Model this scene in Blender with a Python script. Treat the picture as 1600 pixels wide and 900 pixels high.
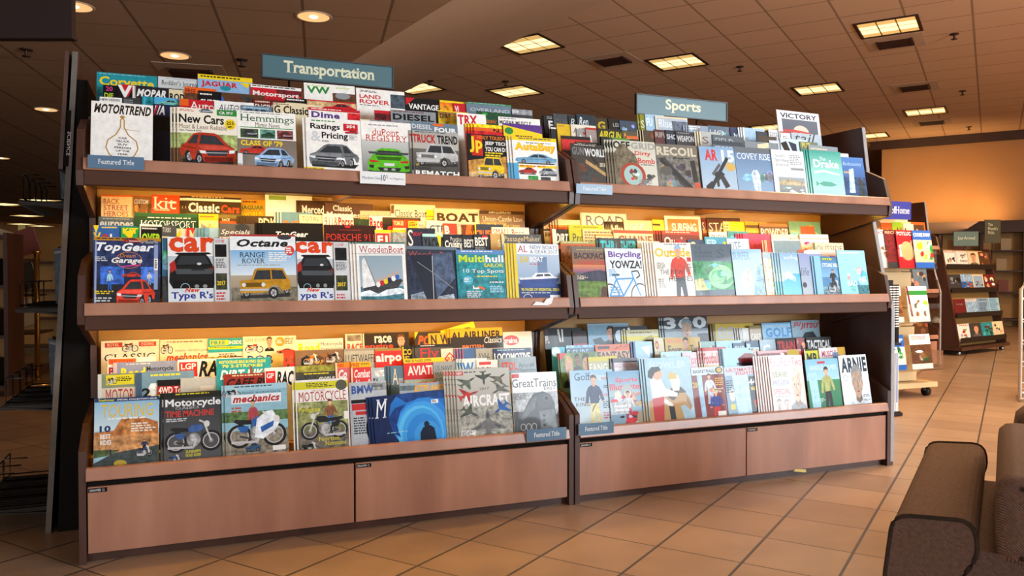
import bpy, bmesh, math, random, re
from mathutils import Vector, Matrix

# ---------------------------------------------------------------- scene, camera, light
for o in list(bpy.data.objects):
    bpy.data.objects.remove(o)
sc = bpy.context.scene
C = sc.collection
sc.view_settings.view_transform = 'Standard'
sc.view_settings.look = 'None'
sc.view_settings.exposure = 0.08
sc.view_settings.gamma = 1.0
sc.view_settings.use_curve_mapping = False
sc.cycles.use_denoising = True
sc.cycles.max_bounces = 8
sc.cycles.sample_clamp_indirect = 6.0

FPX, PITCH, HC = 1243.99, -0.0163, 0.965
cam = bpy.data.cameras.new('camera')
cam.sensor_width = 36.0
cam.lens = FPX / 1600 * 36.0
cam.clip_end = 200
camo = bpy.data.objects.new('camera', cam)
C.objects.link(camo)
camo.location = (0, 0, HC)
camo.rotation_euler = (math.pi / 2 + PITCH, 0, 0)
sc.camera = camo

world = bpy.data.worlds.new('world')
sc.world = world
world.use_nodes = True
world.node_tree.nodes['Background'].inputs[0].default_value = (1.0, 0.70, 0.46, 1)
world.node_tree.nodes['Background'].inputs[1].default_value = 0.09


def area(name, loc, target, sx, sy, watts, col):
    l = bpy.data.lights.new(name, 'AREA')
    l.shape = 'RECTANGLE'
    l.size, l.size_y = sx, sy
    l.energy = watts
    l.color = col
    o = bpy.data.objects.new(name, l)
    C.objects.link(o)
    o.location = loc
    d = Vector(target) - Vector(loc)
    o.rotation_euler = d.to_track_quat('-Z', 'Y').to_euler()
    return o


# daylight of the shop front: a long window wall to the right, behind the camera's shoulder; the rear light is an added soft fill
for k in range(4):                                   # four panes between mullions
    wy = -2.75 + 1.16 * k
    area('window_daylight_right', (6.9 + .04 * k, wy, 1.75), (-0.4, wy + 4.1, 0.9), 0.95, 2.6, 165, (0.80, 0.91, 1.0))
area('rear_fill_light', (-1.6, -6.0, 1.2), (0.0, 3.2, 0.6), 3.0, 2.0, 150, (0.95, 0.97, 1.0))
# ceiling troffers above the frame
WARM = (1.0, 0.65, 0.33)
for lx, ly in ((3.4, 5.2), (5.8, 4.4)):
    area('ceiling_lamp_glow', (lx, ly, 3.6), (lx, ly, 0), 0.58, 0.58, 120, WARM)
for lx, ly in ((8.9, 8.9), (7.6, 5.4), (10.8, 8.2)):
    area('ceiling_lamp_glow', (lx, ly, 3.6), (lx, ly, 0), 0.58, 0.58, 125, WARM)

# ---------------------------------------------------------------- geometry of the photograph
TH = 0.3935
U = Vector((math.cos(TH), math.sin(TH), 0))
V = Vector((-math.sin(TH), math.cos(TH), 0))
ORG = Vector((-1.417, 2.6383, 0))
CAM = Vector((0, 0, HC))


def fw(u, v, w):                      # fixture frame -> world
    return ORG + U * u + V * v + Vector((0, 0, w))


def ray(x, y):                        # direction through a pixel of the 1600x900 photograph
    a, b = (x - 800) / FPX, -(y - 450) / FPX
    cp, sp = math.cos(PITCH), math.sin(PITCH)
    return Vector((a, cp - b * sp, sp + b * cp))


def at_h(x, y, h):                    # point at height h seen at a pixel
    d = ray(x, y)
    return CAM + d * ((h - HC) / d.z)


def at_d(x, y, dist):                 # point at forward distance
    d = ray(x, y)
    return CAM + d * (dist / d.y)


def at_row(x, y, v0, w0, tan):        # (u, w) on a leaning row plane v = v0 + (w-w0)*tan
    d = ray(x, y)
    c = CAM - ORG
    cv, cw = c.dot(V), CAM.z
    t = (v0 - cv + (cw - w0) * tan) / (d.dot(V) - d.z * tan)
    p = CAM + d * t
    return (p - ORG).dot(U), p.z


# ---------------------------------------------------------------- materials
def lin(c):
    c = c / 255.0
    return c / 12.92 if c <= 0.04045 else ((c + 0.055) / 1.055) ** 2.4


def hexc(h):
    h = h.lstrip('#')
    return tuple(lin(int(h[i:i + 2], 16)) for i in (0, 2, 4))


PAL = {k: hexc(v) for k, v in dict(
    w='f2efe9', k='121214', r='c8202a', y='f0d020', b='2b62b8', n='1b2747', g='2f8a3c', o='e8641e', t='1f8f9a',
    c='9fd0e2', a='8e9296', l='cfd2d2', d='3b3d40', m='6e1f24', p='5a3584', e='e6d5b0', s='d9a27e', B='5b3a24',
    G='1f4d31', P='d13a86', K='b58a3c', L='b4cf2b', S='8fb4d8', T='c9a878', C='4fa9d8', D='24222a', W='ffffff',
    h='6b7f8f', H='46545f', q='8c5a34', v='74c0b4').items()}


def col(c):
    if c in PAL:
        return PAL[c]
    return hexc(c)


def new_mat(name, rgb, rough=0.5, metal=0.0, spec=0.5):
    m = bpy.data.materials.new(name)
    m.use_nodes = True
    b = m.node_tree.nodes['Principled BSDF']
    b.inputs['Base Color'].default_value = (*rgb, 1)
    b.inputs['Roughness'].default_value = rough
    b.inputs['Metallic'].default_value = metal
    b.inputs['Specular IOR Level'].default_value = spec
    return m


def noisy(name, c1, c2, scale=8, rough=0.5, stretch=(1, 1, 1), metal=0.0, bump=0.0, spec=0.5, detail=5, coord='Object', rrange=None):
    m = new_mat(name, c1, rough, metal, spec)
    nt = m.node_tree
    b = nt.nodes['Principled BSDF']
    tc = nt.nodes.new('ShaderNodeTexCoord')
    mp = nt.nodes.new('ShaderNodeMapping')
    mp.inputs['Scale'].default_value = stretch
    nz = nt.nodes.new('ShaderNodeTexNoise')
    nz.inputs['Scale'].default_value = scale
    nz.inputs['Detail'].default_value = detail
    rp = nt.nodes.new('ShaderNodeValToRGB')
    rp.color_ramp.elements[0].color = (*c1, 1)
    rp.color_ramp.elements[1].color = (*c2, 1)
    rp.color_ramp.elements[0].position = 0.3
    rp.color_ramp.elements[1].position = 0.7
    L = nt.links.new
    L(tc.outputs[coord], mp.inputs[0])
    L(mp.outputs[0], nz.inputs['Vector'])
    L(nz.outputs['Fac'], rp.inputs[0])
    L(rp.outputs[0], b.inputs['Base Color'])
    if rrange:
        mr = nt.nodes.new('ShaderNodeMapRange')
        mr.inputs['To Min'].default_value, mr.inputs['To Max'].default_value = rrange
        L(nz.outputs['Fac'], mr.inputs[0])
        L(mr.outputs[0], b.inputs['Roughness'])
    if bump:
        bp = nt.nodes.new('ShaderNodeBump')
        bp.inputs['Strength'].default_value = bump
        bp.inputs['Distance'].default_value = 0.002
        L(nz.outputs['Fac'], bp.inputs['Height'])
        L(bp.outputs[0], b.inputs['Normal'])
    return m


def emit_mat(name, rgb, strength):
    m = new_mat(name, rgb, 0.5)
    b = m.node_tree.nodes['Principled BSDF']
    b.inputs['Emission Color'].default_value = (*rgb, 1)
    b.inputs['Emission Strength'].default_value = strength
    return m


def print_mat(name, rough, spec, coat):
    """printed paper: colour attribute 'ink'; its alpha says how photographic (mottled) the print is"""
    m = new_mat(name, (1, 1, 1), rough, 0, spec)
    nt = m.node_tree
    b = nt.nodes['Principled BSDF']
    at = nt.nodes.new('ShaderNodeVertexColor')
    at.layer_name = 'ink'
    tc = nt.nodes.new('ShaderNodeTexCoord')
    nz = nt.nodes.new('ShaderNodeTexNoise')
    nz.inputs['Scale'].default_value = 45
    nz.inputs['Detail'].default_value = 5
    nz.inputs['Roughness'].default_value = 0.62
    mr = nt.nodes.new('ShaderNodeMapRange')
    mr.inputs['From Min'].default_value, mr.inputs['From Max'].default_value = 0.32, 0.68
    mr.inputs['To Min'].default_value, mr.inputs['To Max'].default_value = 0.12, 2.1
    mx = nt.nodes.new('ShaderNodeMix')
    mx.data_type = 'FLOAT'
    mul = nt.nodes.new('ShaderNodeVectorMath')
    mul.operation = 'SCALE'
    L = nt.links.new
    L(tc.outputs['Object'], nz.inputs['Vector'])
    L(nz.outputs['Fac'], mr.inputs[0])
    L(at.outputs['Alpha'], mx.inputs[0])
    L(mr.outputs[0], mx.inputs[2])
    mx.inputs[3].default_value = 1.0
    L(at.outputs['Color'], mul.inputs[0])
    L(mx.outputs[0], mul.inputs['Scale'])
    L(mul.outputs[0], b.inputs['Base Color'])
    b.inputs['Coat Weight'].default_value = coat
    b.inputs['Coat Roughness'].default_value = 0.05
    return m


M = {}
M['cover'] = print_mat('glossy_cover_paper', 0.42, 0.22, 0.23)
M['print'] = print_mat('printed_board', 0.5, 0.4, 0.0)
M['pages'] = noisy('page_edges', (0.62, 0.58, 0.5), (0.75, 0.72, 0.66), 30, 0.8, (1, 60, 1))
M['wood'] = noisy('reddish_maple', (0.325, 0.150, 0.096), (0.465, 0.226, 0.146), 9, 0.3, (1, 1, 0.16), bump=0.05, rrange=(0.24, 0.36))
M['dark_wood'] = noisy('dark_mahogany', (0.050, 0.020, 0.013), (0.085, 0.034, 0.022), 9, 0.38, (1, 1, 0.15))
M['fascia'] = noisy('brown_fascia', (0.060, 0.024, 0.014), (0.085, 0.034, 0.019), 9, 0.55, (0.2, 0.2, 1), spec=.2)
M['inner'] = noisy('cabinet_back_board', (0.48, 0.25, 0.07), (0.56, 0.295, 0.085), 6, 0.55, (1, 1, 0.25))
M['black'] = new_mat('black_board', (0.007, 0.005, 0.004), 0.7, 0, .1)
M['black_plastic'] = new_mat('black_plastic', (0.018, 0.013, 0.010), 0.5, 0, .25)
M['edge'] = noisy('dim_edge_banding', (0.10, 0.085, 0.07), (0.15, 0.125, 0.105), 20, 0.5)  # same banding, darker to carry the dim light at the left end
M['edge_lit'] = noisy('window_lit_edge_banding', (0.26, 0.26, 0.27), (0.32, 0.32, 0.33), 20, 0.35)  # lighter copy: window light on the right edge put into the colour
M['sign'] = noisy('teal_sign_board', (0.062, 0.142, 0.168), (0.07, 0.158, 0.185), 5, 0.4)
M['sign_frame'] = new_mat('dark_sign_frame', (0.03, 0.035, 0.035), 0.45)
M['cream'] = new_mat('cream_lettering', (0.72, 0.72, 0.50), 0.5)
M['white_ink'] = new_mat('white_lettering', (0.85, 0.87, 0.88), 0.5)
M['plaque'] = noisy('blue_plaque', (0.085, 0.165, 0.26), (0.10, 0.185, 0.285), 6, 0.3)
M['wire'] = new_mat('black_wire', (0.02, 0.018, 0.016), 0.35, 0.6)
M['white_wire'] = new_mat('white_coated_wire', (0.75, 0.74, 0.72), 0.4)
M['brass'] = new_mat('brass', (0.55, 0.36, 0.12), 0.25, 1.0)
M['maple'] = noisy('pale_maple_board', (0.60, 0.43, 0.22), (0.70, 0.52, 0.29), 6, 0.45, (0.3, 0.3, 1))
M['paper'] = new_mat('white_paper', (0.8, 0.8, 0.78), 0.6)
M['steel'] = new_mat('steel', (0.5, 0.5, 0.5), 0.3, 1.0)
M['trim'] = noisy('dark_brown_moulding', (0.030, 0.010, 0.006), (0.045, 0.016, 0.010), 6, 0.5)
M['maroon'] = new_mat('maroon_board', (0.018, 0.006, 0.006), 0.55)
M['wall'] = noisy('orange_painted_wall', (0.52, 0.27, 0.10), (0.56, 0.30, 0.115), 2, 0.7)
M['plaster'] = noisy('tan_plaster', (0.62, 0.47, 0.33), (0.65, 0.49, 0.345), 2, 0.8)
M['tube'] = emit_mat('warm_tube_light', (1.0, 0.58, 0.07), 40.0)
M['lens'] = emit_mat('troffer_lens', (1.0, 0.66, 0.22), 0.55)
M['lens_hot'] = emit_mat('troffer_lens_over_tube', (1.0, 0.82, 0.42), 1.35)
M['can'] = emit_mat('downlight_reflector', (1.0, 0.62, 0.26), 0.8)
M['bulb'] = emit_mat('downlight_bulb', (1.0, 0.8, 0.5), 2.5)
M['glass'] = new_mat('clear_acrylic', (0.9, 0.95, 0.95), 0.05)
_b = M['glass'].node_tree.nodes['Principled BSDF']
_b.inputs['Transmission Weight'].default_value = 1.0
_b.inputs['IOR'].default_value = 1.1
_b.inputs['Alpha'].default_value = 0.35


def fabric():
    m = new_mat('brown_woven_upholstery', (0.1, 0.05, 0.03), 0.9)
    nt = m.node_tree
    b = nt.nodes['Principled BSDF']
    tc = nt.nodes.new('ShaderNodeTexCoord')
    w = nt.nodes.new('ShaderNodeTexWave')
    w.inputs['Scale'].default_value = 130
    w.inputs['Distortion'].default_value = 3.0
    w.bands_direction = 'DIAGONAL'
    nz = nt.nodes.new('ShaderNodeTexNoise')
    nz.inputs['Scale'].default_value = 130
    nz.inputs['Detail'].default_value = 3
    mx = nt.nodes.new('ShaderNodeMath')
    mx.operation = 'MULTIPLY'
    rp = nt.nodes.new('ShaderNodeValToRGB')
    rp.color_ramp.elements[0].color = (0.10, 0.056, 0.042, 1)
    rp.color_ramp.elements[1].color = (0.29, 0.165, 0.122, 1)
    rp.color_ramp.elements[0].position = 0.08
    rp.color_ramp.elements[1].position = 0.55
    bp = nt.nodes.new('ShaderNodeBump')
    bp.inputs['Strength'].default_value = 0.5
    bp.inputs['Distance'].default_value = 0.002
    L = nt.links.new
    L(tc.outputs['Object'], w.inputs['Vector'])
    L(tc.outputs['Object'], nz.inputs['Vector'])
    L(w.outputs['Fac'], mx.inputs[0])
    L(nz.outputs['Fac'], mx.inputs[1])
    L(mx.outputs[0], rp.inputs[0])
    L(rp.outputs[0], b.inputs['Base Color'])
    L(mx.outputs[0], bp.inputs['Height'])
    L(bp.outputs[0], b.inputs['Normal'])
    return m


M['fabric'] = fabric()


def grid_mat(name, angle, off, size, g1, g2, c1, c2, grout, rough, nscale, spec=0.5, bump=0.4, w2=None):
    """square tiles laid at an angle in the floor plane, with grout lines (widths g1, g2 across the two directions)"""
    m = new_mat(name, c1, rough, 0, spec)
    nt = m.node_tree
    N, L = nt.nodes.new, nt.links.new
    b = nt.nodes['Principled BSDF']
    geo = N('ShaderNodeNewGeometry')
    masks, cells = [], []
    for k, (g, of) in enumerate(((g1, off[0]), (g2, off[1]))):
        a = angle + k * math.pi / 2
        dot = N('ShaderNodeVectorMath')
        dot.operation = 'DOT_PRODUCT'
        dot.inputs[1].default_value = (-math.sin(a), math.cos(a), 0)
        L(geo.outputs['Position'], dot.inputs[0])
        ad = N('ShaderNodeMath')
        ad.operation = 'SUBTRACT'
        ad.inputs[1].default_value = of - 200 * size * (1 if not w2 or k == 0 else w2)
        L(dot.outputs['Value'], ad.inputs[0])
        dv = N('ShaderNodeMath')
        dv.operation = 'DIVIDE'
        dv.inputs[1].default_value = size * (1 if not w2 or k == 0 else w2)
        L(ad.outputs[0], dv.inputs[0])
        fr = N('ShaderNodeMath')
        fr.operation = 'FRACT'
        L(dv.outputs[0], fr.inputs[0])
        fl = N('ShaderNodeMath')
        fl.operation = 'FLOOR'
        L(dv.outputs[0], fl.inputs[0])
        cells.append(fl)
        pp = N('ShaderNodeMath')
        pp.operation = 'PINGPONG'
        pp.inputs[1].default_value = 0.5
        L(fr.outputs[0], pp.inputs[0])
        lt = N('ShaderNodeMapRange')
        lt.interpolation_type = 'SMOOTHSTEP'
        lt.inputs['From Min'].default_value = g / size * 0.35
        lt.inputs['From Max'].default_value = g / size * 0.62
        L(pp.outputs[0], lt.inputs[0])
        masks.append(lt)
    mul = N('ShaderNodeMath')
    mul.operation = 'MULTIPLY'
    L(masks[0].outputs[0], mul.inputs[0])
    L(masks[1].outputs[0], mul.inputs[1])
    cb = N('ShaderNodeCombineXYZ')
    L(cells[0].outputs[0], cb.inputs[0])
    L(cells[1].outputs[0], cb.inputs[1])
    wn = N('ShaderNodeTexWhiteNoise')
    L(cb.outputs[0], wn.inputs['Vector'])
    nz = N('ShaderNodeTexNoise')
    nz.inputs['Scale'].default_value = nscale
    nz.inputs['Detail'].default_value = 6
    L(geo.outputs['Position'], nz.inputs['Vector'])
    mix0 = N('ShaderNodeMath')
    mix0.operation = 'MULTIPLY_ADD'
    mix0.inputs[1].default_value = 0.35
    L(wn.outputs['Value'], mix0.inputs[0])
    sub = N('ShaderNodeMath')
    sub.operation = 'SUBTRACT'
    sub.inputs[1].default_value = 0.17
    L(nz.outputs['Fac'], sub.inputs[0])
    L(sub.outputs[0], mix0.inputs[2])
    rp = N('ShaderNodeValToRGB')
    rp.color_ramp.elements[0].color = (*c1, 1)
    rp.color_ramp.elements[1].color = (*c2, 1)
    rp.color_ramp.elements[0].position = 0.3
    rp.color_ramp.elements[1].position = 0.7
    L(mix0.outputs[0], rp.inputs[0])
    mx = N('ShaderNodeMix')
    mx.data_type = 'RGBA'
    mx.inputs[6].default_value = (*grout, 1)
    L(mul.outputs[0], mx.inputs[0])
    L(rp.outputs[0], mx.inputs[7])
    L(mx.outputs[2], b.inputs['Base Color'])
    bp = N('ShaderNodeBump')
    bp.inputs['Strength'].default_value = bump
    bp.inputs['Distance'].default_value = 0.004
    L(mul.outputs[0], bp.inputs['Height'])
    L(bp.outputs[0], b.inputs['Normal'])
    return m


A_ANG = math.radians(58.2)
M['floor'] = grid_mat('terracotta_floor_tile', math.radians(57.9), (0.157, -0.25), 0.301, 0.010, 0.006,
                      (0.315, 0.205, 0.135), (0.41, 0.275, 0.182), (0.075, 0.056, 0.046), 0.34, 3.5, 0.5)
M['ceiling_high'] = grid_mat('acoustic_ceiling_tile', math.radians(58.9), (0.2, 0.1), 0.61, 0.022, 0.018,
                             (0.68, 0.49, 0.335), (0.71, 0.515, 0.355), (0.36, 0.25, 0.165), 0.9, 1.0, 0.1, 0.2)  # pale tiles with the warm lamp light put into their colour
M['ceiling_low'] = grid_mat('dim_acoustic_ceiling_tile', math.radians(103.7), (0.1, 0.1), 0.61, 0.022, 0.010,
                            (0.52, 0.37, 0.245), (0.55, 0.39, 0.26), (0.27, 0.18, 0.115), 0.9, 1.0, 0.1, 0.2)  # darker tile copy, dim warm light carried in its colour

# ---------------------------------------------------------------- mesh helpers
TEXT = {}


def text_shape(s, style=''):
    """glyph outlines of the built-in font as flat triangles, normalised to their bounding box"""
    key = (s, style)
    if key in TEXT:
        return TEXT[key]
    cu = bpy.data.curves.new('lettering', 'FONT')
    cu.body = s
    cu.resolution_u = 3 if 'q' in style else 2
    if 'b' in style:
        cu.offset = 0.026
    if 'B' in style:
        cu.offset = 0.04
        cu.space_character = 1.08
    if 'i' in style:
        cu.shear = 0.28
    o = bpy.data.objects.new('lettering', cu)
    me = o.to_mesh()
    vs = [(v.co.x, v.co.y) for v in me.vertices]
    fs = [tuple(p.vertices) for p in me.polygons]
    if 's' in style:                                   # slab serifs on the ends of the stems
        cnt = {}
        for f in fs:
            for a, b in zip(f, f[1:] + f[:1]):
                e = (min(a, b), max(a, b))
                cnt[e] = cnt.get(e, 0) + 1
        for (a, b), n in list(cnt.items()):
            if n != 1:
                continue
            xa, ya = vs[a]
            xb, yb = vs[b]
            if abs(ya - yb) < 0.004 and 0.045 < abs(xa - xb) < 0.17:
                x0, x1 = min(xa, xb) - 0.06, max(xa, xb) + 0.06
                ups = [vs[i][1] for f in fs if a in f or b in f for i in f]
                dn = 1 if sum(ups) / len(ups) > ya else -1
                k = len(vs)
                y0, y1 = sorted((ya, ya + dn * 0.042))
                vs += [(x0, y0), (x1, y0), (x1, y1), (x0, y1)]
                fs.append((k, k + 1, k + 2, k + 3))
    o.to_mesh_clear()
    bpy.data.objects.remove(o)
    bpy.data.curves.remove(cu)
    if not vs:
        vs, fs = [(0, 0), (1, 0), (0, 1)], [(0, 1, 2)]
    x0, x1 = min(v[0] for v in vs), max(v[0] for v in vs)
    y0, y1 = min(v[1] for v in vs), max(v[1] for v in vs)
    out = ([((x - x0) / (x1 - x0), (y - y0) / max(y1 - y0, 1e-6)) for x, y in vs], fs, (x1 - x0) / max(y1 - y0, 1e-6))
    TEXT[key] = out
    return out


class MB:
    """collects faces; build() links them as ONE mesh object"""

    def __init__(self):
        self.v, self.f, self.c, self.m, self.sm = [], [], [], [], []

    def face(self, pts, c=(1, 1, 1), a=1.0, mi=0, smooth=False, cols=None):
        k = len(self.v)
        self.v += [tuple(p) for p in pts]
        self.f.append(tuple(range(k, k + len(pts))))
        self.c.append(cols if cols else [(*c, a)] * len(pts))
        self.m.append(mi)
        self.sm.append(smooth)

    def raw(self, vs, fs, c=(1, 1, 1), a=1.0, mi=0, smooth=False):
        k = len(self.v)
        self.v += [tuple(p) for p in vs]
        for f in fs:
            self.f.append(tuple(i + k for i in f))
            self.c.append([(*c, a)] * len(f))
            self.m.append(mi)
            self.sm.append(smooth)

    def box(self, x0, x1, y0, y1, z0, z1, c=(1, 1, 1), a=1.0, mi=0, T=None, bev=0.0):
        if bev:
            b = bev
            self.prism([(x0 + b, z0), (x1 - b, z0), (x1, z0 + b), (x1, z1 - b), (x1 - b, z1), (x0 + b, z1), (x0, z1 - b), (x0, z0 + b)],
                       y0, y1, 'y', c, a, mi, T)
            return
        vs = [(x, y, z) for z in (z0, z1) for y in (y0, y1) for x in (x0, x1)]
        fs = [(0, 2, 3, 1), (4, 5, 7, 6), (0, 1, 5, 4), (2, 6, 7, 3), (0, 4, 6, 2), (1, 3, 7, 5)]
        if T:
            vs = [T(*p) for p in vs]
        self.raw(vs, fs, c, a, mi)

    def prism(self, prof, e0, e1, axis='x', c=(1, 1, 1), a=1.0, mi=0, T=None, smooth=False):
        """profile extruded along an axis: 'x' profile=(y,z), 'y' profile=(x,z), 'z' profile=(x,y)"""
        n = len(prof)
        vs = []
        for e in (e0, e1):
            for p, q in prof:
                vs.append((e, p, q) if axis == 'x' else (p, e, q) if axis == 'y' else (p, q, e))
        if T:
            vs = [T(*p) for p in vs]
        k = len(self.v)
        self.raw(vs, [tuple(range(n)), tuple(range(2 * n - 1, n - 1, -1))], c, a, mi)
        self.v = self.v[:k + 2 * n]
        for i in range(n):
            j = (i + 1) % n
            self.f.append((k + i, k + j, k + n + j, k + n + i))
            self.c.append([(*c, a)] * 4)
            self.m.append(mi)
            self.sm.append(smooth)

    def tube(self, pts, r, n=6, mi=0, c=(1, 1, 1), closed=False):
        pts = [Vector(p) for p in pts]
        rings = []
        for i, p in enumerate(pts):
            a = pts[i - 1] if (i or closed) else p
            b = pts[(i + 1) % len(pts)] if (i + 1 < len(pts) or closed) else p
            d = (b - a).normalized()
            ref = Vector((0, 0, 1)) if abs(d.z) < 0.9 else Vector((1, 0, 0))
            s = d.cross(ref).normalized()
            t = s.cross(d)
            rings.append([p + (s * math.cos(q) + t * math.sin(q)) * r for q in (2 * math.pi * j / n for j in range(n))])
        k = len(self.v)
        vs = [q for rg in rings for q in rg]
        fs = []
        m = len(pts)
        for i in range(m if closed else m - 1):
            for j in range(n):
                i2, j2 = (i + 1) % m, (j + 1) % n
                fs.append((i * n + j, i * n + j2, i2 * n + j2, i2 * n + j))
        if not closed:
            fs += [tuple(range(n))[::-1], tuple(range((m - 1) * n, m * n))]
        self.raw(vs, fs, c, 1.0, mi, True)

    def lathe(self, prof, n=20, T=None, c=(1, 1, 1), mi=0):
        vs, fs = [], []
        for r, z in prof:
            for j in range(n):
                q = 2 * math.pi * j / n
                p = (r * math.cos(q), r * math.sin(q), z)
                vs.append(T(*p) if T else p)
        for i in range(len(prof) - 1):
            for j in range(n):
                j2 = (j + 1) % n
                fs.append((i * n + j, i * n + j2, (i + 1) * n + j2, (i + 1) * n + j))
        self.raw(vs, fs, c, 1.0, mi, True)

    def text(self, s, origin, ex, ey, w, h, mi=0, c=(1, 1, 1), style='', depth=0.0):
        vs, fs, _ = text_shape(s, style)
        o, ex, ey = Vector(origin), Vector(ex), Vector(ey)
        self.raw([o + ex * (x * w) + ey * (y * h) for x, y in vs], fs, c, 1.0, mi)

    def build(self, name, mats, parent=None, ink=False):
        me = bpy.data.meshes.new(name)
        me.from_pydata([tuple(p) for p in self.v], [], self.f)
        for m in (mats if isinstance(mats, (list, tuple)) else [mats]):
            me.materials.append(m)
        me.polygons.foreach_set('material_index', self.m)
        me.polygons.foreach_set('use_smooth', self.sm)
        if ink:
            at = me.color_attributes.new('ink', 'FLOAT_COLOR', 'CORNER')
            flat = [x for f in self.c for q in f for x in q]
            at.data.foreach_set('color', flat)
        me.update()
        o = bpy.data.objects.new(name, me)
        C.objects.link(o)
        if parent:
            o.parent = parent
        return o


def tag(o, label, cat, group=None, kind=None):
    o['label'], o['category'] = label, cat
    if group:
        o['group'] = group
    if kind:
        o['kind'] = kind
    return o


def thing(name, label, cat, loc=(0, 0, 0), rz=0.0, group=None):
    o = bpy.data.objects.new(name, None)
    o.empty_display_size = 0.05
    C.objects.link(o)
    o.location = loc
    o.rotation_euler = (0, 0, rz)
    return tag(o, label, cat, group)


def struct(name, mb, mats, label, cat):
    o = mb.build(name, mats)
    return tag(o, label, cat, None, 'structure')


def copy_tree(o, parent=None):
    c = o.copy()
    C.objects.link(c)
    if parent:
        c.parent = parent
    for ch in list(o.children):
        copy_tree(ch, c)
    return c

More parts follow.
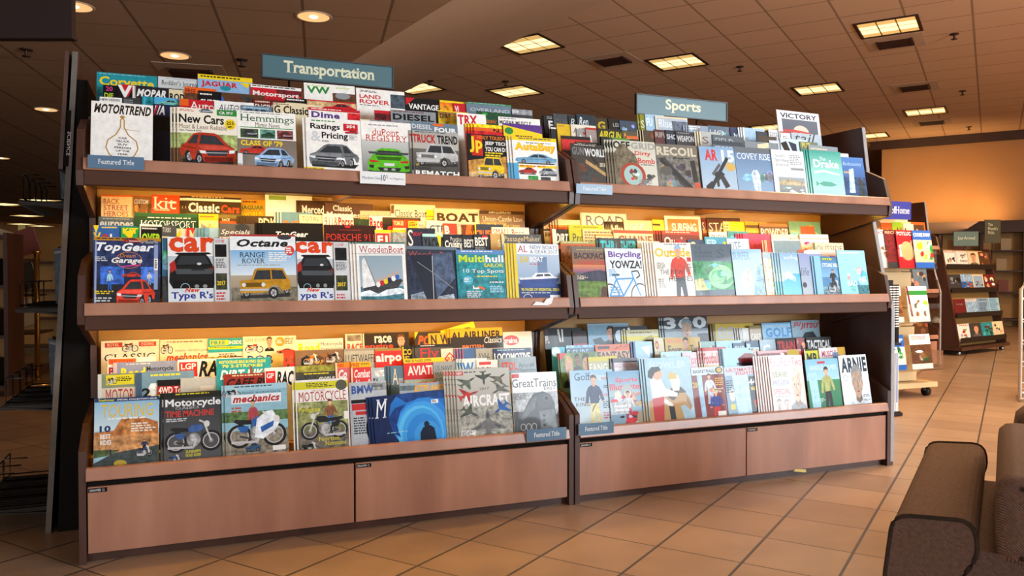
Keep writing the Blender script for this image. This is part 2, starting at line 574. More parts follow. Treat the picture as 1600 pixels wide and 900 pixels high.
# ---------------------------------------------------------------- printed covers
class Cover:
    """draws on a cover in page coordinates: x 0..1 left to right, y 0..1 top to bottom (1 = lower edge of what shows)"""

    def __init__(self, mb, W, H, VH, y0, rnd, full=None):
        self.mb, self.W, self.H, self.VH, self.y0, self.k, self.r = mb, W, H, VH, y0, 1, rnd
        self.xm = (full or W) / W
        self.ymax = H / VH

    def P(self, x, y):
        return (x * self.W, self.y0 - 0.00001 * self.k, self.H - y * self.VH)

    def poly(self, pts, c, a=1.0, cols=None):
        pts = [(min(max(x, 0.0), self.xm), min(max(y, 0.0), self.ymax)) for x, y in pts]
        n = len(pts)
        ar = sum(pts[i][0] * pts[(i + 1) % n][1] - pts[(i + 1) % n][0] * pts[i][1] for i in range(n))
        if abs(ar) < 1e-7:
            return
        if ar > 0:                           # keep the faces turned to the reader
            pts = pts[::-1]
            cols = cols[::-1] if cols else None
        self.mb.face([self.P(x, y) for x, y in pts], c, a, 0, False, cols)

    def up(self):
        self.k += 1

    def rect(self, b, c, c2=None, a=1.0):
        x0, x1, y0, y1 = b
        if c2:
            n = 5
            for i in range(n):
                ya, yb = y0 + (y1 - y0) * i / n, y0 + (y1 - y0) * (i + 1) / n
                fa, fb = i / n, (i + 1) / n
                ca = tuple(p + (q - p) * fa for p, q in zip(c, c2)) + (a,)
                cb = tuple(p + (q - p) * fb for p, q in zip(c, c2)) + (a,)
                self.poly([(x0, ya), (x1, ya), (x1, yb), (x0, yb)], c, a, [ca, ca, cb, cb])
        else:
            self.poly([(x0, y0), (x1, y0), (x1, y1), (x0, y1)], c, a)
        self.up()

    def ell(self, b, c, a=1.0, n=18):
        x0, x1, y0, y1 = b
        self.poly([((x0 + x1) / 2 + (x1 - x0) / 2 * math.cos(2 * math.pi * i / n),
                    (y0 + y1) / 2 + (y1 - y0) / 2 * math.sin(2 * math.pi * i / n)) for i in range(n)], c, a)
        self.up()

    def ring(self, b, c, th, n=20):
        x0, x1, y0, y1 = b
        cx, cy, rx, ry = (x0 + x1) / 2, (y0 + y1) / 2, (x1 - x0) / 2, (y1 - y0) / 2
        for i in range(n):
            p, q = 2 * math.pi * i / n, 2 * math.pi * (i + 1) / n
            self.poly([(cx + rx * math.cos(p), cy + ry * math.sin(p)), (cx + rx * math.cos(q), cy + ry * math.sin(q)),
                       (cx + rx * (1 - th) * math.cos(q), cy + ry * (1 - th) * math.sin(q)),
                       (cx + rx * (1 - th) * math.cos(p), cy + ry * (1 - th) * math.sin(p))], c)
        self.up()

    def line(self, pts, c, w):
        for (xa, ya), (xb, yb) in zip(pts, pts[1:]):
            dx, dy = (xb - xa) * self.W, (yb - ya) * self.VH
            l = math.hypot(dx, dy) or 1
            nx, ny = -dy / l * w * self.W / 2 / self.W, dx / l * w * self.W / 2 / self.VH
            self.poly([(xa + nx, ya + ny), (xb + nx, yb + ny), (xb - nx, yb - ny), (xa - nx, ya - ny)], c)
        self.up()

    def text(self, s, b, c, style=''):
        x0, x1, y0, y1 = b
        x1 = min(x1, self.xm)
        vs, fs, _ = text_shape(s, style)
        self.mb.raw([self.P(x0 + x * (x1 - x0), y1 - y * (y1 - y0)) for x, y in vs], fs, c)
        self.up()

    def greek(self, b, n, c):
        """small print too fine to read: broken bars"""
        x0, x1, y0, y1 = b
        h = (y1 - y0) / n
        for i in range(int(n)):
            x = x0
            end = x1 - self.r.random() * (x1 - x0) * 0.3
            while x < end - 0.01:
                w = self.r.uniform(0.03, 0.11)
                self.poly([(x, y0 + i * h), (min(x + w, end), y0 + i * h), (min(x + w, end), y0 + i * h + h * 0.55), (x, y0 + i * h + h * 0.55)], c)
                x += w + 0.018
        self.up()

    def unit(self, b, pts):
        x0, x1, y0, y1 = b
        return [(x0 + (x1 - x0) * x, y0 + (y1 - y0) * y) for x, y in pts]

    def sub(self, b, x0, x1, y0, y1):
        X0, X1, Y0, Y1 = b
        return (X0 + (X1 - X0) * x0, X0 + (X1 - X0) * x1, Y0 + (Y1 - Y0) * y0, Y0 + (Y1 - Y0) * y1)

    def up_poly(self, b, pts, c, a=0.72):
        self.poly(self.unit(b, pts), c, a)
        self.up()

    def wheel(self, b, x, y, r, rim=(0.45, 0.45, 0.47), asp=1.0):
        w = r * (b[3] - b[2]) * self.VH / ((b[1] - b[0]) * self.W) * asp
        self.ell(self.sub(b, x - w, x + w, y - r, y + r), (0.012, 0.012, 0.013))
        self.ell(self.sub(b, x - w * .62, x + w * .62, y - r * .62, y + r * .62), rim)
        for q in range(5):
            a = q * 1.2566
            self.line(self.unit(b, [(x, y), (x + w * .6 * math.cos(a), y + r * .6 * math.sin(a))]), (0.08, 0.08, 0.09), 0.012)

    # --- pictures -------------------------------------------------
    def car34(self, b, c, flip=False):           # three-quarter front view
        if flip:
            b = (b[1], b[0], b[2], b[3])
        dk, gl = tuple(q * .38 for q in c), (0.03, 0.035, 0.04)
        self.up_poly(b, [(.02, .84), (.98, .8), (.94, .97), (.1, 1.0)], (0.02, 0.02, 0.02))
        self.wheel(b, .17, .76, .2, asp=.62)
        self.up_poly(b, [(0, .55), (.03, .42), (.1, .36), (.24, .06), (.34, .01), (.62, .02), (.7, .08), (.86, .36), (.98, .46), (1, .62), (.98, .86),
                         (.5, .92), (.42, .9), (.36, .62), (.3, .55), (.26, .86), (.2, .84), (.17, .6), (.1, .56), (.06, .74), (.02, .72)], c)
        self.up_poly(b, [(.34, .36), (.38, .09), (.64, .1), (.8, .37)], gl)
        self.up_poly(b, [(.14, .36), (.25, .1), (.33, .09), (.3, .36)], gl)
        self.up_poly(b, [(.31, .4), (.84, .4), (.97, .5), (.4, .53)], tuple(min(1, q * 1.35 + .03) for q in c))
        self.up_poly(b, [(.46, .56), (.86, .53), (.83, .7), (.5, .72)], gl)
        self.line(self.unit(b, [(.47, .63), (.85, .61)]), (.6, .6, .62), .012)
        self.up_poly(b, [(.34, .56), (.45, .57), (.47, .66), (.36, .64)], (.75, .78, .8))
        self.up_poly(b, [(.88, .53), (.99, .51), (.98, .6), (.88, .63)], (.75, .78, .8))
        self.up_poly(b, [(.42, .76), (.95, .74), (.95, .88), (.45, .9)], dk)
        self.up_poly(b, [(.05, .44), (.3, .5), (.3, .53), (.05, .47)], dk)
        self.wheel(b, .34, .82, .17, asp=.55)

    def rear(self, b, c):                         # low sports car from behind, with a wing
        gl = (0.02, 0.022, 0.025)
        self.up_poly(b, [(0, .92), (1, .92), (.96, 1), (.04, 1)], gl)
        self.up_poly(b, [(0, .55), (.08, .4), (.22, .1), (.34, .02), (.66, .02), (.78, .1), (.92, .4), (1, .55), (.99, .9), (.9, .95), (.1, .95), (.01, .9)], c)
        self.up_poly(b, [(.26, .12), (.74, .12), (.82, .3), (.18, .3)], gl)
        self.up_poly(b, [(.02, .17), (.98, .17), (.95, .26), (.05, .26)], (0.05, 0.06, 0.06))
        self.up_poly(b, [(.2, .36), (.8, .36), (.76, .5), (.24, .5)], tuple(q * .3 for q in c))
        for s in (0, 1):
            f = lambda x: 1 - x if s else x
            self.up_poly(b, [(f(.04), .5), (f(.25), .53), (f(.24), .6), (f(.05), .6)], (.5, .03, .02))
            self.up_poly(b, [(f(.03), .7), (f(.15), .72), (f(.13), .84), (f(.04), .82)], gl)
        self.rect(self.sub(b, .38, .62, .62, .73), (.72, .72, .74))
        self.up_poly(b, [(.22, .8), (.78, .8), (.72, .94), (.28, .94)], gl)
        self.ell(self.sub(b, .36, .46, .82, .92), (.4, .4, .4))
        self.ell(self.sub(b, .54, .64, .82, .92), (.4, .4, .4))

    def side(self, b, c, flip=False):             # coupe from the side
        if flip:
            b = (b[1], b[0], b[2], b[3])
        self.up_poly(b, [(.03, .86), (.97, .86), (.92, .98), (.08, .98)], (.02, .02, .02))
        self.up_poly(b, [(0, .62), (.04, .46), (.3, .36), (.44, .1), (.56, .04), (.7, .08), (.92, .4), (1, .44), (.99, .74), (.92, .82), (.08, .84), (.01, .76)], c)
        self.up_poly(b, [(.35, .37), (.46, .15), (.55, .12), (.56, .37)], (.02, .025, .03))
        self.up_poly(b, [(.58, .37), (.57, .12), (.67, .14), (.79, .36)], (.02, .025, .03))
        self.up_poly(b, [(.03, .56), (.98, .5), (.98, .54), (.03, .6)], tuple(q * .45 for q in c))
        self.wheel(b, .2, .78, .2)
        self.wheel(b, .79, .78, .2)

    def boxcar(self, b, c):                       # upright off-roader
        gl = (.03, .035, .04)
        self.up_poly(b, [(0, .92), (1, .86), (.97, .98), (.03, 1.02)], (.03, .03, .03))
        self.wheel(b, .13, .84, .16, asp=.7)
        self.wheel(b, .66, .84, .19, (.55, .55, .55), .8)
        self.wheel(b, .92, .76, .15, asp=.6)
        self.up_poly(b, [(0, .44), (.22, .4), (.3, .06), (.4, .02), (.86, .03), (.97, .4), (1, .46), (1, .72), (.84, .78), (.78, .64), (.66, .58), (.55, .7), (.54, .82), (.02, .84)], c)
        self.up_poly(b, [(.27, .4), (.34, .1), (.6, .09), (.61, .4)], gl)
        self.up_poly(b, [(.64, .39), (.63, .09), (.84, .1), (.93, .39)], gl)
        self.rect(self.sub(b, .04, .5, .5, .64), tuple(q * .3 for q in c))
        self.ell(self.sub(b, .04, .12, .5, .64), (.75, .75, .7))
        self.ell(self.sub(b, .42, .5, .5, .64), (.75, .75, .7))
        self.rect(self.sub(b, 0, .56, .7, .77), (.55, .55, .55))

    def moto(self, b, c, flip=False, fair=None):
        if flip:
            b = (b[1], b[0], b[2], b[3])
        for x in (.2, .8):
            asp = (b[3] - b[2]) * self.VH / (abs(b[1] - b[0]) * self.W)
            r = .29
            w = r * asp
            w = min(w, .24)
            self.ring(self.sub(b, x - w, x + w, .7 - r, .7 + r), (.015, .015, .015), .22)
            self.ring(self.sub(b, x - w * .76, x + w * .76, .7 - r * .76, .7 + r * .76), (.5, .5, .5), .12)
            self.ell(self.sub(b, x - w * .2, x + w * .2, .7 - r * .2, .7 + r * .2), (.3, .3, .3))
        self.line(self.unit(b, [(.8, .7), (.68, .18), (.6, .12)]), (.6, .6, .6), .03)
        self.line(self.unit(b, [(.2, .7), (.42, .78), (.6, .8), (.66, .4)]), (.05, .05, .05), .03)
        self.ell(self.sub(b, .38, .62, .46, .84), (.28, .28, .28), .2)
        self.ell(self.sub(b, .43, .55, .5, .68), (.5, .5, .5), .4)
        self.line(self.unit(b, [(.55, .62), (.5, .86), (.06, .84)]), (.55, .55, .55), .04)
        self.up_poly(b, [(.4, .34), (.48, .24), (.64, .24), (.68, .34), (.6, .44), (.42, .44)], c)
        self.up_poly(b, [(.1, .34), (.14, .28), (.4, .32), (.42, .42), (.2, .42)], (.02, .02, .02))
        self.up_poly(b, [(.16, .46), (.36, .46), (.34, .62), (.22, .6)], c)
        self.ell(self.sub(b, .68, .78, .14, .32), (.7, .7, .68))
        if fair:
            self.up_poly(b, [(.5, .3), (.66, .12), (.78, .1), (.9, .4), (.82, .6), (.6, .8), (.46, .74)], fair)
            self.up_poly(b, [(.56, .5), (.8, .36), (.78, .5), (.58, .64)], c)
            self.ell(self.sub(b, .8, .9, .24, .4), (.75, .75, .7))

    def man(self, b, shirt, pants, hair=(.03, .02, .015), sk=None):
        sk = sk or PAL['s']
        dk = tuple(q * .6 for q in shirt)
        self.up_poly(b, [(.33, .5), (.66, .49), (.7, .62), (.74, .97), (.59, .97), (.52, .68), (.49, .68), (.42, .97), (.27, .97), (.31, .66)], pants)
        self.up_poly(b, [(.24, .96), (.43, .96), (.43, 1), (.18, 1)], (.03, .03, .03))
        self.up_poly(b, [(.58, .96), (.76, .96), (.84, 1), (.58, 1)], (.03, .03, .03))
        self.ell(self.sub(b, .10, .24, .49, .56), sk)
        self.ell(self.sub(b, .80, .93, .44, .51), sk)
        self.up_poly(b, [(.4, .17), (.6, .17), (.74, .21), (.84, .3), (.93, .46), (.82, .49), (.72, .36), (.68, .52), (.32, .53), (.29, .36), (.24, .52), (.11, .51), (.17, .3), (.26, .21)], shirt)
        self.up_poly(b, [(.29, .36), (.32, .53), (.36, .53), (.33, .3)], dk)
        self.up_poly(b, [(.72, .36), (.68, .52), (.63, .52), (.68, .3)], dk)
        self.up_poly(b, [(.44, .12), (.56, .12), (.57, .18), (.5, .21), (.43, .18)], tuple(q * .8 for q in sk))
        self.up_poly(b, [(.39, .03), (.44, -.01), (.56, -.01), (.61, .03), (.6, .1), (.54, .155), (.47, .155), (.4, .1)], sk)
        self.up_poly(b, [(.37, .08), (.37, .01), (.44, -.035), (.56, -.035), (.63, .01), (.63, .08), (.59, .03), (.42, .03)], hair)

    def head(self, b, hair, sk=None, shirt=(.1, .1, .12)):
        sk = sk or PAL['s']
        dk = tuple(q * .45 for q in sk)
        self.up_poly(b, [(0, 1), (.06, .84), (.34, .74), (.66, .74), (.94, .84), (1, 1)], shirt)
        self.up_poly(b, [(.36, .6), (.64, .6), (.66, .8), (.5, .88), (.34, .8)], dk)
        self.ell(self.sub(b, .22, .28, .32, .48), sk)
        self.ell(self.sub(b, .72, .78, .32, .48), sk)
        self.up_poly(b, [(.25, .3), (.3, .1), (.5, .04), (.7, .1), (.75, .3), (.74, .5), (.64, .7), (.5, .76), (.36, .7), (.26, .5)], sk)
        self.up_poly(b, [(.22, .34), (.22, .12), (.36, 0), (.64, 0), (.78, .12), (.78, .34), (.72, .2), (.6, .14), (.4, .15), (.28, .2)], hair)
        for x in (.33, .57):
            self.rect(self.sub(b, x, x + .11, .29, .315), hair)
            self.ell(self.sub(b, x + .01, x + .1, .34, .385), (.7, .68, .64))
            self.ell(self.sub(b, x + .035, x + .075, .34, .385), (.02, .015, .012))
        self.up_poly(b, [(.48, .36), (.53, .36), (.57, .51), (.46, .52)], tuple(q * .75 for q in sk))
        self.up_poly(b, [(.4, .6), (.5, .585), (.6, .6), (.5, .635)], (.3, .08, .06))

    def jet(self, b, c, ang=0.0):
        ca, sa = math.cos(ang), math.sin(ang)
        R = lambda pts: [(.5 + (x - .5) * ca - (y - .5) * sa, .5 + (x - .5) * sa + (y - .5) * ca) for x, y in pts]
        self.up_poly(b, R([(.5, 0), (.56, .16), (.57, .4), (1, .7), (1, .78), (.58, .72), (.57, .86), (.72, .96), (.72, 1), (.5, .96), (.28, 1), (.28, .96), (.43, .86), (.42, .72), (0, .78), (0, .7), (.43, .4), (.44, .16)]), c)
        self.up_poly(b, R([(.5, .12), (.54, .22), (.52, .34), (.48, .34), (.46, .22)]), (.05, .07, .09))
        self.up_poly(b, R([(.14, .66), (.3, .56), (.3, .64), (.14, .72)]), tuple(q * .5 for q in c))
        self.up_poly(b, R([(.86, .66), (.7, .56), (.7, .64), (.86, .72)]), tuple(q * .5 for q in c))

    def boat(self, b, hull, sail=(.8, .8, .78)):
        self.up_poly(b, [(.04, .74), (.94, .54), (.99, .58), (.86, .76), (.3, .9), (.1, .86)], hull)
        self.up_poly(b, [(.06, .1), (.12, .0), (.34, .7), (.05, .76)], sail)
        self.line(self.unit(b, [(.12, .0), (.38, .72)]), (.2, .15, .1), .012)
        for i in range(6):
            x = .36 + i * .09
            y = .6 - i * .035
            self.ell(self.sub(b, x, x + .1, y, y + .14), [PAL['w'], PAL['r'], PAL['y'], PAL['n'], PAL['w'], PAL['b']][i])
            self.ell(self.sub(b, x + .025, x + .075, y - .07, y + .02), PAL['s'])
        self.up_poly(b, [(0, .86), (.2, .8), (.4, .9), (.6, .8), (.9, .76), (1, .8), (1, .9), (.5, .96), (0, .95)], (.75, .82, .85), .45)

    def yacht(self, b, hull):
        self.up_poly(b, [(0, .5), (.9, .42), (1, .46), (.9, .86), (.1, .96), (.02, .7)], hull)
        self.up_poly(b, [(0, .46), (.9, .38), (.98, .46), (.02, .56)], (.75, .77, .8))
        self.up_poly(b, [(.3, .44), (.42, .22), (.78, .2), (.88, .4)], (.82, .83, .85))
        self.up_poly(b, [(.4, .4), (.46, .28), (.6, .27), (.6, .38)], (.04, .06, .1))
        self.up_poly(b, [(.63, .38), (.63, .27), (.76, .26), (.82, .36)], (.04, .06, .1))

    def bike(self, b, c):
        for x in (.18, .82):
            self.ring(self.sub(b, x - .2, x + .2, .4, 1.0), (.03, .03, .03), .09)
        self.line(self.unit(b, [(.18, .7), (.34, .3), (.7, .28), (.46, .7), (.18, .7)]), c, .035)
        self.line(self.unit(b, [(.46, .7), (.34, .3), (.31, .2)]), c, .035)
        self.line(self.unit(b, [(.82, .7), (.7, .28), (.67, .12)]), c, .035)
        self.line(self.unit(b, [(.67, .12), (.8, .1), (.84, .22), (.76, .28)]), (.03, .03, .03), .03)
        self.up_poly(b, [(.24, .18), (.42, .18), (.4, .22), (.27, .22)], (.03, .03, .03))

    def gun(self, b, c, c2):
        self.up_poly(b, [(0, .2), (.1, .08), (.95, .62), (1, .74), (.9, .8), (.42, .52), (.28, .98), (.08, .9), (.2, .42), (0, .3)], c)
        self.up_poly(b, [(.12, .12), (.9, .6), (.94, .68), (.86, .72), (.1, .26)], c2)
        self.ring(self.sub(b, .28, .44, .44, .62), (.03, .03, .03), .25)

    def rifle(self, b, c):
        self.line(self.unit(b, [(.86, .0), (.5, .5), (.2, .95)]), c, .09)
        self.up_poly(b, [(.34, .5), (.56, .36), (.72, .5), (.46, .72)], c)
        self.up_poly(b, [(.52, .56), (.66, .5), (.86, .84), (.7, .92)], (.03, .03, .03))
        self.up_poly(b, [(.04, .86), (.26, .7), (.34, .82), (.16, 1), (.04, 1)], c)
        self.line(self.unit(b, [(.3, .52), (.58, .2)]), (.09, .09, .1), .07)
        self.up_poly(b, [(.4, .68), (.5, .66), (.5, .86), (.42, .88)], (.03, .03, .03))

    def train(self, b, c):
        hi = tuple(min(1, q * 2.2) for q in c)
        self.up_poly(b, [(0, .72), (.3, .2), (.42, .05), (.66, 0), (.84, .08), (.95, .3), (1, .98), (.5, 1), (.3, .94), (0, .98)], c)
        self.up_poly(b, [(.05, .66), (.36, .2), (.5, .1), (.44, .4), (.1, .72)], hi)
        self.ell(self.sub(b, .48, .92, .05, .42), tuple(q * 1.5 for q in c))
        self.ell(self.sub(b, .66, .84, .1, .26), hi)
        self.ell(self.sub(b, .7, .8, .13, .23), (.02, .02, .02))
        self.up_poly(b, [(.54, .5), (.94, .46), (.98, .96), (.56, .98)], tuple(min(1, q * 2.8) for q in c))
        for y in (.58, .7, .82):
            self.ell(self.sub(b, .62, .7, y, y + .06), (.03, .03, .03))
        for i in range(3):
            self.ring(self.sub(b, .04 + i * .14, .18 + i * .14, .78, .96), (.5, .5, .5), .2)

    def swirl(self, b, c, c2, n=7):
        for i in range(n):
            f = i / n
            s = .5 * (1 - f * .86)
            cc = c if i % 2 else c2
            dx, dy = .1 * math.sin(i * 1.3), .1 * math.cos(i * 1.7)
            self.ell(self.sub(b, .5 - s * .9 + dx, .5 + s * .9 + dx, .5 - s * .8 + dy, .5 + s * .8 + dy), tuple(q * (.8 + .4 * self.r.random()) for q in cc), .55)

    def blobs(self, b, cs, n=9):
        for i in range(n):
            x, y = self.r.random() * .8, self.r.random() * .7
            w, h = self.r.uniform(.15, .45), self.r.uniform(.15, .45)
            k = self.r.randint(5, 8)
            pts = [(min(1, max(0, x + w / 2 + w / 2 * math.cos(2 * math.pi * j / k) * self.r.uniform(.6, 1.1))),
                    min(1, max(0, y + h / 2 + h / 2 * math.sin(2 * math.pi * j / k) * self.r.uniform(.6, 1.1)))) for j in range(k)]
            c = cs[i % len(cs)]
            self.up_poly(b, pts, tuple(min(1, q * self.r.uniform(.7, 1.25)) for q in c), .5)

    def draw(self, ops):
        for op in ops.split('|'):
            if not op:
                continue
            t = op.split(';')
            k = t[0]
            num = lambda s: tuple(float(q) for q in s.split(','))
            if k == 't':                          # title over the top of the page
                self.text(t[1], num(t[3]) if len(t) > 3 and t[3] else (.05, .95, .035, .15), col(t[2]), t[4] if len(t) > 4 else 'b')
                continue
            if k == 'T':
                if ',' not in t[2]:
                    t[2], t[3] = t[3], t[2]
                self.text(t[1], num(t[2]), col(t[3]), t[4] if len(t) > 4 else '')
                continue
            b = num(t[1])
            if k == 'Z' and t[2] not in PAL and len(t[2]) < 6:
                t[2], t[3] = t[3], t[2]
            c = col(t[2]) if len(t) > 2 and k != 'blobs' else None
            if k == 'R':
                if b[1] >= 1:
                    b = (b[0], self.xm, b[2], b[3])
                self.rect(b, c, col(t[3]) if len(t) > 3 else None)
            elif k == 'N':
                if b[1] >= 1:
                    b = (b[0], self.xm, b[2], b[3])
                self.rect(b, c, col(t[3]) if len(t) > 3 else None, 0.25)
            elif k == 'E':
                self.ell(b, c)
            elif k == 'O':
                self.ring(b, c, float(t[3]))
            elif k == 'P':
                q = list(b)
                self.poly(list(zip(q[0::2], q[1::2])), c, float(t[3]) if len(t) > 3 else 1.0)
                self.up()
            elif k == 'L':
                q = list(b)
                self.line(list(zip(q[0::2], q[1::2])), c, float(t[3]))
            elif k == 'Z':
                self.greek(b, float(t[3]), c)
            elif k == 'man':
                self.man(b, c, col(t[3]), *([col(t[4])] if len(t) > 4 else []))
            elif k == 'head':
                self.head(b, c, col(t[3]) if len(t) > 3 else None, col(t[4]) if len(t) > 4 else (.1, .1, .12))
            elif k == 'moto':
                self.moto(b, c, 'f' in t[3:], col(t[3]) if len(t) > 3 and t[3] != 'f' else None)
            elif k in ('car34', 'side'):
                getattr(self, k)(b, c, 'f' in t[3:])
            elif k == 'jet':
                self.jet(b, c, float(t[3]) if len(t) > 3 else 0)
            elif k in ('gun', 'swirl'):
                getattr(self, k)(b, c, col(t[3]))
            elif k == 'blobs':
                self.blobs(b, [col(q) for q in t[2]])
            else:
                getattr(self, k)(b, c)


def magazine(W, H, VH, base, ops, thick=0.004, seed=1, shown=None):
    """one magazine standing on its lower edge: a folded cover with its print, the page block as a child. Origin: lower left front corner."""
    rnd = random.Random(seed)
    mb = MB()
    bc = col(base)
    p = 0.0005
    mb.box(0, W, 0, p, 0, H, bc, .9)
    mb.box(0, W, thick - p, thick, 0, H, tuple(q * .8 for q in bc))
    mb.box(-p, 0, 0, thick, 0, H, bc)
    cv = Cover(mb, shown or W, H, VH, 0.0, rnd, W)
    cv.draw(ops)
    o = mb.build('magazine', M['cover'], None, True)
    pg = MB()
    pg.box(0.0004, W - 0.0012, p + 0.0001, thick - p - 0.0001, 0.0010, H - 0.0012)
    pg.build('page_block', M['pages'], o)
    return o


ORD = ['first', 'second', 'third', 'fourth', 'fifth', 'sixth', 'seventh', 'eighth', 'ninth']
ROWN = ['front', 'second', 'third', 'back']
LEAN = math.radians(10)
TAN = math.tan(LEAN)
ROW_V = [0.045, 0.135, 0.225, 0.318]
ROW_DW = [-0.030, 0.010, 0.050, 0.120]
SHELF = {'top': 1.355, 'middle': 0.871, 'bottom': 0.320}
PITCH_V = 0.0053


MAGS = []            # (how much of it shows, object)


def fill_row(shelf, side, row, specs):
    """specs: (x left, x right, y top in photo pixels, base colour, look, print ops[, copies[, roll]])"""
    hl = SHELF[shelf]
    w0 = hl + ROW_DW[row]
    ulo, uhi = (0.012, 1.785) if side == 'left' else (1.848, 3.585)
    its = []
    for s in specs:
        xl, xr, y, base, look, ops = s[:6]
        n = s[6] if len(s) > 6 else 0
        roll = s[7] if len(s) > 7 else 0
        its.append(dict(xl=xl, xr=xr, y=y, base=base, look=look, ops=ops, n=n, roll=roll))

    def span(it, v):
        u0, wt = at_row(it['xl'], it['y'], v, w0, TAN)
        u1, _ = at_row(it['xr'], it['y'], v, w0, TAN)
        W = u1 - u0
        it['W0'] = W
        if it.get('tight'):
            W = it['bmax'] - u0
        if not it.get('tight') and W < (0.14 if row == 0 else 0.165):
            W = min(0.2, W + 0.05)
        u0 = max(u0, ulo)
        if u0 + W > uhi:
            W = max(uhi - u0, 0.04)
        return u0, W, wt

    for i in range(len(its) - 1, -1, -1):
        it = its[i]
        u0, W, wt = span(it, ROW_V[row])
        it['a'], it['b'] = u0 - it['n'] * 0.011 - (.085 if it['roll'] < -8 else 0), u0 + W
        lay = 0
        for j in range(i + 1, len(its)):
            if its[j]['a'] < it['b'] + 0.001 and its[j]['b'] > it['a']:
                lay = max(lay, its[j]['lay'] + its[j]['n'] + 1)
        if lay + it['n'] > 9:                # too deep: the sheet ends where its neighbour begins
            it['tight'] = True
            nb = [q['a'] for q in its[i + 1:] if q['a'] > u0 + it['W0'] * .45]
            it['bmax'] = min([u0 + it['W0']] + nb[:1]) - .001
            it['b'] = it['bmax']
            lay = 0
            for q in its[i + 1:]:
                if q['a'] < it['b'] + 0.0005 and q['b'] > it['a']:
                    lay = max(lay, q['lay'] + q['n'] + 1)
        it['lay'] = lay
        if lay + it['n'] > 13:
            print('DEEP', shelf, side, row, it['xl'], lay, it['n'])
    for i, it in enumerate(its):
        v = ROW_V[row] + it['lay'] * PITCH_V
        u0, W, wt = span(it, v)
        roll = it['roll'] + random.Random(i * 7 + row).uniform(-.7, .7)
        wb = w0 + .0012 + max(0.0, W * math.sin(math.radians(roll)))
        H = (wt - wb) / math.cos(LEAN)
        lip = (wt - hl) / math.cos(LEAN)
        VH = lip if row == 0 else 0.255
        th = 0.0044
        tx = [float(q.split(',')[1]) for q in re.findall(r'[tT];[^;|]*;(?:[^;|]*;)?([\d.,-]+)', it['ops']) if q.count(',') == 3]
        shown = it['W0'] if W > it['W0'] + 1e-6 and (not tx or max(tx) > 0.7) else W
        o = magazine(W, H, VH, it['base'], it['ops'], th, hash_seed(it['look']), shown)
        place = '%s row of %s %s shelf' % (ROWN[row], shelf, side)
        grp = 'magazines in the ' + place
        base_label = it['look'] + ', ' + place
        rt = (-LEAN, math.radians(roll), TH)
        o.location = fw(u0, v, wb)
        o.rotation_euler = rt
        tag(o, base_label, 'magazine', grp)
        nxt = [q['xl'] for q in its[i + 1:] if q['xl'] > it['xl'] + 3 and q['lay'] < it['lay']]
        vis = min([it['xr']] + nxt) - it['xl']
        MAGS.append((vis * (100 if row == 0 else 30), o))
        for k in range(1, it['n'] + 1):
            c = copy_tree(o)
            c.location = fw(max(u0 - 0.011 * k, ulo - .006), v + PITCH_V * k, wb)
            c['label'] = '%s copy behind %s, %s' % (ORD[k - 1], it['look'], place.replace(' of ', ', '))
            MAGS.append((8 * (100 if row == 0 else 30), c))


def hash_seed(s):
    return sum(ord(ch) * (i + 3) for i, ch in enumerate(s)) % 100003

# ---------------------------------------------------------------- floor, ceilings, walls
mb = MB()
mb.box(-26, 26, -7, 34, -0.12, 0.0)
struct('floor', mb, M['floor'], 'terracotta square tile floor laid on the diagonal', 'floor')

SD = Vector((math.cos(math.radians(122.5)), math.sin(math.radians(122.5)), 0))     # run of the ceiling slope
SN = Vector((SD.y, -SD.x, 0))                                                      # towards the high ceiling
H_LOW, H_HIGH, N0, N1 = 2.86, 3.69, 2.62, 5.05


def sl(n, d, z):
    return SN * n + SD * d + Vector((0, 0, z))


mb = MB()
mb.raw([sl(-24, -12, H_LOW), sl(N0, -12, H_LOW), sl(N0, 34, H_LOW), sl(-24, 34, H_LOW),
        sl(-24, -12, H_LOW + .1), sl(N0, -12, H_LOW + .1), sl(N0, 34, H_LOW + .1), sl(-24, 34, H_LOW + .1)],
       [(0, 1, 2, 3), (7, 6, 5, 4), (0, 4, 5, 1), (1, 5, 6, 2), (2, 6, 7, 3), (3, 7, 4, 0)])
o = struct('ceiling', mb, M['ceiling_low'], 'low warm-tinted tiled ceiling with round downlights over the left of the shop', 'ceiling')
mb = MB()
mb.raw([sl(N1, -12, H_HIGH), sl(28, -12, H_HIGH), sl(28, 34, H_HIGH), sl(N1, 34, H_HIGH),
        sl(N1, -12, H_HIGH + .1), sl(28, -12, H_HIGH + .1), sl(28, 34, H_HIGH + .1), sl(N1, 34, H_HIGH + .1)],
       [(0, 1, 2, 3), (7, 6, 5, 4), (0, 4, 5, 1), (1, 5, 6, 2), (2, 6, 7, 3), (3, 7, 4, 0)])
o = struct('ceiling', mb, M['ceiling_high'], 'high warm-tinted tiled ceiling with square light panels over the right of the shop', 'ceiling')
mb = MB()
prev = None
rows = 8
for i in range(rows + 1):
    f = i / rows
    n = N0 + (N1 - N0) * f
    z = H_LOW + (H_HIGH - H_LOW) * (f * 0.6 + 0.4 * math.sin(f * math.pi / 2))
    cur = (sl(n, -12, z), sl(n, 34, z))
    if prev:
        mb.raw([prev[0], cur[0], cur[1], prev[1]], [(0, 1, 2, 3)], smooth=True)
        mb.raw([prev[0] + Vector((0, 0, .08)), cur[0] + Vector((0, 0, .08)), cur[1] + Vector((0, 0, .08)), prev[1] + Vector((0, 0, .08))], [(3, 2, 1, 0)])
    prev = cur
struct('ceiling', mb, M['plaster'], 'sloping plain tan bulkhead joining the low and the high ceiling', 'ceiling')

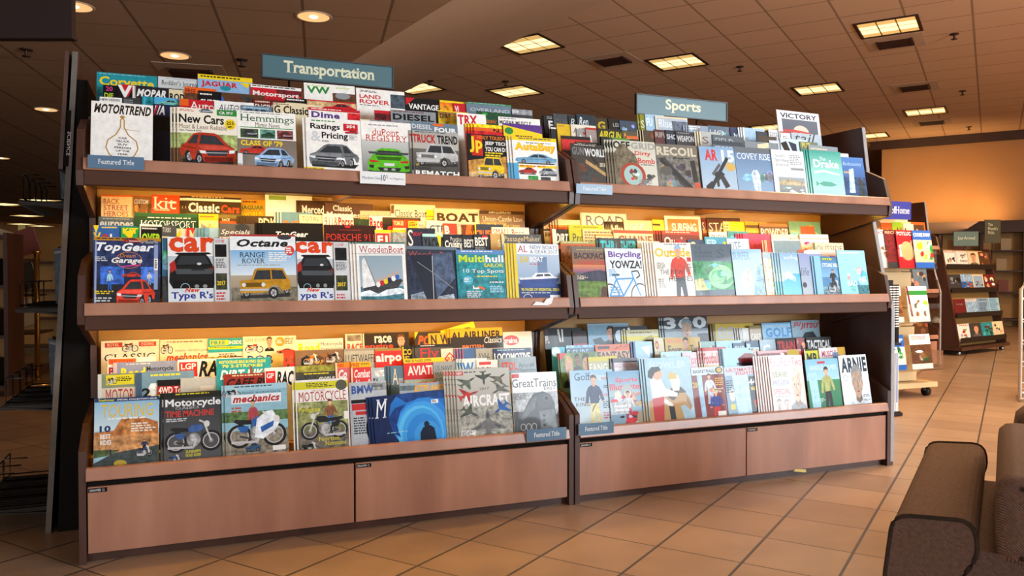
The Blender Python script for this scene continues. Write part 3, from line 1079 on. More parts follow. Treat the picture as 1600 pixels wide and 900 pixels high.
AX = Vector((math.cos(A_ANG), math.sin(A_ANG), 0))       # into the shop
BX = Vector((AX.y, -AX.x, 0))                            # to the right along the back wall
A_FRAME = Matrix(((BX.x, AX.x, 0, 0), (BX.y, AX.y, 0, 0), (0, 0, 1, 0), (0, 0, 0, 1)))


def ab(b, a, z):
    return BX * b + AX * a + Vector((0, 0, z))


def T_ab(b, a, z):
    return tuple(ab(b, a, z))


_c = at_h(1378, 222, H_HIGH)
AW, BW = _c.dot(AX), _c.dot(BX)                          # distance of the orange back wall and its left corner
mb = MB()
mb.box(BW, BW + 16, AW, AW + .2, 0, H_HIGH + .3, T=T_ab)
struct('wall_back', mb, M['wall'], 'orange painted back wall on the right under a dark moulding', 'wall')
mb = MB()
mb.prism([(AW - .10, H_HIGH - .16), (AW, H_HIGH - .16), (AW, H_HIGH), (AW - .16, H_HIGH), (AW - .14, H_HIGH - .05)], BW - .2, BW + 16, 'x', T=T_ab)
struct('trim_1', mb, M['trim'], 'dark brown crown moulding along the top of the orange wall', 'moulding')
mb = MB()
mb.box(-24, BW + 1, AW + 5, AW + 5.2, 0, H_HIGH + .3, T=T_ab)
struct('wall_far', mb, M['wall'], 'farther orange wall set back behind the tiled ceiling edge', 'wall')
mb = MB()
mb.box(BW - .001, BW + .2, AW + .2, AW + 5, 0, H_HIGH + .3, T=T_ab)
struct('wall_return', mb, M['wall'], 'short orange return wall at the corner of the back wall', 'wall')
mb = MB()
mb.raw([(-25, -7, 0), (-25, 34, 0), (-25, 34, 3.8), (-25, -7, 3.8), (-25.2, -7, 0), (-25.2, 34, 0), (-25.2, 34, 3.8), (-25.2, -7, 3.8)],
       [(0, 1, 2, 3), (7, 6, 5, 4), (3, 2, 6, 7), (0, 3, 7, 4), (1, 5, 6, 2)])
struct('wall_left', mb, M['wall'], 'distant orange wall at the left end of the shop', 'wall')
mb = MB()
mb.box(-25, 25, 32, 32.2, 0, 3.8)
struct('wall_end', mb, M['wall'], 'distant orange wall closing the far end of the shop', 'wall')


M['brass_dark'] = new_mat('tan_louvre_grid', (.45, .3, .14), .5)


# ---------------------------------------------------------------- lights and fittings in the ceilings
def troffer(px, py, label, h=H_HIGH, s=0.58, cut=None):
    p = at_h(px, py, h)
    t = thing('ceiling_light', label, 'ceiling light', (p.x, p.y, h), A_ANG - math.pi / 2, 'square ceiling light panels')
    a = s / 2
    f = MB()
    for x0, x1, y0, y1 in ((-a - .03, a + .03, -a - .03, -a), (-a - .03, a + .03, a, a + .03), (-a - .03, -a, -a, a), (a, a + .03, -a, a)):
        f.box(x0, x1, y0, y1, -.012, 0)
    f.build('frame', M['trim'], t)
    d = MB()
    for i in range(2):
        for j in range(3):
            x0, x1 = -a + s * j / 3 + .008, -a + s * (j + 1) / 3 - .008
            y0 = -a + s * i / 2 + .008
            ym = y0 + s / 4 - .004
            y1 = -a + s * (i + 1) / 2 - .008
            d.face([(x0, y0, -.004), (x0, ym, -.007), (x1, ym, -.007), (x1, y0, -.004)], mi=0 if i == 0 else 1)
            d.face([(x0, ym, -.007), (x0, y1, -.004), (x1, y1, -.004), (x1, ym, -.007)], mi=1 if i == 0 else 0)
    d.box(-a, a, -a, a, -.0025, -.001, mi=2)
    d.build('diffuser', [M['lens'], M['lens_hot'], M['brass_dark']], t)


for px, py, lab in ((826, 69, 'square ceiling light nearest the tan bulkhead slope'), (805, 143, 'square ceiling light above the pale grey-blue magazine, left of the vents'),
                    (1058, 97, 'square ceiling light above the right teal sign'), (1388, 42, 'largest square ceiling light, at top right'),
                    (1278, 139, 'square ceiling light just above the tall white magazine'), (1446, 174, 'square ceiling light between two vents at the right'),
                    (1203, 199, 'square ceiling light partly hidden behind the tall white magazine'), (1360, 212, 'square ceiling light beside the dark end panel top'),
                    (650, 137, 'square ceiling light cut off by the left teal sign corner')):
    troffer(px, py, lab)
for px, py, lab in ((8, 319, 'distant ceiling light at the left edge of the photo'), (42, 337, 'distant ceiling light right of the edge one, left of the end rack'),
                    (34, 350, 'distant small ceiling light above the book display'), (66, 312, 'distant ceiling light beside the wire rack'),
                    (16, 358, 'distant ceiling light low at the left edge'), (64, 353, 'distant ceiling light just left of the rack magazines')):
    troffer(px, py, lab, H_LOW, .8)


def downlight(px, py, label):
    p = at_h(px, py, H_LOW)
    t = thing('downlight', label, 'downlight', (p.x, p.y, H_LOW), 0, 'round downlights in the low ceiling')
    m = MB()
    m.lathe([(.112, 0), (.128, -.006), (.134, -.003), (.134, 0)], 28)
    m.build('trim_ring', M['plaster'], t)
    m = MB()
    m.lathe([(.114, -.004), (.10, -.0015), (.06, -.0008), (.0001, -.0005)], 28)
    m.build('reflector', M['can'], t)
    m = MB()
    m.lathe([(.0001, -.012), (.02, -.011), (.03, -.006), (.032, -.001)], 16)
    m.build('bulb', M['bulb'], t)


for px, py, lab in ((490, 26, 'largest round downlight above the left teal sign'), (273, 87, 'round downlight above the pale grey magazine'),
                    (72, 171, 'round downlight left of the tall end board'), (116, 10, 'round downlight half hidden by the dark hanging board'),
                    (2, 247, 'round downlight cut by the left edge of the photo')):
    downlight(px, py, lab)


def vent(px, py, label, h=H_HIGH, rz=None):
    p = at_h(px, py, h)
    t = thing('ceiling_vent', label, 'air vent', (p.x, p.y, h), A_ANG - math.pi / 2 if rz is None else rz, 'ceiling air vents')
    m = MB()
    m.box(-.3, .3, -.3, .3, -.006, -.0005)
    m.build('plate', M['plate'], t)
    m = MB()
    for i in range(6):
        y = -.12 + i * .048
        m.prism([(y, -.007), (y + .03, -.028), (y + .034, -.026), (y + .006, -.006)], -.17, .17, 'x')
    m.build('louvre', M['trim'], t)
    m = MB()
    for s in (-1, 1):
        m.box(s * .18 - .01, s * .18 + .01, -.14, .16, -.03, -.006)
    m.build('side_rail', M['trim'], t)


M['plate'] = noisy('vent_plate', (0.54, 0.41, 0.30), (0.58, 0.44, 0.32), 5, 0.8, spec=.1)
vent(958, 94, 'square air vent left of the light above the right teal sign')
vent(1399, 66, 'air vent just below the largest square ceiling light')
vent(1430, 136, 'air vent above the light panel at the right')
vent(1456, 191, 'farthest air vent, close to the orange wall')
vent(300, 112, 'air vent in the low ceiling behind the teal and grey magazines', H_LOW, math.radians(13.7))


def sprinkler(px, py, label, h=H_HIGH):
    p = at_h(px, py, h)
    t = thing('sprinkler', label, 'sprinkler', (p.x, p.y, h), 0, 'ceiling sprinkler heads')
    m = MB()
    m.lathe([(.05, 0), (.048, -.008), (.02, -.012), (.014, -.014)], 14)
    m.build('escutcheon', M['trim'], t)
    m = MB()
    m.lathe([(.012, -.010), (.012, -.05), (.008, -.055), (.034, -.058), (.034, -.062), (.0001, -.063)], 12)
    m.build('deflector', M['trim'], t)


for px, py, lab in ((1156, 104, 'sprinkler head right of the light above the teal sign'), (1491, 53, 'sprinkler head right of the largest ceiling light'),
                    (1504, 142, 'sprinkler head in the middle of the right ceiling'), (1514, 198, 'sprinkler head nearest the orange wall'),
                    (790, 127, 'sprinkler head above the light behind the left shelf'), (672, 126, 'tiny sprinkler head right of the left teal sign')):
    sprinkler(px, py, lab)
sprinkler(41, 77, 'sprinkler head below the dark hanging board', H_LOW)
sprinkler(378, 93, 'sprinkler head left of the left teal sign', H_LOW)

# hanging board at top left
p0, p1 = at_d(-60, 30, 3.1), at_d(112, 58, 3.1)
t = thing('hanging_board', 'dark maroon board hanging from the ceiling at top left', 'hanging sign', (p1.x, p1.y, p1.z), 0)
m = MB()
m.box(-.62, 0, 0, .03, 0, .30, bev=.004)
m.build('panel', M['maroon'], t)
m = MB()
m.box(-.625, .004, -.006, .036, .294, .306)
m.box(-.625, .004, -.006, .036, -.006, .006)
m.build('edge_frame', M['maroon'], t)
for x in (-.5, -.1):
    m = MB()
    m.tube([(x, .015, .30), (x, .015, H_LOW - p1.z)], .004)
    m.build('rod', M['wire'], t)

# unseen area light added to brighten the orange wall from below
area('wall_wash_fill', ab(BW + 1.2, AW - .9, 2.0), ab(BW + .6, AW, 2.9), 2.2, .4, 30, (1.0, .56, .22))

# ---------------------------------------------------------------- the two magazine fixtures
FIN = {'top': [(0.0, 1.262), (-.006, 1.31), (.036, 1.452), (.150, 1.505), (.46, 1.56), (.46, 1.18), (.40, 1.18)],
       'middle': [(0.0, .800), (-.006, .83), (.024, .964), (.138, 1.017), (.46, 1.06), (.46, .70), (.40, .70)],
       'bottom': [(-.004, 0), (-.004, .379), (.128, .45), (.46, .50), (.46, 0)]}
END_PANEL = [(.0, 0), (.0, .79), (.067, .99), (.135, 1.29), (.199, 1.742), (.56, 1.742), (.56, 0)]


def bay(root, W, left_end, right_end, lights, lips=(1.355, .871, .320), tier=True, numbers=('12', '11')):
    """one magazine fixture in its own frame: x along the shelves, y into depth, z up"""
    m = MB()
    m.box(0, W, .462, .480, .0, 1.56)
    m.build('back_panel', M['inner'], root)
    m = MB()
    m.box(0, W, .03, .44, 0, .03)
    m.build('plinth', M['dark_wood'], root)
    for name, hl in zip(('top', 'middle', 'bottom'), lips):
        s = MB()
        s.box(0, W, .03, .461, hl - .060, hl - .036)
        sh = s.build('shelf', M['wood'], root)
        s = MB()
        s.prism([(-.004, hl - .004), (.000, hl), (.020, hl), (.020, hl - .036), (.004, hl - .042), (-.010, hl - .041), (-.012, hl - .037)], 0, W, 'x')
        s.build('shelf_lip', M['wood'], sh)
        if name != 'bottom':
            s = MB()
            s.prism([(.004, hl - .0425), (.022, hl - .0425), (.022, hl - .092), (.008, hl - .092), (.004, hl - .088)], 0, W, 'x')
            s.build('fascia', M['fascia'], sh)
        else:
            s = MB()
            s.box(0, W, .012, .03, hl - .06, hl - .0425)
            s.build('gap_shade_strip', M['black'], sh)  # black strip that paints in the shade of the gap
        if tier:
            d0 = hl - .0355
            for k, (dw, v) in enumerate(((.010, .122), (.050, .212), (.120, .304))):
                s = MB()
                s.box(.001, W - .001, v, .4605, d0, hl + dw - .0008)
                s.build('step', M['inner'], sh)
                d0 = hl + dw - .0006
        for side, end in ((0, left_end), (1, right_end)):
            prof = FIN[name]
            if hl != SHELF[name]:
                dz = hl - SHELF[name]
                prof = [(p, q + dz if q > .01 else q) for p, q in prof]
            s = MB()
            x0, x1 = (-.022, -.0005) if side == 0 else (W + .0005, W + .022)
            s.prism(prof, x0, x1, 'x')
            s.build('shelf_bracket' if name != 'bottom' else 'side_board', M['dark_wood'] if name != 'bottom' else M['dark_wood'], root)
    for side, end in ((0, left_end), (1, right_end)):
        s = MB()
        x0, x1 = (-.022, -.0005) if side == 0 else (W + .0005, W + .022)
        if end:
            s.prism([(p + .001, q) for p, q in END_PANEL], x0 + .0225 * (1 if side else -1), x1 + .0225 * (1 if side else -1), 'x')
            s.build('end_panel', M['dark_wood'], root)
            e = MB()
            xa, xb = sorted((x0 + .0225 * (1 if side else -1), x1 + .0225 * (1 if side else -1)))
            e.prism([(p + dp, q) for p, q, dp in ((0, .02, 0), (0, .79, 0), (.067, .99, 0), (.135, 1.29, 0), (.199, 1.742, 0), (.199, 1.742, -.004), (.135, 1.29, -.004), (.067, .99, -.004), (0, .79, -.004), (0, .02, -.004))], xa, xb, 'x')
            e.build('edge_band', M['edge_lit'], root)
        else:
            s.box(x0, x1, .40, .462, .50, 1.56)
            s.build('upright', M['dark_wood'], root)
    # kick drawers
    for i in range(2):
        a, b = (.004, W / 2 - .004) if i == 0 else (W / 2 + .004, W - .004)
        s = MB()
        s.prism([(a, .034), (b, .034), (b, lips[2] - .064), (a, lips[2] - .064)], .004, .022, 'y')
        d = s.build('drawer_front', M['wood'], root)
        if numbers:
            s = MB()
            s.box(a + .002, a + .058, .0025, .0038, lips[2] - .082, lips[2] - .068)
            tg = s.build('drawer_tag', M['black'], d)
            s = MB()
            s.text('DRAWER ' + numbers[i], (a + .006, .0022, lips[2] - .079), (1, 0, 0), (0, 0, 1), .044, .008)
            s.build('drawer_number', M['paper'], tg)
    for name in lights:
        hl = SHELF[name]
        for i in range(2):
            a, b = (.05, W / 2 - .03) if i == 0 else (W / 2 + .03, W - .05)
            s = MB()
            s.box(a - .01, b + .01, .130, .170, hl - .0635, hl - .0602)
            lt = s.build('strip_light', M['paper'], root)
            s = MB()
            s.tube([(a, .150, hl - .0705), (b, .150, hl - .0705)], .0068, 8)
            s.build('light_tube', M['tube'], lt)
            for x in (a - .008, b):
                s = MB()
                s.box(x, x + .008, .142, .158, hl - .077, hl - .0636)
                s.build('lamp_holder', M['paper'], lt)
        s = MB()
        s.box(W / 2 - .012, W / 2 + .012, .03, .40, hl - .085, hl - .0605)
        s.build('shelf_rib', M['wood'], root)


WL, WR = 1.791, 1.744
t = thing('magazine_fixture', 'wooden magazine fixture under the left teal sign, three stepped shelves over drawers', 'magazine rack', fw(0, 0, 0), TH, 'wooden magazine fixtures')
bay(t, WL, False, False, ('top', 'middle'))
t = thing('magazine_fixture', 'wooden magazine fixture under the right teal sign, with tall dark end panel', 'magazine rack', fw(1.842, 0, 0), TH, 'wooden magazine fixtures')
bay(t, WR, False, True, ('top',), numbers=('10', '9'))


# ---------------------------------------------------------------- signs on top, plaques and papers on the lips
def top_sign(u0, u1, w0, w1, v, word, label, xa, xb, ya, yb):
    t = thing('section_sign', label, 'sign', fw(u0, v, w0), TH, 'teal section signs on the fixtures')
    W, Hh = u1 - u0, w1 - w0
    m = MB()
    m.box(.004, W - .004, -.006, .006, .004, Hh - .004)
    m.build('sign_board', M['sign'], t)
    m = MB()
    for b in ((0, W, 0, .005), (0, W, Hh - .005, Hh), (0, .005, .005, Hh - .005), (W - .005, W, .005, Hh - .005)):
        m.box(b[0], b[1], -.010, .010, b[2], b[3])
    m.build('sign_frame', M['sign_frame'], t)
    m = MB()
    m.text(word, (W * xa, -.0066, Hh * ya), (1, 0, 0), (0, 0, 1), W * (xb - xa), Hh * (yb - ya), style='sbq')
    m.build('sign_lettering', M['cream'], t)
    for x in (W * .2, W * .66):
        m = MB()
        m.tube([(x, 0, 1.50 - w0), (x, 0, .0)], .0045, 8)
        m.build('stem', M['wire'], t)


top_sign(.601, 1.146, 1.764, 1.862, .40, 'Transportation', 'teal sign with cream lettering above the left fixture', .16, .85, .16, .80)
top_sign(2.355, 2.897, 1.753, 1.853, .40, 'Sports', 'teal sign with cream lettering above the right fixture', .31, .70, .20, .86)


def plaque(x0, x1, y0, y1, label, v=-.0175):
    a = at_row(x0, y0, v, 0, 0)
    b = at_row(x1, y0, v, 0, 0)
    c = at_row(x0, y1, v, 0, 0)
    W, Hh = b[0] - a[0], a[1] - c[1]
    t = thing('shelf_plaque', label, 'shelf sign', fw(a[0], v, c[1]), TH, 'blue plaques on the shelf lips')
    m = MB()
    m.box(0, W, 0, .0025, 0, Hh)
    m.build('plaque_plate', M['plaque'], t)
    m = MB()
    m.text('Featured Title', (W * .18, -.0006, Hh * .34), (1, 0, 0), (0, 0, 1), W * .64, Hh * .38, style='s')
    m.build('plaque_lettering', M['white_ink'], t)


plaque(137, 225, 241.5, 262, 'blue plaque on the upper left shelf, under the gold caliper magazine')
plaque(900.5, 957, 286.5, 302, 'blue plaque under the gold pistol magazine')
plaque(823, 885, 672, 691, 'blue plaque under the steam locomotive magazine')
plaque(904, 959, 663, 681, 'blue plaque under the golfer in navy shirt')

a = at_row(562.5, 267, -.0175, 0, 0)
b = at_row(633.5, 267, -.0175, 0, 0)
t = thing('price_card', 'white discount card hanging on the upper left shelf lip', 'card', fw(a[0], -.0175, a[1] - .046), TH)
W = b[0] - a[0]
m = MB()
m.box(0, W, 0, .0008, 0, .046)
m.build('card_sheet', M['paper'], t)
m = MB()
m.text('Members Save', (W * .05, -.0003, .017), (1, 0, 0), (0, 0, 1), W * .40, .011)
m.text('10', (W * .46, -.0003, .012), (1, 0, 0), (0, 0, 1), W * .1, .024, style='b')
m.text('%', (W * .565, -.0003, .022), (1, 0, 0), (0, 0, 1), W * .05, .013)
m.text('on Magazines', (W * .65, -.0003, .017), (1, 0, 0), (0, 0, 1), W * .31, .010)
m.build('card_lettering', noisy('grey_blue_ink', (.10, .13, .2), (.12, .15, .22)), t)


def scrap(name, label, pts, v, mat, z0=None):
    m = MB()
    q = [at_row(x, y, v, 0, 0) for x, y in pts]
    u0, w0 = q[0]
    m.prism([(u - u0, w - w0) for u, w in q], 0, .0008, 'y')
    o = m.build(name, mat)
    o.location = fw(u0, v, w0)
    o.rotation_euler = (0, 0, TH)
    return tag(o, label, 'paper')


scrap('paper_scrap', 'torn white paper stuck on the lip below the blue motor yacht magazine', [(832, 477), (838, 471), (850, 473), (854, 467), (865, 464), (862, 474), (856, 477)], -.0165, M['paper'])
M['yellow_paper'] = new_mat('yellow_paper', (.75, .6, .2), .6)
scrap('paper_scrap', 'folded yellow-white paper sticking out under the right fixture drawers', [(1240, 736.5), (1243, 733), (1259, 733.5), (1260, 738), (1256, 738)], .0, M['yellow_paper'])

# small price sticker between the red family car and the two-car magazines
scrap('price_sticker', 'small white price sticker beside the white two-car magazine', [(371.5, 255), (371.5, 239), (379, 239.5), (379.5, 256)], .02, M['paper'])

# ---------------------------------------------------------------- the magazines, shelf by shelf, row by row (left to right)
F = fill_row
# ---- top shelf, left
F('top', 'left', 3, [
    (152, 246, 112, 't', 'teal magazine with yellow script title', 'Z;.04,.9,.015,.03;c;1|t;Corvette;y;.04,.95,.06,.2;b|N;.0,1,.25,1;t;n'),
    (247, 309, 119, 'l', "pale grey magazine with thin black serif title", "Z;.2,.98,.015,.03;a;1|t;Rodder's Journal;D;.08,1,.05,.15;s|L;.1,.2,.9,.16;d;.01"),
    (309, 394, 115, 'S', 'sky blue magazine with yellow top band', 'R;0,1,0,.075;y|Z;.05,.95,.02,.06;k;1|t;JAGUAR;r;.06,.72,.1,.21;B|P;.76,.09,.98,.09,.9,.17;y|E;.4,.6,.16,.24;t'),
    (391, 470, 131, 'r', 'red magazine with white top strip', 'R;0,1,0,.05;w|Z;.03,.97,.012,.04;k;1|N;.5,1,.05,.14;m|t;Motorsport;w;.04,.95,.1,.2;b'),
    (476, 555, 129, 'w', 'white magazine with green block letters', 'T;Performance;L;.04,.5,.02,.055;|t;VW;g;.05,.5,.05,.17;B|Z;.62,.95,.04,.07;L;2|N;.55,1,.14,.3;B|E;.6,.9,.13,.24;a'),
    (556, 631, 137, 'w', 'white magazine with red two-line title', 'Z;.08,.5,.03,.07;k;2|t;LAND;r;.06,.5,.1,.17;b|T;ROVER;r;.06,.68,.185,.26;b|N;.7,1,.06,.3;H|Z;.06,.5,.28,.3;k;1'),
    (634, 686, 152, 'k', 'black magazine with white capitals and red flash', 'P;0,0,.28,0,.0,.14;r|t;VANTAGE;w;.08,.98,.1,.2;b'),
    (686, 711, 156, 'y', 'yellow and red photo magazine', 'N;0,1,.04,.3;o;y|t;DIRT;r;.2,.9,.18,.26;b'),
    (709, 731, 161, 'r', 'red magazine with white letters Vi', 't;Vi;w;.04,.2,.05,.16;b'),
    (729, 799, 159, 'h', 'grey-blue magazine with thin spaced title', 'R;0,1,0,.025;g|Z;.05,.9,.005,.02;c;1|t;OVERLAND;l;.08,.95,.1,.16;'),
    (800, 826, 170, 'd', 'dark magazine with pale grey strip', 'N;0,1,0,.1;a|Z;.02,.5,.03,.08;w;2'),
])
F('top', 'left', 2, [
    (160, 186, 132, 'k', 'black magazine with pink numeral and lime word', 'T;20;P;.08,.3,.02,.09;b|T;DIE;L;.04,.32,.12,.2;b'),
    (184, 213, 131, 'k', 'black magazine with large white V', 'P;.05,.0,.5,.0,.3,.2;r|t;VI;w;.0,.55,.01,.2;B'),
    (213, 262, 134, 'D', 'dark magazine with slanted white letters', 't;MOPAR;w;.02,.95,.04,.16;Bi|R;.05,.5,.19,.28;y|R;.55,1,.17,.3;t'),
    (263, 290, 139, 'e', 'beige magazine with wide black letters', 't;ROD;k;.04,.9,.06,.17;B|R;0,1,.2,.3;c'),
    (288, 316, 135, 'o', 'orange magazine with dark red print', 'N;0,1,.1,.3;B|T;FREE;m;.03,.35,.03,.1;b'),
    (310, 346, 141, 'k', 'black magazine with white SUP lettering', 'Z;.05,.6,.04,.08;w;1|t;SUPER;w;.03,.9,.13,.22;Bi'),
    (346, 393, 144, 'B', 'dark brown photo magazine', 'blobs;0,1,0,.3;Bkd|E;-.2,.1,.05,.25;b|t;DRAG;r;.1,.8,.14,.22;bi'),
    (396, 432, 154, 'm', 'dark red magazine with slanted white title', 'Z;.1,.8,.03,.07;e;1|t;ENGINE;w;.03,.98,.08,.18;Bi'),
    (446, 478, 152, 'k', 'black strip magazine with small white print', 'R;0,1,.08,.3;e|Z;.05,.95,.02,.06;w;1'),
    (480, 556, 155, 'e', 'cream magazine with blurred red car', 'R;0,1,0,.02;r|N;0,1,.02,.3;T|side;.3,1,.02,.2;r|Z;.05,.4,.15,.2;c;2'),
    (586, 611, 172, 'r', 'red magazine with dark lettering', 'N;0,1,.05,.3;m|T;ROD;k;.03,.4,.06,.14;b'),
    (611, 681, 171, 'a', 'grey magazine with heavy black letters', 'Z;.05,.9,.015,.04;m;1|t;DIESEL;k;.04,.96,.06,.17;B|N;.3,1,.2,.3;k'),
    (684, 714, 172, 'y', 'yellow off-road magazine with brown photo', 'N;0,1,.02,.3;q;y|T;DIRT;k;.05,.4,.05,.13;b'),
    (744, 780, 173, 'G', 'green landscape magazine with orange script', 'blobs;0,1,0,.3;GgG|t;Classic;o;.05,.85,.12,.2;i|N;0,1,.22,.3;B'),
    (779, 831, 182, 'w', 'white magazine with condensed black title', 'Z;.05,.6,.02,.04;k;1|t;MOPAR MUSCLE;d;.03,.97,.06,.13;b|N;0,1,.16,.3;r'),
])
F('top', 'left', 1, [
    (157, 192, 151, 'w', 'white-topped magazine with tiny black capitals', 'T;NEW DESIGN;k;.03,.9,.02,.055;b|N;0,1,.08,.3;d'),
    (193, 222, 152, 'd', 'charcoal magazine with grey print', 'Z;.05,.6,.03,.09;a;2'),
    (221, 243, 150, 't', 'teal edged magazine', 'R;.1,.2,0,.4;C|N;.2,1,.02,.4;t'),
    (240, 286, 151, 'C', 'bright blue magazine with green car roof', 'side;.1,.9,.02,.14;v|N;0,1,.14,.3;n'),
    (239, 268, 162, 'n', 'navy magazine with white and red A', 'T;1/A;w;.02,.35,.02,.16;Bi|P;.1,.02,.16,.02,.06,.16,.0,.16;r|N;0,1,.18,.4;k'),
    (281, 336, 154, 'r', 'red magazine with thin white serif letters', 'R;0,.25,0,.1;o|t;Auto;w;.28,.98,.03,.15;s'),
    (336, 376, 157, 'w', 'white magazine with thin black slanted letters', 't;AUTO;d;.15,.95,.05,.16;i|Z;.4,.95,.1,.15;a;2'),
    (377, 429, 164, 'h', 'steel blue magazine with dark word CAR', 'Z;.05,.9,.02,.06;c;1|t;CAR;n;.1,.8,.05,.14;B'),
    (428, 483, 160, 'e', 'pale olive magazine with condensed black title', 'Z;.0,.6,.015,.04;B;1|t;G Classic;k;.02,.98,.04,.17;b'),
    (482, 562, 167, 'w', 'white magazine with red strip and purple letters', 'R;0,1,0,.045;r|Z;.05,.75,.012,.035;w;1|t;Dime;p;.05,.6,.06,.16;B|N;.75,1,.05,.2;r'),
    (563, 640, 186, 'e', 'cream magazine with red letters UK', 't;UK;r;.02,.18,.02,.09;Bi|N;.2,1,.0,.2;a'),
    (641, 713, 189, 'h', 'grey magazine with blurred white lettering', 't;DIESEL;l;.02,.45,.04,.12;B|T;FOUR;w;.5,.98,.07,.15;B|R;.48,.7,.01,.05;o'),
    (714, 742, 176, 'w', 'white magazine with large red letters', 't;TRX;r;.03,.7,.03,.2;B|N;.3,1,.2,.4;k'),
    (740, 786, 193, 'o', 'orange magazine with yellow lower edge', 'N;0,1,.0,.06;y|T;N;k;.65,.85,.06,.14;b|N;0,1,.12,.3;r', 3),
    (786, 846, 192, 'p', 'purple magazine with yellow cover band', 'P;0,.03,1,.15,1,.4,0,.4;y|E;.03,.25,.07,.19;g|Z;.3,.9,.2,.24;m;1'),
])
F('top', 'left', 0, [
    (142, 238, 157, 'w', 'white magazine with brown slanted title and gold caliper',
     'T;MOTORTREND;2e2214;.04,.97,.035,.2;Bi|L;.5,.26,.47,.3,.47,.42,.4,.55,.27,.65,.24,.78,.3,.9,.42,.97,.58,.97,.7,.9,.76,.78,.73,.65,.6,.55,.53,.42,.53,.3,.5,.26;K;.02|E;.46,.54,.22,.27;K|L;.5,.45,.78,.47;K;.008|'
     'T;CAR;k;.44,.58,.59,.625;b|T;TRUCK;k;.4,.62,.645,.68;b|T;SUV;k;.43,.59,.7,.735;b|T;PERSON;k;.38,.64,.755,.79;b|T;OF THE;k;.4,.62,.81,.845;b|T;YEAR;k;.42,.6,.865,.9;b|R;.25,.78,.95,1.0;K'),
    (277, 370, 167, 'e', 'cream magazine with red family car',
     'R;0,1,0,1.1;f1ead6|N;0,1,.45,.75;9fae6a|N;0,1,.72,1.1;B|R;.66,1,.0,.105;g|T;CR;w;.7,.8,.03,.08;b|Z;.82,.97,.03,.08;w;2|Z;.04,.3,.03,.07;r;2|car34;.36,.6,.0,.07;h|T;New Cars;k;.03,.78,.11,.27;b|E;.79,.98,.16,.35;y|T;255;k;.82,.95,.2,.26;b|Z;.84,.94,.28,.33;k;2|T;Most & Least Reliable;7a5a44;.03,.83,.29,.37;|T;Cars, Trucks & SUVs;k;.03,.4,.385,.42;b|car34;.04,.97,.42,1.0;b23420', 2),
    (371, 462, 172, 'f0efe6', 'white magazine with green serif title and two cars',
     'Z;.05,.9,.02,.05;a;1|T;Hemmings;1f5a34;.05,.97,.06,.22;s|T;Motor News;B;.3,.72,.2,.28;s|R;.05,.95,.285,.3;g|N;.05,.35,.32,.48;3f5a38|N;.38,.64,.32,.48;5c9080|N;.67,.95,.32,.48;8a4a4a|car34;.08,.33,.33,.46;d|side;.4,.63,.36,.46;G|car34;.69,.94,.34,.46;m|R;0,1,.5,1.1;7d6e62;8d857c|T;CLASS OF \'79;y;.05,.76,.52,.62;B|side;.03,.55,.6,.78;c8382a|car34;.27,.95,.64,1.0;8fb0d4;f|R;0,.07,.78,1.0;w|Z;.01,.06,.8,.98;k;4'),
    (478, 563, 183, 'w', 'white magazine with grey family car',
     'Z;.1,.55,.04,.08;g;1|R;.68,.95,.08,.22;r|T;354;w;.74,.9,.1,.16;b|side;.7,.96,.2,.27;r|T;&;l;.08,.27,.25,.45;b|T;Ratings;k;.08,.62,.1,.24;b|T;Pricing;k;.28,.76,.26,.42;b|T;GUIDE;k;.28,.4,.42,.45;b|Z;.78,.95,.3,.4;a;4|car34;.04,.95,.48,.94;6c7074;f|R;0,.3,.94,1.05;y|T;2 Mazda;k;.03,.3,.955,.99;b', 1),
    (564, 642, 188, 'w', 'white magazine with lime green sports car',
     'R;0,1,.36,1.1;c9cbc6;5d605c|Z;.15,.9,.06,.1;a;1|T;duPont;c33a2a;.22,.75,.14,.26;s|T;REGISTRY;c33a2a;.08,.92,.26,.38;s|rear;.1,.95,.5,.97;58b51e'),
    (644, 715, 203, '9a9890', 'grey magazine with silver pickup truck',
     'R;0,1,0,.4;a9a8a2;b8b4aa|R;0,1,.4,1.1;6b6862;3a3836|Z;.05,.9,.02,.05;d;1|T;TRUCK;b3261e;.0,.5,.08,.27;B|T;TREND;k;.53,.98,.08,.27;B|boxcar;.06,.97,.27,.78;b9bab8|T;of;y;.05,.12,.72,.78;|T;Diesel;k;.03,.35,.78,.86;|T;REMATCH;w;.03,.98,.88,1.0;B', 1),
    (729, 793, 208, 'k', 'black magazine with yellow jeep in desert',
     'P;0,.6,.3,.55,.7,.5,1,.45,1,1.1,0,1.1;c08a42;.3|N;0,1,.85,1.1;T|R;.1,.36,.02,.48;c8281c|T;Jp;f2d31c;.05,.36,.06,.42;B|T;HOLY TOLEDO;e07a1c;.24,.95,.03,.11;b|T;JEEP TECH;w;.42,.97,.15,.25;b|T;YOU CAN DO;w;.42,.97,.27,.37;b|Z;.42,.95,.39,.5;y;2|boxcar;.2,.85,.48,.98;e8c11c'),
    (800, 869, 213, 'w', 'white magazine with yellow title and blue coupe',
     'R;0,1,0,.08;f2cf1e|Z;.15,.95,.02,.06;d;1|Z;.3,.9,.12,.15;d;1|T;AutaBuy;d98a00;.06,.97,.13,.36;B|T;AutaBuy;f5c400;.05,.95,.125,.345;B|side;.04,.97,.36,.62;6d9fc0|R;.03,.46,.64,.7;y|R;.53,.97,.64,.7;y|Z;.05,.95,.65,.69;r;1|side;.1,.5,.68,.86;b8302a|car34;.55,.96,.69,.88;a|N;.3,.52,.88,1.05;g|N;.58,.8,.9,1.05;d|R;0,.1,.6,1.05;C', 2),
])
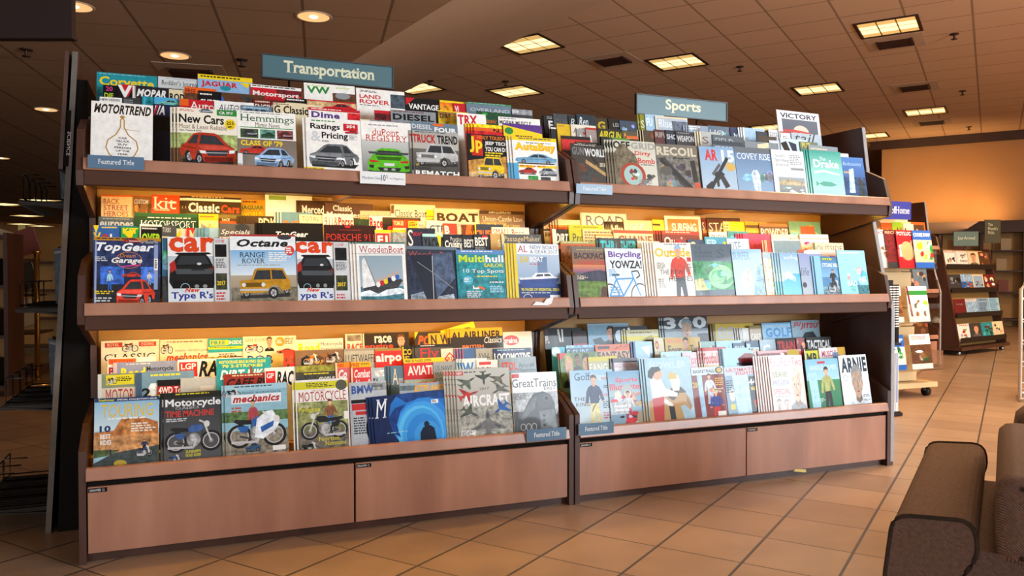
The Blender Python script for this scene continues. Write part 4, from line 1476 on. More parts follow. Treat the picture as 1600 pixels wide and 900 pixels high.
# ---- middle shelf, left
F('middle', 'left', 3, [
    (159, 207, 304, 'f0cf9c', 'cream magazine with red stencilled words', 'R;0,1,0,.025;o|T;BACK;b8321e;.07,.6,.06,.14;s|T;STREET;b8321e;.07,.88,.155,.235;s|T;HEROES;b8321e;.07,.88,.25,.33;s'),
    (208, 238, 306, 'q', 'brown photo magazine with grey emblem', 'blobs;0,1,0,.4;qKB|T;CUSTOM;l;.05,.8,.05,.12;bi'),
    (237, 280, 304, 'd8481c', 'orange-red magazine with white lower-case title', 't;kit;w;.05,.9,.03,.22;s|Z;.1,.9,.225,.26;e;1'),
    (290, 376, 306, '3a2415', 'brown magazine with large white and red title', 'R;0,1,.03,.07;w|Z;.1,.9,.0,.03;T;1|T;Classic;w;.04,.6,.1,.25;B|T;Cars;e0481c;.63,.97,.12,.25;B', 2),
    (377, 415, 312, 'd99a1c', 'golden yellow magazine with green title', 'Z;.1,.9,.02,.06;m;1|T;JAGUAR;1f6a34;.02,.95,.09,.18;b|T;WORLD;y;.02,.9,.2,.28;b'),
    (414, 468, 304, 'W', 'plain white magazine with green corner', 'R;.1,.6,.01,.08;8fae4a'),
    (468, 507, 313, '4a2e20', 'brown magazine with white condensed capitals', 't;Merced;w;.1,.98,.08,.22;b', 1),
    (507, 564, 316, '6b4a3a', 'tan-brown magazine with two-line white title', 'T;Classic;w;.2,.72,.04,.14;b|T;Mercedes;w;.03,.95,.15,.25;b'),
    (563, 612, 329, 'e', 'cream magazine with thin spaced letters', 'T;CITYSCOPE;a;.05,.9,.07,.15;'),
    (611, 668, 319, 'f4efe2', 'off-white magazine with dark serif title', 'P;.02,.02,.1,.02,.08,.16,.0,.16;q|T;Classic Boat;5a4a3a;.1,.98,.09,.22;s'),
    (667, 680, 328, 'f2e61a', 'bright yellow magazine edge', 'Z;.05,.9,.1,.2;K;2'),
    (678, 750, 325, 'ecd9bc', 'cream magazine with large brown capitals', 'R;.03,.97,.02,.05;f6ead6|t;BOAT;4a2a16;.06,.95,.08,.24;B'),
    (750, 819, 329, '8b6f58', 'grey-brown magazine with cream serif title', 'R;0,1,0,.06;4a342a|T;SHIPS ILLUSTRATED;e;.2,.7,.012,.05;b|T;Union-Castle Line;f4e9d4;.05,.95,.1,.19;s|T;The Post-War Liners;f0d060;.15,.88,.23,.3;s'),
])
F('middle', 'left', 2, [
    (153, 210, 338, '4b5964', 'slate grey magazine with silver lettering', 'Z;.1,.9,.02,.05;a;1|t;europea;b9c2c8;.03,.98,.07,.2;b'),
    (210, 311, 332, '17402a', 'dark green magazine with outlined white capitals', 'R;0,1,.0,.05;1d5a3a|Z;.2,.98,.06,.09;l;1|T;MOTORSPORT;W;.1,.95,.11,.23;b|T;MOTORSPORT;1c2a20;.115,.955,.12,.225;'),
    (311, 343, 334, 'e9d79a', 'cream magazine with yellow top and grey curve', 'R;0,1,0,.1;f0b81c|Z;.05,.9,.03,.07;q;1|P;.1,.14,.9,.3,.4,.4,.1,.4;a|T;C;b8962a;.5,.6,.15,.25;B'),
    (342, 381, 341, '55301e', 'dark brown magazine with orange band', 'R;0,1,.04,.12;d85a1c|T;RACE;e;.1,.4,.0,.04;b|T;Sports;l;.05,.9,.16,.22;'),
    (384, 433, 337, '3d281c', 'chocolate magazine with white capitals', 't;PDK;e;.4,.98,.03,.2;b|N;0,1,.2,.4;B', 3),
    (437, 469, 331, '5d8aa8', 'mid blue magazine with orange letters', 'R;0,.06,0,.4;l|t;RC;e07a3a;.15,.9,.13,.26;B', 2),
    (468, 506, 335, 'e', 'beige magazine with grey car and caps', 'T;TOTAL;7a6a5a;.1,.8,.03,.1;|side;.1,.95,.13,.24;l'),
    (505, 554, 334, 'f3ead8', 'ivory magazine with thin and bold red title', 'T;911&;b8402a;.05,.48,.05,.19;|T;Porsc;c23222;.5,.98,.05,.19;B'),
    (553, 579, 342, '1f3a28', 'dark green photo magazine', 'blobs;0,1,0,.4;Gkd'),
    (577, 600, 337, 'w', 'white magazine with large red Ra', 't;Race;c8281e;.02,.9,.03,.21;B|N;0,1,.24,.4;a'),
    (599, 640, 339, 'k', 'black magazine with red lower letters', 'R;0,.5,0,.12;221a18|T;er;c0281e;.1,.45,.15,.24;B'),
    (614, 638, 343, 'd2381e', 'red-orange magazine with pale caps', 'T;TOM-20;f0d8a0;.05,.7,.02,.1;b|R;0,1,.14,.3;e|T;BOATS;k;.1,.8,.17,.3;B'),
    (637, 666, 345, 'e8b41c', 'yellow magazine with black small print', 'Z;.05,.5,.02,.1;k;3|R;.5,1,.0,.3;e|Z;.55,.9,.06,.12;q;2'),
    (665, 693, 344, 'efe6d2', 'ivory magazine with navy GT letters', 't;GTP;35507a;.1,.62,.08,.2;b'),
    (693, 723, 349, 'c23a28', 'red magazine with white B', 'R;.45,1,0,.3;b8a89a|t;B;w;.04,.2,.04,.18;B|T;B;e;.5,.62,.06,.18;b'),
    (722, 745, 351, '6a2a1c', 'rust magazine with orange slash', 'P;.2,.0,.4,.0,.2,.3,.05,.3;o|T;V;e87a1c;.3,.5,.1,.25;B'),
    (742, 770, 350, '20304e', 'navy magazine with orange capitals', 'P;0,0,.08,0,.02,.3,0,.3;y|t;CRUISE;e8741c;.03,.98,.1,.24;b'),
    (769, 827, 355, 'efe4d4', 'ivory magazine with red capitals', 't;SMALL B;b83028;.03,.6,.03,.14;s|Z;.6,.98,.08,.12;a;1|N;0,1,.16,.4;r'),
])
F('middle', 'left', 1, [
    (147, 190, 352, '2d5ea8', 'blue magazine with yellow and red letters', 'P;0,.0,.2,.0,.1,.12;y|T;V;e8c81c;.0,.28,.1,.22;B|T;O;c8281e;.3,.55,.12,.24;B|T;L;w;.6,.8,.12,.24;B|Z;.3,.9,.02,.05;y;1'),
    (190, 218, 354, '2f9a48', 'bright green magazine with yellow flash', 'P;.05,.08,.4,.04,.3,.2;y|T;KIT;y;.05,.5,.02,.1;B'),
    (217, 253, 350, 'k', 'black magazine framed in white with lime letters', 'R;0,.05,0,.6;w|R;0,1,0,.03;w|Z;.1,.9,.05,.09;l;1|T;OVER;a8d82a;.1,.95,.13,.27;B'),
    (252, 275, 352, '4a4e52', 'grey magazine with word TURBO', 'T;TURBO;l;.05,.6,.03,.1;|R;0,.5,.16,.4;e|T;F;c8281e;.05,.22,.18,.32;B'),
    (275, 294, 357, 'e0d8c8', 'pale magazine with yellow corner', 'P;0,.1,.4,.0,.4,.1,.1,.2;y'),
    (292, 316, 356, 'c02e2a', 'red magazine with ivory stripes', 'T;MR;e;.1,.5,.03,.22;b'),
    (321, 346, 356, '6f9cb8', 'light blue motorboat magazine', 'R;.3,1,.0,.3;9cc0d4|E;.1,.3,.2,.3;r', 3),
    (343, 400, 349, '5d5a58', 'grey magazine with script and red letters', 'E;.3,.6,.0,.12;d|T;Specials;w;.02,.6,.09,.18;i|R;0,1,.2,.5;f0e8e0|T;MEL;c8281e;.03,.35,.21,.34;B'),
    (410, 506, 348, '17130f', 'black magazine with small slanted white title', 't;TopGear;w;.22,.75,.13,.24;Bi|N;0,1,.3,.5;k', 2),
    (506, 587, 351, '2a0f0f', 'black magazine with red serif capitals', 'R;.4,.5,.01,.04;r|Z;.3,.7,.07,.1;m;1|t;PORSCHE 911;b83028;.03,.97,.14,.25;s'),
    (586, 613, 359, 'a8a09a', 'magazine with yellow top and red F1 block', 'R;0,1,0,.05;d8d01c|R;.03,.48,.06,.4;c8281e|T;F1;w;.08,.42,.09,.24;B'),
    (612, 637, 359, '7f7a72', 'grey magazine with yellow top edge', 'R;0,1,0,.04;d8c81c|N;0,1,.04,.4;a'),
    (636, 662, 356, '1b2440', 'navy magazine with large white S', 'T;S;w;.06,.35,.03,.3;s|T;BOAT;r;.4,.9,.07,.13;'),
    (660, 692, 365, '32445a', 'blue-black magazine with letters YA', 'R;.0,1,.0,.05;9ab|t;YACHT;k;.05,.98,.07,.26;B|P;.7,.02,.9,.02,.85,.3;y'.replace('9ab', 'c')),
    (693, 723, 366, '1a1f2c', 'midnight magazine with white Cr', 'T;Practical;l;.35,.95,.04,.12;|T;Cruising;w;.05,.98,.1,.26;b'),
    (722, 742, 368, '232733', 'dark magazine with letters BE', 't;BEST;c9d2da;.1,.9,.06,.2;b'),
    (741, 767, 366, '1d2430', 'dark magazine with word BEST', 'R;.3,.5,.02,.05;r|t;BEST;w;.03,.5,.05,.2;b|Z;.03,.5,.22,.27;a;2'),
    (766, 785, 365, 'b59a64', 'tan magazine with gold letters', 'T;Si;e;.3,.5,.1,.22;s'),
    (784, 846, 366, '4b545c', 'grey harbour magazine with script title', 'R;0,.06,0,.5;d8c8a0|T;PassageMaker;c8b890;.06,.97,.03,.15;|N;0,1,.16,.4;S'),
])
F('middle', 'left', 0, [
    (146, 250, 370, '232b4a', 'dark blue magazine with red supercar in garage',
     'R;0,1,0,.05;c0882a|Z;.04,.6,.012,.04;k;1|N;0,1,.05,.62;28365e|N;.1,.45,.45,.75;3a6ac8|N;.7,.95,.45,.7;4a7ad8|N;0,1,.72,1.1;23262e|L;.03,.06,.03,1.1;8fa0c8;.03|L;.93,.1,.93,.8;8fa0c8;.06|R;.9,.96,.32,.5;w|Z;.91,.95,.34,.48;k;5|car34;.42,.7,.0,.09;b83a2a|side;.7,.96,.02,.1;a|T;TopGear;f4f4f4;.03,.9,.08,.25;Bi|O;.32,.72,.22,.48;c87a3a;.06|T;Dream;d88a2a;.38,.62,.25,.31;i|T;Garage;w;.26,.72,.31,.42;bi|L;.42,.45,.7,.42;P;.02|Z;.02,.24,.3,.38;l;3|man;.18,.3,.5,.82;c;b|man;.78,.88,.52,.74;l;S|side;.42,.7,.53,.62;c83a2a|car34;.34,.92,.64,1.06;e0402a;f|Z;.02,.32,.82,.88;y;2|Z;.02,.36,.92,1.0;l;2'),
    (254, 263, 372, '35607a', 'teal-blue landscape magazine mostly hidden', 'N;.0,1,.2,.5;g;S|R;0,.1,0,1;C|N;0,1,.6,1;d'),
    (263, 335, 370, 'dfe3e6', 'pale magazine with black hatchback, first of two',
     'R;0,1,.0,.3;f2f2f0|R;0,1,.3,1.1;b8c4cc;e8ecee|T;car;e0481e;.02,1.0,.0,.24;B|P;.24,.265,.8,.255,.9,.34,1,.5,1,.74,.95,.8,.1,.8,.02,.7,.04,.48,.14,.36;16181a|P;.27,.3,.8,.295,.9,.43,.18,.44;30363a|P;.14,.265,.2,.245,.88,.24,.95,.27,.8,.275,.24,.28;0a0b0c|L;.12,.445,.96,.435;0a0b0c;.03|P;.84,.5,1,.46,1,.54,.86,.57;7a1c1a|P;.14,.5,.98,.5,.95,.58,.18,.58;4a5054|E;.62,.72,.4,.44;l|P;.03,.42,.14,.36,.18,.5,.06,.56;b02a24|R;.5,.78,.5,.53;2a2e30|R;.1,.98,.68,.8;0c0d0e|O;.26,.46,.72,.86;c;.12|E;.56,.66,.74,.8;8a8e90|E;.74,.84,.74,.8;8a8e90|T;New;d8401e;.35,.68,.79,.86;Bi|T;Type R\'s;23358f;.06,.96,.85,.99;b'),
    (335, 358, 372, 'd2d4d4', 'grey fold-out beside the black hatchback cover',
     'Z;.05,.4,.03,.08;r;2|N;.03,.42,.1,.3;k|T;SUV;l;.06,.25,.03,.09;|Z;.05,.42,.33,.48;d;6|N;.04,.42,.56,.82;3a3f2a|T;2017;y;.08,.36,.68,.75;b|Z;.05,.4,.86,1;r;3'),
    (360, 462, 366, 'eef1f2', 'white magazine with ochre off-road car on beach',
     'R;0,1,0,.03;b03a34|R;0,1,.24,.62;7db4de;dce8ee|R;0,1,.62,1.1;b4a48c;8a7c66|E;.72,.94,.0,.08;d|T;Octane;1a1a1a;.1,.88,.07,.19;Bi|T;RANGE;1c2a3a;.14,.52,.27,.35;s|T;ROVER;1c2a3a;.17,.52,.365,.44;s|Z;.58,.92,.27,.42;w;5|Z;.1,.92,.46,.48;a;1|E;.83,.98,.17,.32;d8403a|Z;.85,.96,.2,.3;w;3|N;0,1,.8,1.1;77705f|boxcar;.13,.9,.5,.96;c08a1e'),
    (463, 520, 377, 'dfe3e6', 'pale magazine with black hatchback, second of two',
     'R;0,1,.0,.3;f2f2f0|R;0,1,.3,1.1;b8c4cc;e8ecee|T;car;e0481e;-.05,1.0,.0,.2;B|P;.2,.25,.76,.24,.88,.33,1,.5,1,.74,.95,.8,.06,.8,.0,.7,.0,.48,.1,.36;16181a|P;.23,.29,.78,.28,.88,.42,.14,.43;30363a|P;.1,.25,.16,.23,.86,.225,.93,.26,.78,.265,.2,.27;0a0b0c|L;.08,.435,.94,.425;0a0b0c;.03|P;.82,.5,1,.46,1,.54,.84,.57;7a1c1a|P;.1,.5,.98,.5,.95,.58,.14,.58;4a5054|E;.62,.72,.38,.42;l|P;.0,.4,.1,.34,.14,.48,.0,.54;b02a24|R;.05,.98,.68,.8;0c0d0e|O;.16,.36,.72,.84;c;.12|E;.5,.6,.72,.79;8a8e90|E;.7,.8,.72,.79;8a8e90|T;New;d8401e;.25,.6,.79,.86;Bi|T;ype R\'s;23358f;.06,.96,.86,1.0;b'),
    (521, 547, 378, 'd2d4d4', 'grey fold-out left of the sailing boat magazine',
     'Z;.05,.4,.03,.08;r;2|N;.03,.42,.1,.32;k|T;SUV;l;.06,.25,.03,.09;|Z;.05,.42,.35,.5;d;6|N;.04,.42,.58,.84;3a3f2a|T;2017;y;.08,.36,.7,.77;b|Z;.05,.4,.9,1;r;2'),
    (557, 633, 378, 'f4f2ec', 'white magazine with crew on heeling sailing boat',
     'R;0,1,0,.03;4a7a6a|T;WoodenBoat;b52a32;.05,.96,.07,.19;s|R;.03,.97,.205,.215;a|R;.05,.93,.24,.8;93a8b4;a9b8be|N;.05,.93,.78,1.1;3f7884|boat;.05,.93,.26,.98;d', 2),
    (634, 712, 384, '2c3444', 'dark navy magazine with ship bow and anchor',
     'R;0,1,.0,.06;6a7a8a|N;0,1,.18,1.1;222c42|T;WoodenBoat;a8504a;.02,.97,.1,.2;s|P;.05,.18,.95,.12,.98,.6,.6,1.1,.4,1.1;1a2032|P;.5,.15,.9,.1,.95,.6,.56,1;4a5a74;.4|L;.5,.18,.5,1.05;l;.012|L;.2,.3,.5,.5,.9,.8;a;.012|P;.05,.92,.3,.86,.4,1.1,.05,1.1;8a97a4;.2|P;.6,.95,.9,.9,.95,1.1,.5,1.1;9aa6b0;.2'),
    (712, 787, 390, '1f8a94', 'turquoise lagoon magazine with green and white title',
     'R;0,1,0,.09;5a8ac0|Z;.1,.98,.02,.06;w;1|N;0,1,.3,1.1;1a8f96;12707c|T;Multi;c8e02a;.05,.58,.11,.26;B|T;hull;w;.6,.98,.11,.26;B|T;SAILOR;d8d02a;.56,.97,.28,.36;b|T;10 Top Spots;w;.12,.97,.4,.5;s|Z;.4,.85,.54,.58;y;1|E;.12,.32,.54,.72;4ab0c8|Z;.14,.3,.58,.68;w;3|boat;.3,.45,.72,.82;w|P;.44,.74,.56,.8,.54,.84,.42,.78;o|Z;.66,.97,.66,.7;w;1|Z;.66,.97,.75,.9;c;4|Z;.18,.5,.85,1;l;4'),
    (801, 871, 380, 'eceff2', 'white boat catalogue with blue motor yacht',
     'R;0,.06,0,1.1;e8cf1c|R;.06,1,.2,.75;b4c6d8;8fa8c4|T;AL;b02a3a;.08,.3,.04,.16;s|T;NEW BOATS;4a6a8a;.36,.97,.03,.1;|T;& GEAR 2017;4a6a8a;.36,.97,.115,.18;|R;.5,.72,.24,.6;6a86a8|T;50;d8b81c;.12,.3,.24,.35;b|T;BOAT;w;.34,.64,.24,.34;b|Z;.34,.6,.37,.4;r;1|R;.06,1,.74,1.1;1c3a78|yacht;.08,.97,.46,.84;27488e|T;90 PAGES OF ESSENTIAL GEAR;d8d03a;.12,.97,.82,.88;b|Z;.12,.9,.9,.93;l;1|O;.15,.35,.93,1.08;l;.15|R;.74,.97,.95,1.1;w', 3),
])
# ---- bottom shelf, left
F('bottom', 'left', 3, [
    (159, 250, 533, 'efdfc0', 'cream magazine with red banners and spread black title', 'R;.06,.36,.03,.1;c0382e|R;.64,.94,.03,.1;c0382e|T;ROYAL;e;.1,.3,.04,.085;s|T;INDIANS;e;.68,.9,.04,.085;s|moto;.36,.62,.0,.18;8a3a2a|T;CLASSIC;2a2420;.05,.92,.2,.31;s|Z;.1,.9,.33,.38;q;2'),
    (250, 326, 531, 'f0dcb4', 'cream magazine with slanted red title and riders', 'R;.1,.98,.02,.07;e6d8b8|Z;.14,.95,.03,.06;q;1|moto;.02,.25,.02,.22;q|T;classic motorcycle;4a3a2a;.3,.98,.15,.2;|T;mechanics;d0481e;.12,.97,.21,.34;Bi'),
    (325, 379, 529, '2fa0a0', 'turquoise magazine with yellow block and caps', 'R;.05,.58,.03,.11;e8e01c|T;FREE;2a8a8a;.08,.5,.04,.1;b|T;INSIDE;w;.6,.97,.04,.1;b|R;0,1,.13,.17;e8e01c|Z;.05,.9,.14,.16;k;1|R;0,1,.22,.5;efe0c8|Z;.3,.9,.24,.3;q;2'),
    (379, 462, 526, 'f4e4c2', 'cream magazine with man portrait and orange badge', 'T;LEN SUCKET;8a7a5a;.05,.5,.03,.08;|moto;.03,.38,.08,.26;b8402a|head;.4,.58,.01,.24;B;s;k|E;.6,.78,.02,.17;d89a2a|Z;.63,.75,.06,.13;w;3|Z;.78,.97,.04,.14;q;4|side;.62,.97,.2,.28;d8481e|T;BOB;2a3a7a;.08,.55,.3,.44;s'),
    (463, 537, 531, 'f2e9d8', 'white magazine with yellow and grey lettering', 'R;0,1,.04,.22;efe6cc|T;Road;f0dc10;.05,.5,.06,.22;B|T;Motorcycle;3a3a3a;.52,.98,.06,.13;|T;TOURING & TRAVEL;6a6a6a;.52,.98,.15,.19;|N;0,1,.24,.6;q'),
    (539, 566, 522, 'ecdcc4', 'ivory magazine with orange RACE letters', 'N;.1,.9,.02,.12;8a7a6a|T;RACE;d8481e;.1,.98,.16,.28;B'),
    (567, 639, 521, '2c1a12', 'dark brown magazine with portrait and race title', 'R;0,.03,0,.5;e|T;race;f2e8dc;.25,.62,.05,.17;b|T;engine;d8481e;.03,.65,.18,.29;b|head;.68,.97,.03,.34;6a3a1e;s;e'),
    (702, 764, 516, 'ece01c', 'bright yellow magazine tilted up behind the golden one', 'T;SPEED;k;.1,.9,.07,.16;b|N;0,1,.2,.5;k;q', 0, -15),
    (648, 672, 519, '3a2a20', 'brown magazine with slashed letters PC', 'P;0,0,.15,0,.0,.12;y|T;PC;d8601e;.1,.6,.06,.24;Bi'),
    (670, 706, 521, 'e0a81c', 'golden magazine with black N', 'T;N;2a2018;.1,.35,.03,.2;B|T;W;2a2018;.5,.9,.03,.2;B|N;0,1,.24,.5;K'),
    (703, 785, 514, 'e8b01c', 'amber magazine with black condensed capitals', 'R;0,1,.15,.5;241a12|T;AIRLINER;2a1a10;.24,.97,.05,.19;B|R;.0,.2,.02,.15;e8b01c|T;AI;2a1a10;.02,.18,.06,.19;B|T;Classics;f2ece0;.64,.98,.16,.27;i|T;BRITISH;d8701e;.22,.62,.29,.35;b', 1),
    (786, 815, 519, 'e6dccb', 'ivory magazine with red oval badge', 'E;.0,.85,.06,.24;b8302a|T;trains;w;.04,.75,.11,.2;b|N;0,1,.3,.5;a'),
])
F('bottom', 'left', 2, [
    (167, 219, 559, 'f0e6d8', 'white magazine with orange sticker banner', 'R;.02,.85,.02,.1;e8701e|T;FREE STICKERS;b83020;.05,.82,.035,.085;b|T;B;b83030;.03,.22,.14,.26;B|T;S;b83030;.05,.22,.28,.4;B'),
    (177, 276, 567, '8a93b4', 'lavender grey magazine with yellow and black title', 'R;.0,.06,0,.6;d8b8b8|T;Road;efe01c;.12,.5,.08,.24;B|T;Motorcycle;2a2e3a;.52,.95,.07,.16;b|T;TOURING & TRAVEL;3a3e4a;.52,.95,.18,.23;|Z;.2,.6,.02,.05;l;1'),
    (278, 378, 560, 'f0f0ee', 'white magazine with black slanted RAC letters', 'R;.0,1,.0,.02;B|Z;.1,.9,.005,.02;y;1|R;.02,.3,.06,.28;c8282a|T;LGP;w;.05,.28,.08,.17;b|T;RAC;1a1a1c;.32,.8,.05,.29;Bi|T;ING;1a1a1c;.82,.98,.05,.29;Bi|N;0,1,.32,.6;b'),
    (442, 462, 548, 'b8402a', 'red photo magazine', 'blobs;0,1,0,.5;rqB'),
    (461, 538, 548, '7d6248', 'brown photo magazine of racing riders', 'blobs;0,1,.0,.5;KkqB|moto;.15,.5,.04,.24;d8702a|moto;.6,.95,.02,.22;k'),
    (537, 587, 545, 'a4a39c', 'grey magazine with thin black capitals', 'R;0,1,.0,.04;8a8a84|t;LUFTWAFFE;26241f;.04,.98,.1,.23;'),
    (586, 628, 545, 'cf2a26', 'red magazine with bold white lower-case letters', 'R;0,1,0,.04;8a7a3a|t;airpo;w;.02,.98,.08,.26;B'),
    (628, 648, 540, '17150f', 'black magazine with yellow letters CO', 'R;.02,.08,.02,.5;d8b81c|T;COM;e0b820;.04,.6,.06,.16;b|T;IE;e0b820;.04,.3,.18,.28;b'),
    (648, 690, 539, '4a4444', 'grey magazine with large red serif letters', 'R;0,1,0,.05;161414|Z;.2,.95,.012,.04;l;1|T;Fly;c02a28;.15,.9,.06,.28;s', 1),
    (689, 716, 545, 'ccc8c0', 'pale grey magazine with red diamond emblem', 'P;.3,.06,.5,.17,.3,.28,.1,.17;c0352c|P;.3,.09,.44,.17,.3,.25,.16,.17;e|T;IRT;c0352c;.2,.4,.14,.2;b'),
    (723, 744, 545, '3f62a0', 'blue magazine with pink edge', 'R;0,.06,0,.6;c05a7a|N;0,1,.2,.6;S', 3),
    (744, 771, 545, '8f9496', 'grey aviation magazine', 'N;0,1,.1,.6;a|T;AVIA;d;.05,.5,.08,.2;'),
    (770, 829, 545, '22315e', 'navy magazine with condensed white capitals', 'Z;.1,.9,.02,.05;S;1|t;LOCOMOTIVE;e8ecf0;.02,.97,.08,.22;b|N;0,1,.3,.6;h'),
])
F('bottom', 'left', 1, [
    (154, 212, 585, '7c8a72', 'grey-green magazine with red MOTOR letters', 'R;.0,.1,0,.9;l|R;.22,.98,.02,.16;d8d02a|moto;.24,.5,.03,.15;k|Z;.5,.95,.05,.12;k;3|R;.1,1,.2,.45;c8c4b8|T;MOTOR;b0282e;.2,.98,.22,.42;s'),
    (213, 304, 583, '6f93ae', 'blue-grey magazine with yellow headline strip', 'Z;.25,.95,.03,.08;e8d82a;1|R;0,.1,0,.9;3f5a7a|P;.1,.4,.25,.16,.9,.16,.9,.5;dfe6ea;.5|T;2;k;.1,.25,.22,.36;B'),
    (245, 283, 594, '151517', 'black magazine with words 4WD To', 'R;0,1,.09,.2;b0242a|T;4WD To;w;.04,.98,.1,.2;b|R;0,.98,.21,.25;c8c01c|Z;.05,.9,.3,.36;a;1'),
    (281, 349, 591, 'b9bcba', 'silver-grey magazine with thin spaced capitals', 'R;0,1,.2,.6;e6e8e6|R;.45,.75,.12,.18;d2d2d0|T;META;3a3a3c;.14,.8,.28,.37;'),
    (338, 423, 561, '2a9aa2', 'turquoise dirt bike magazine', 'T;MOTOCROSS BIKE BUYERS GUIDE;efe02a;.05,.9,.03,.075;b|T;70 2-STROKES;efe02a;.1,.85,.09,.135;b|T;DIRT BIKE;f2f6f6;.06,.95,.17,.31;Bi|P;.6,.12,.64,.12,.7,.34,.62,.34;q'),
    (350, 415, 585, '8f2e28', 'dark red magazine with black slanted letters', 'Z;.15,.9,.02,.05;e;1|T;CAFE R;1a1414;.05,.7,.07,.2;bi|E;.7,.85,.05,.19;2a2624|E;.86,1,.05,.19;2a2624'),
    (415, 461, 575, 'e9e9e8', 'white magazine with red GP block and black letters', 'R;.02,.35,.05,.25;c8282a|T;GP;w;.05,.3,.08,.16;b|T;RAC;151517;.38,.98,.06,.28;Bi'),
    (462, 524, 572, '45443a', 'dark magazine with yellow-green CYC strip', 'N;0,1,.0,.1;8a8a3a|Z;.2,.9,.12,.15;d8d02a;1|T;CYCLE;c8d0d0;.55,.98,.18,.3;Bi|N;0,.5,.15,.4;d'),
    (525, 549, 567, 'c8606a', 'pinkish red magazine with FREE banner, left copy', 'R;0,1,0,.08;f08a1c|T;FREE;b0241c;.05,.3,.015,.07;b|T;Co;w;.1,.4,.11,.25;Bi|T;Air;w;.1,.4,.27,.4;Bi|R;0,.06,0,.9;e'),
    (548, 594, 566, 'cf3a3c', 'red magazine with yellow FREE banner', 'R;0,1,0,.085;f0b01c|T;FREE;b0241c;.03,.42,.015,.075;b|Z;.5,.95,.02,.07;8a7a1c;1|R;0,.08,.09,.9;e|T;Combat;f4e8e8;.15,.95,.12,.25;bi|T;Aircraft;f4e8e8;.12,.98,.27,.4;bi'),
    (580, 604, 575, 'a9bcc6', 'pale blue magazine with black slanted FL', 'T;FLY;1a1a1c;.1,.5,.16,.34;Bi|N;.3,1,.04,.14;l'),
    (609, 631, 572, '54728c', 'steel blue magazine with white letter', 'T;A;e;.05,.3,.05,.3;s|N;.3,1,.2,.6;a', 2),
    (631, 677, 561, 'c02c30', 'red magazine with white AVIATI letters', 'R;0,1,0,.07;e6c81c|T;FREE 36 PAGES OFFER;4a3a1c;.05,.95,.015,.06;b|t;AVIATI;f2e6e6;.12,.98,.12,.27;b|R;0,1,.34,.6;9fb4b8|T;BOEING 74;d8dc2a;.08,.98,.37,.5;b'),
    (677, 701, 566, '8f979c', 'grey magazine with blue naval lettering', 'T;US NAVY;3a4a6a;.06,.7,.06,.14;|T;MARINE;3a4a6a;.06,.7,.16,.24;|T;CORPS;3a4a6a;.06,.6,.26,.34;|R;.6,1,.2,.8;d07090'),
    (722, 744, 561, 'c9d8e2', 'white-blue magazine with bold blue W', 'T;W;3a7ac0;.0,.45,.06,.28;B', 2),
    (744, 781, 563, 'dedede', 'white magazine with dark letters MI', 'R;.1,.6,.03,.08;c83a3a|t;MI Plane;2a2e3a;.05,.98,.12,.28;b'),
    (780, 838, 560, '8496a4', 'blue-grey magazine with red STOL letters', 'T;STOL;c8402e;.06,.48,.07,.21;B|T;Aircraft;2f3a42;.52,.95,.1,.17;|T;Magazine;2f3a42;.5,.98,.19,.26;|N;0,1,.28,.6;l'),
])
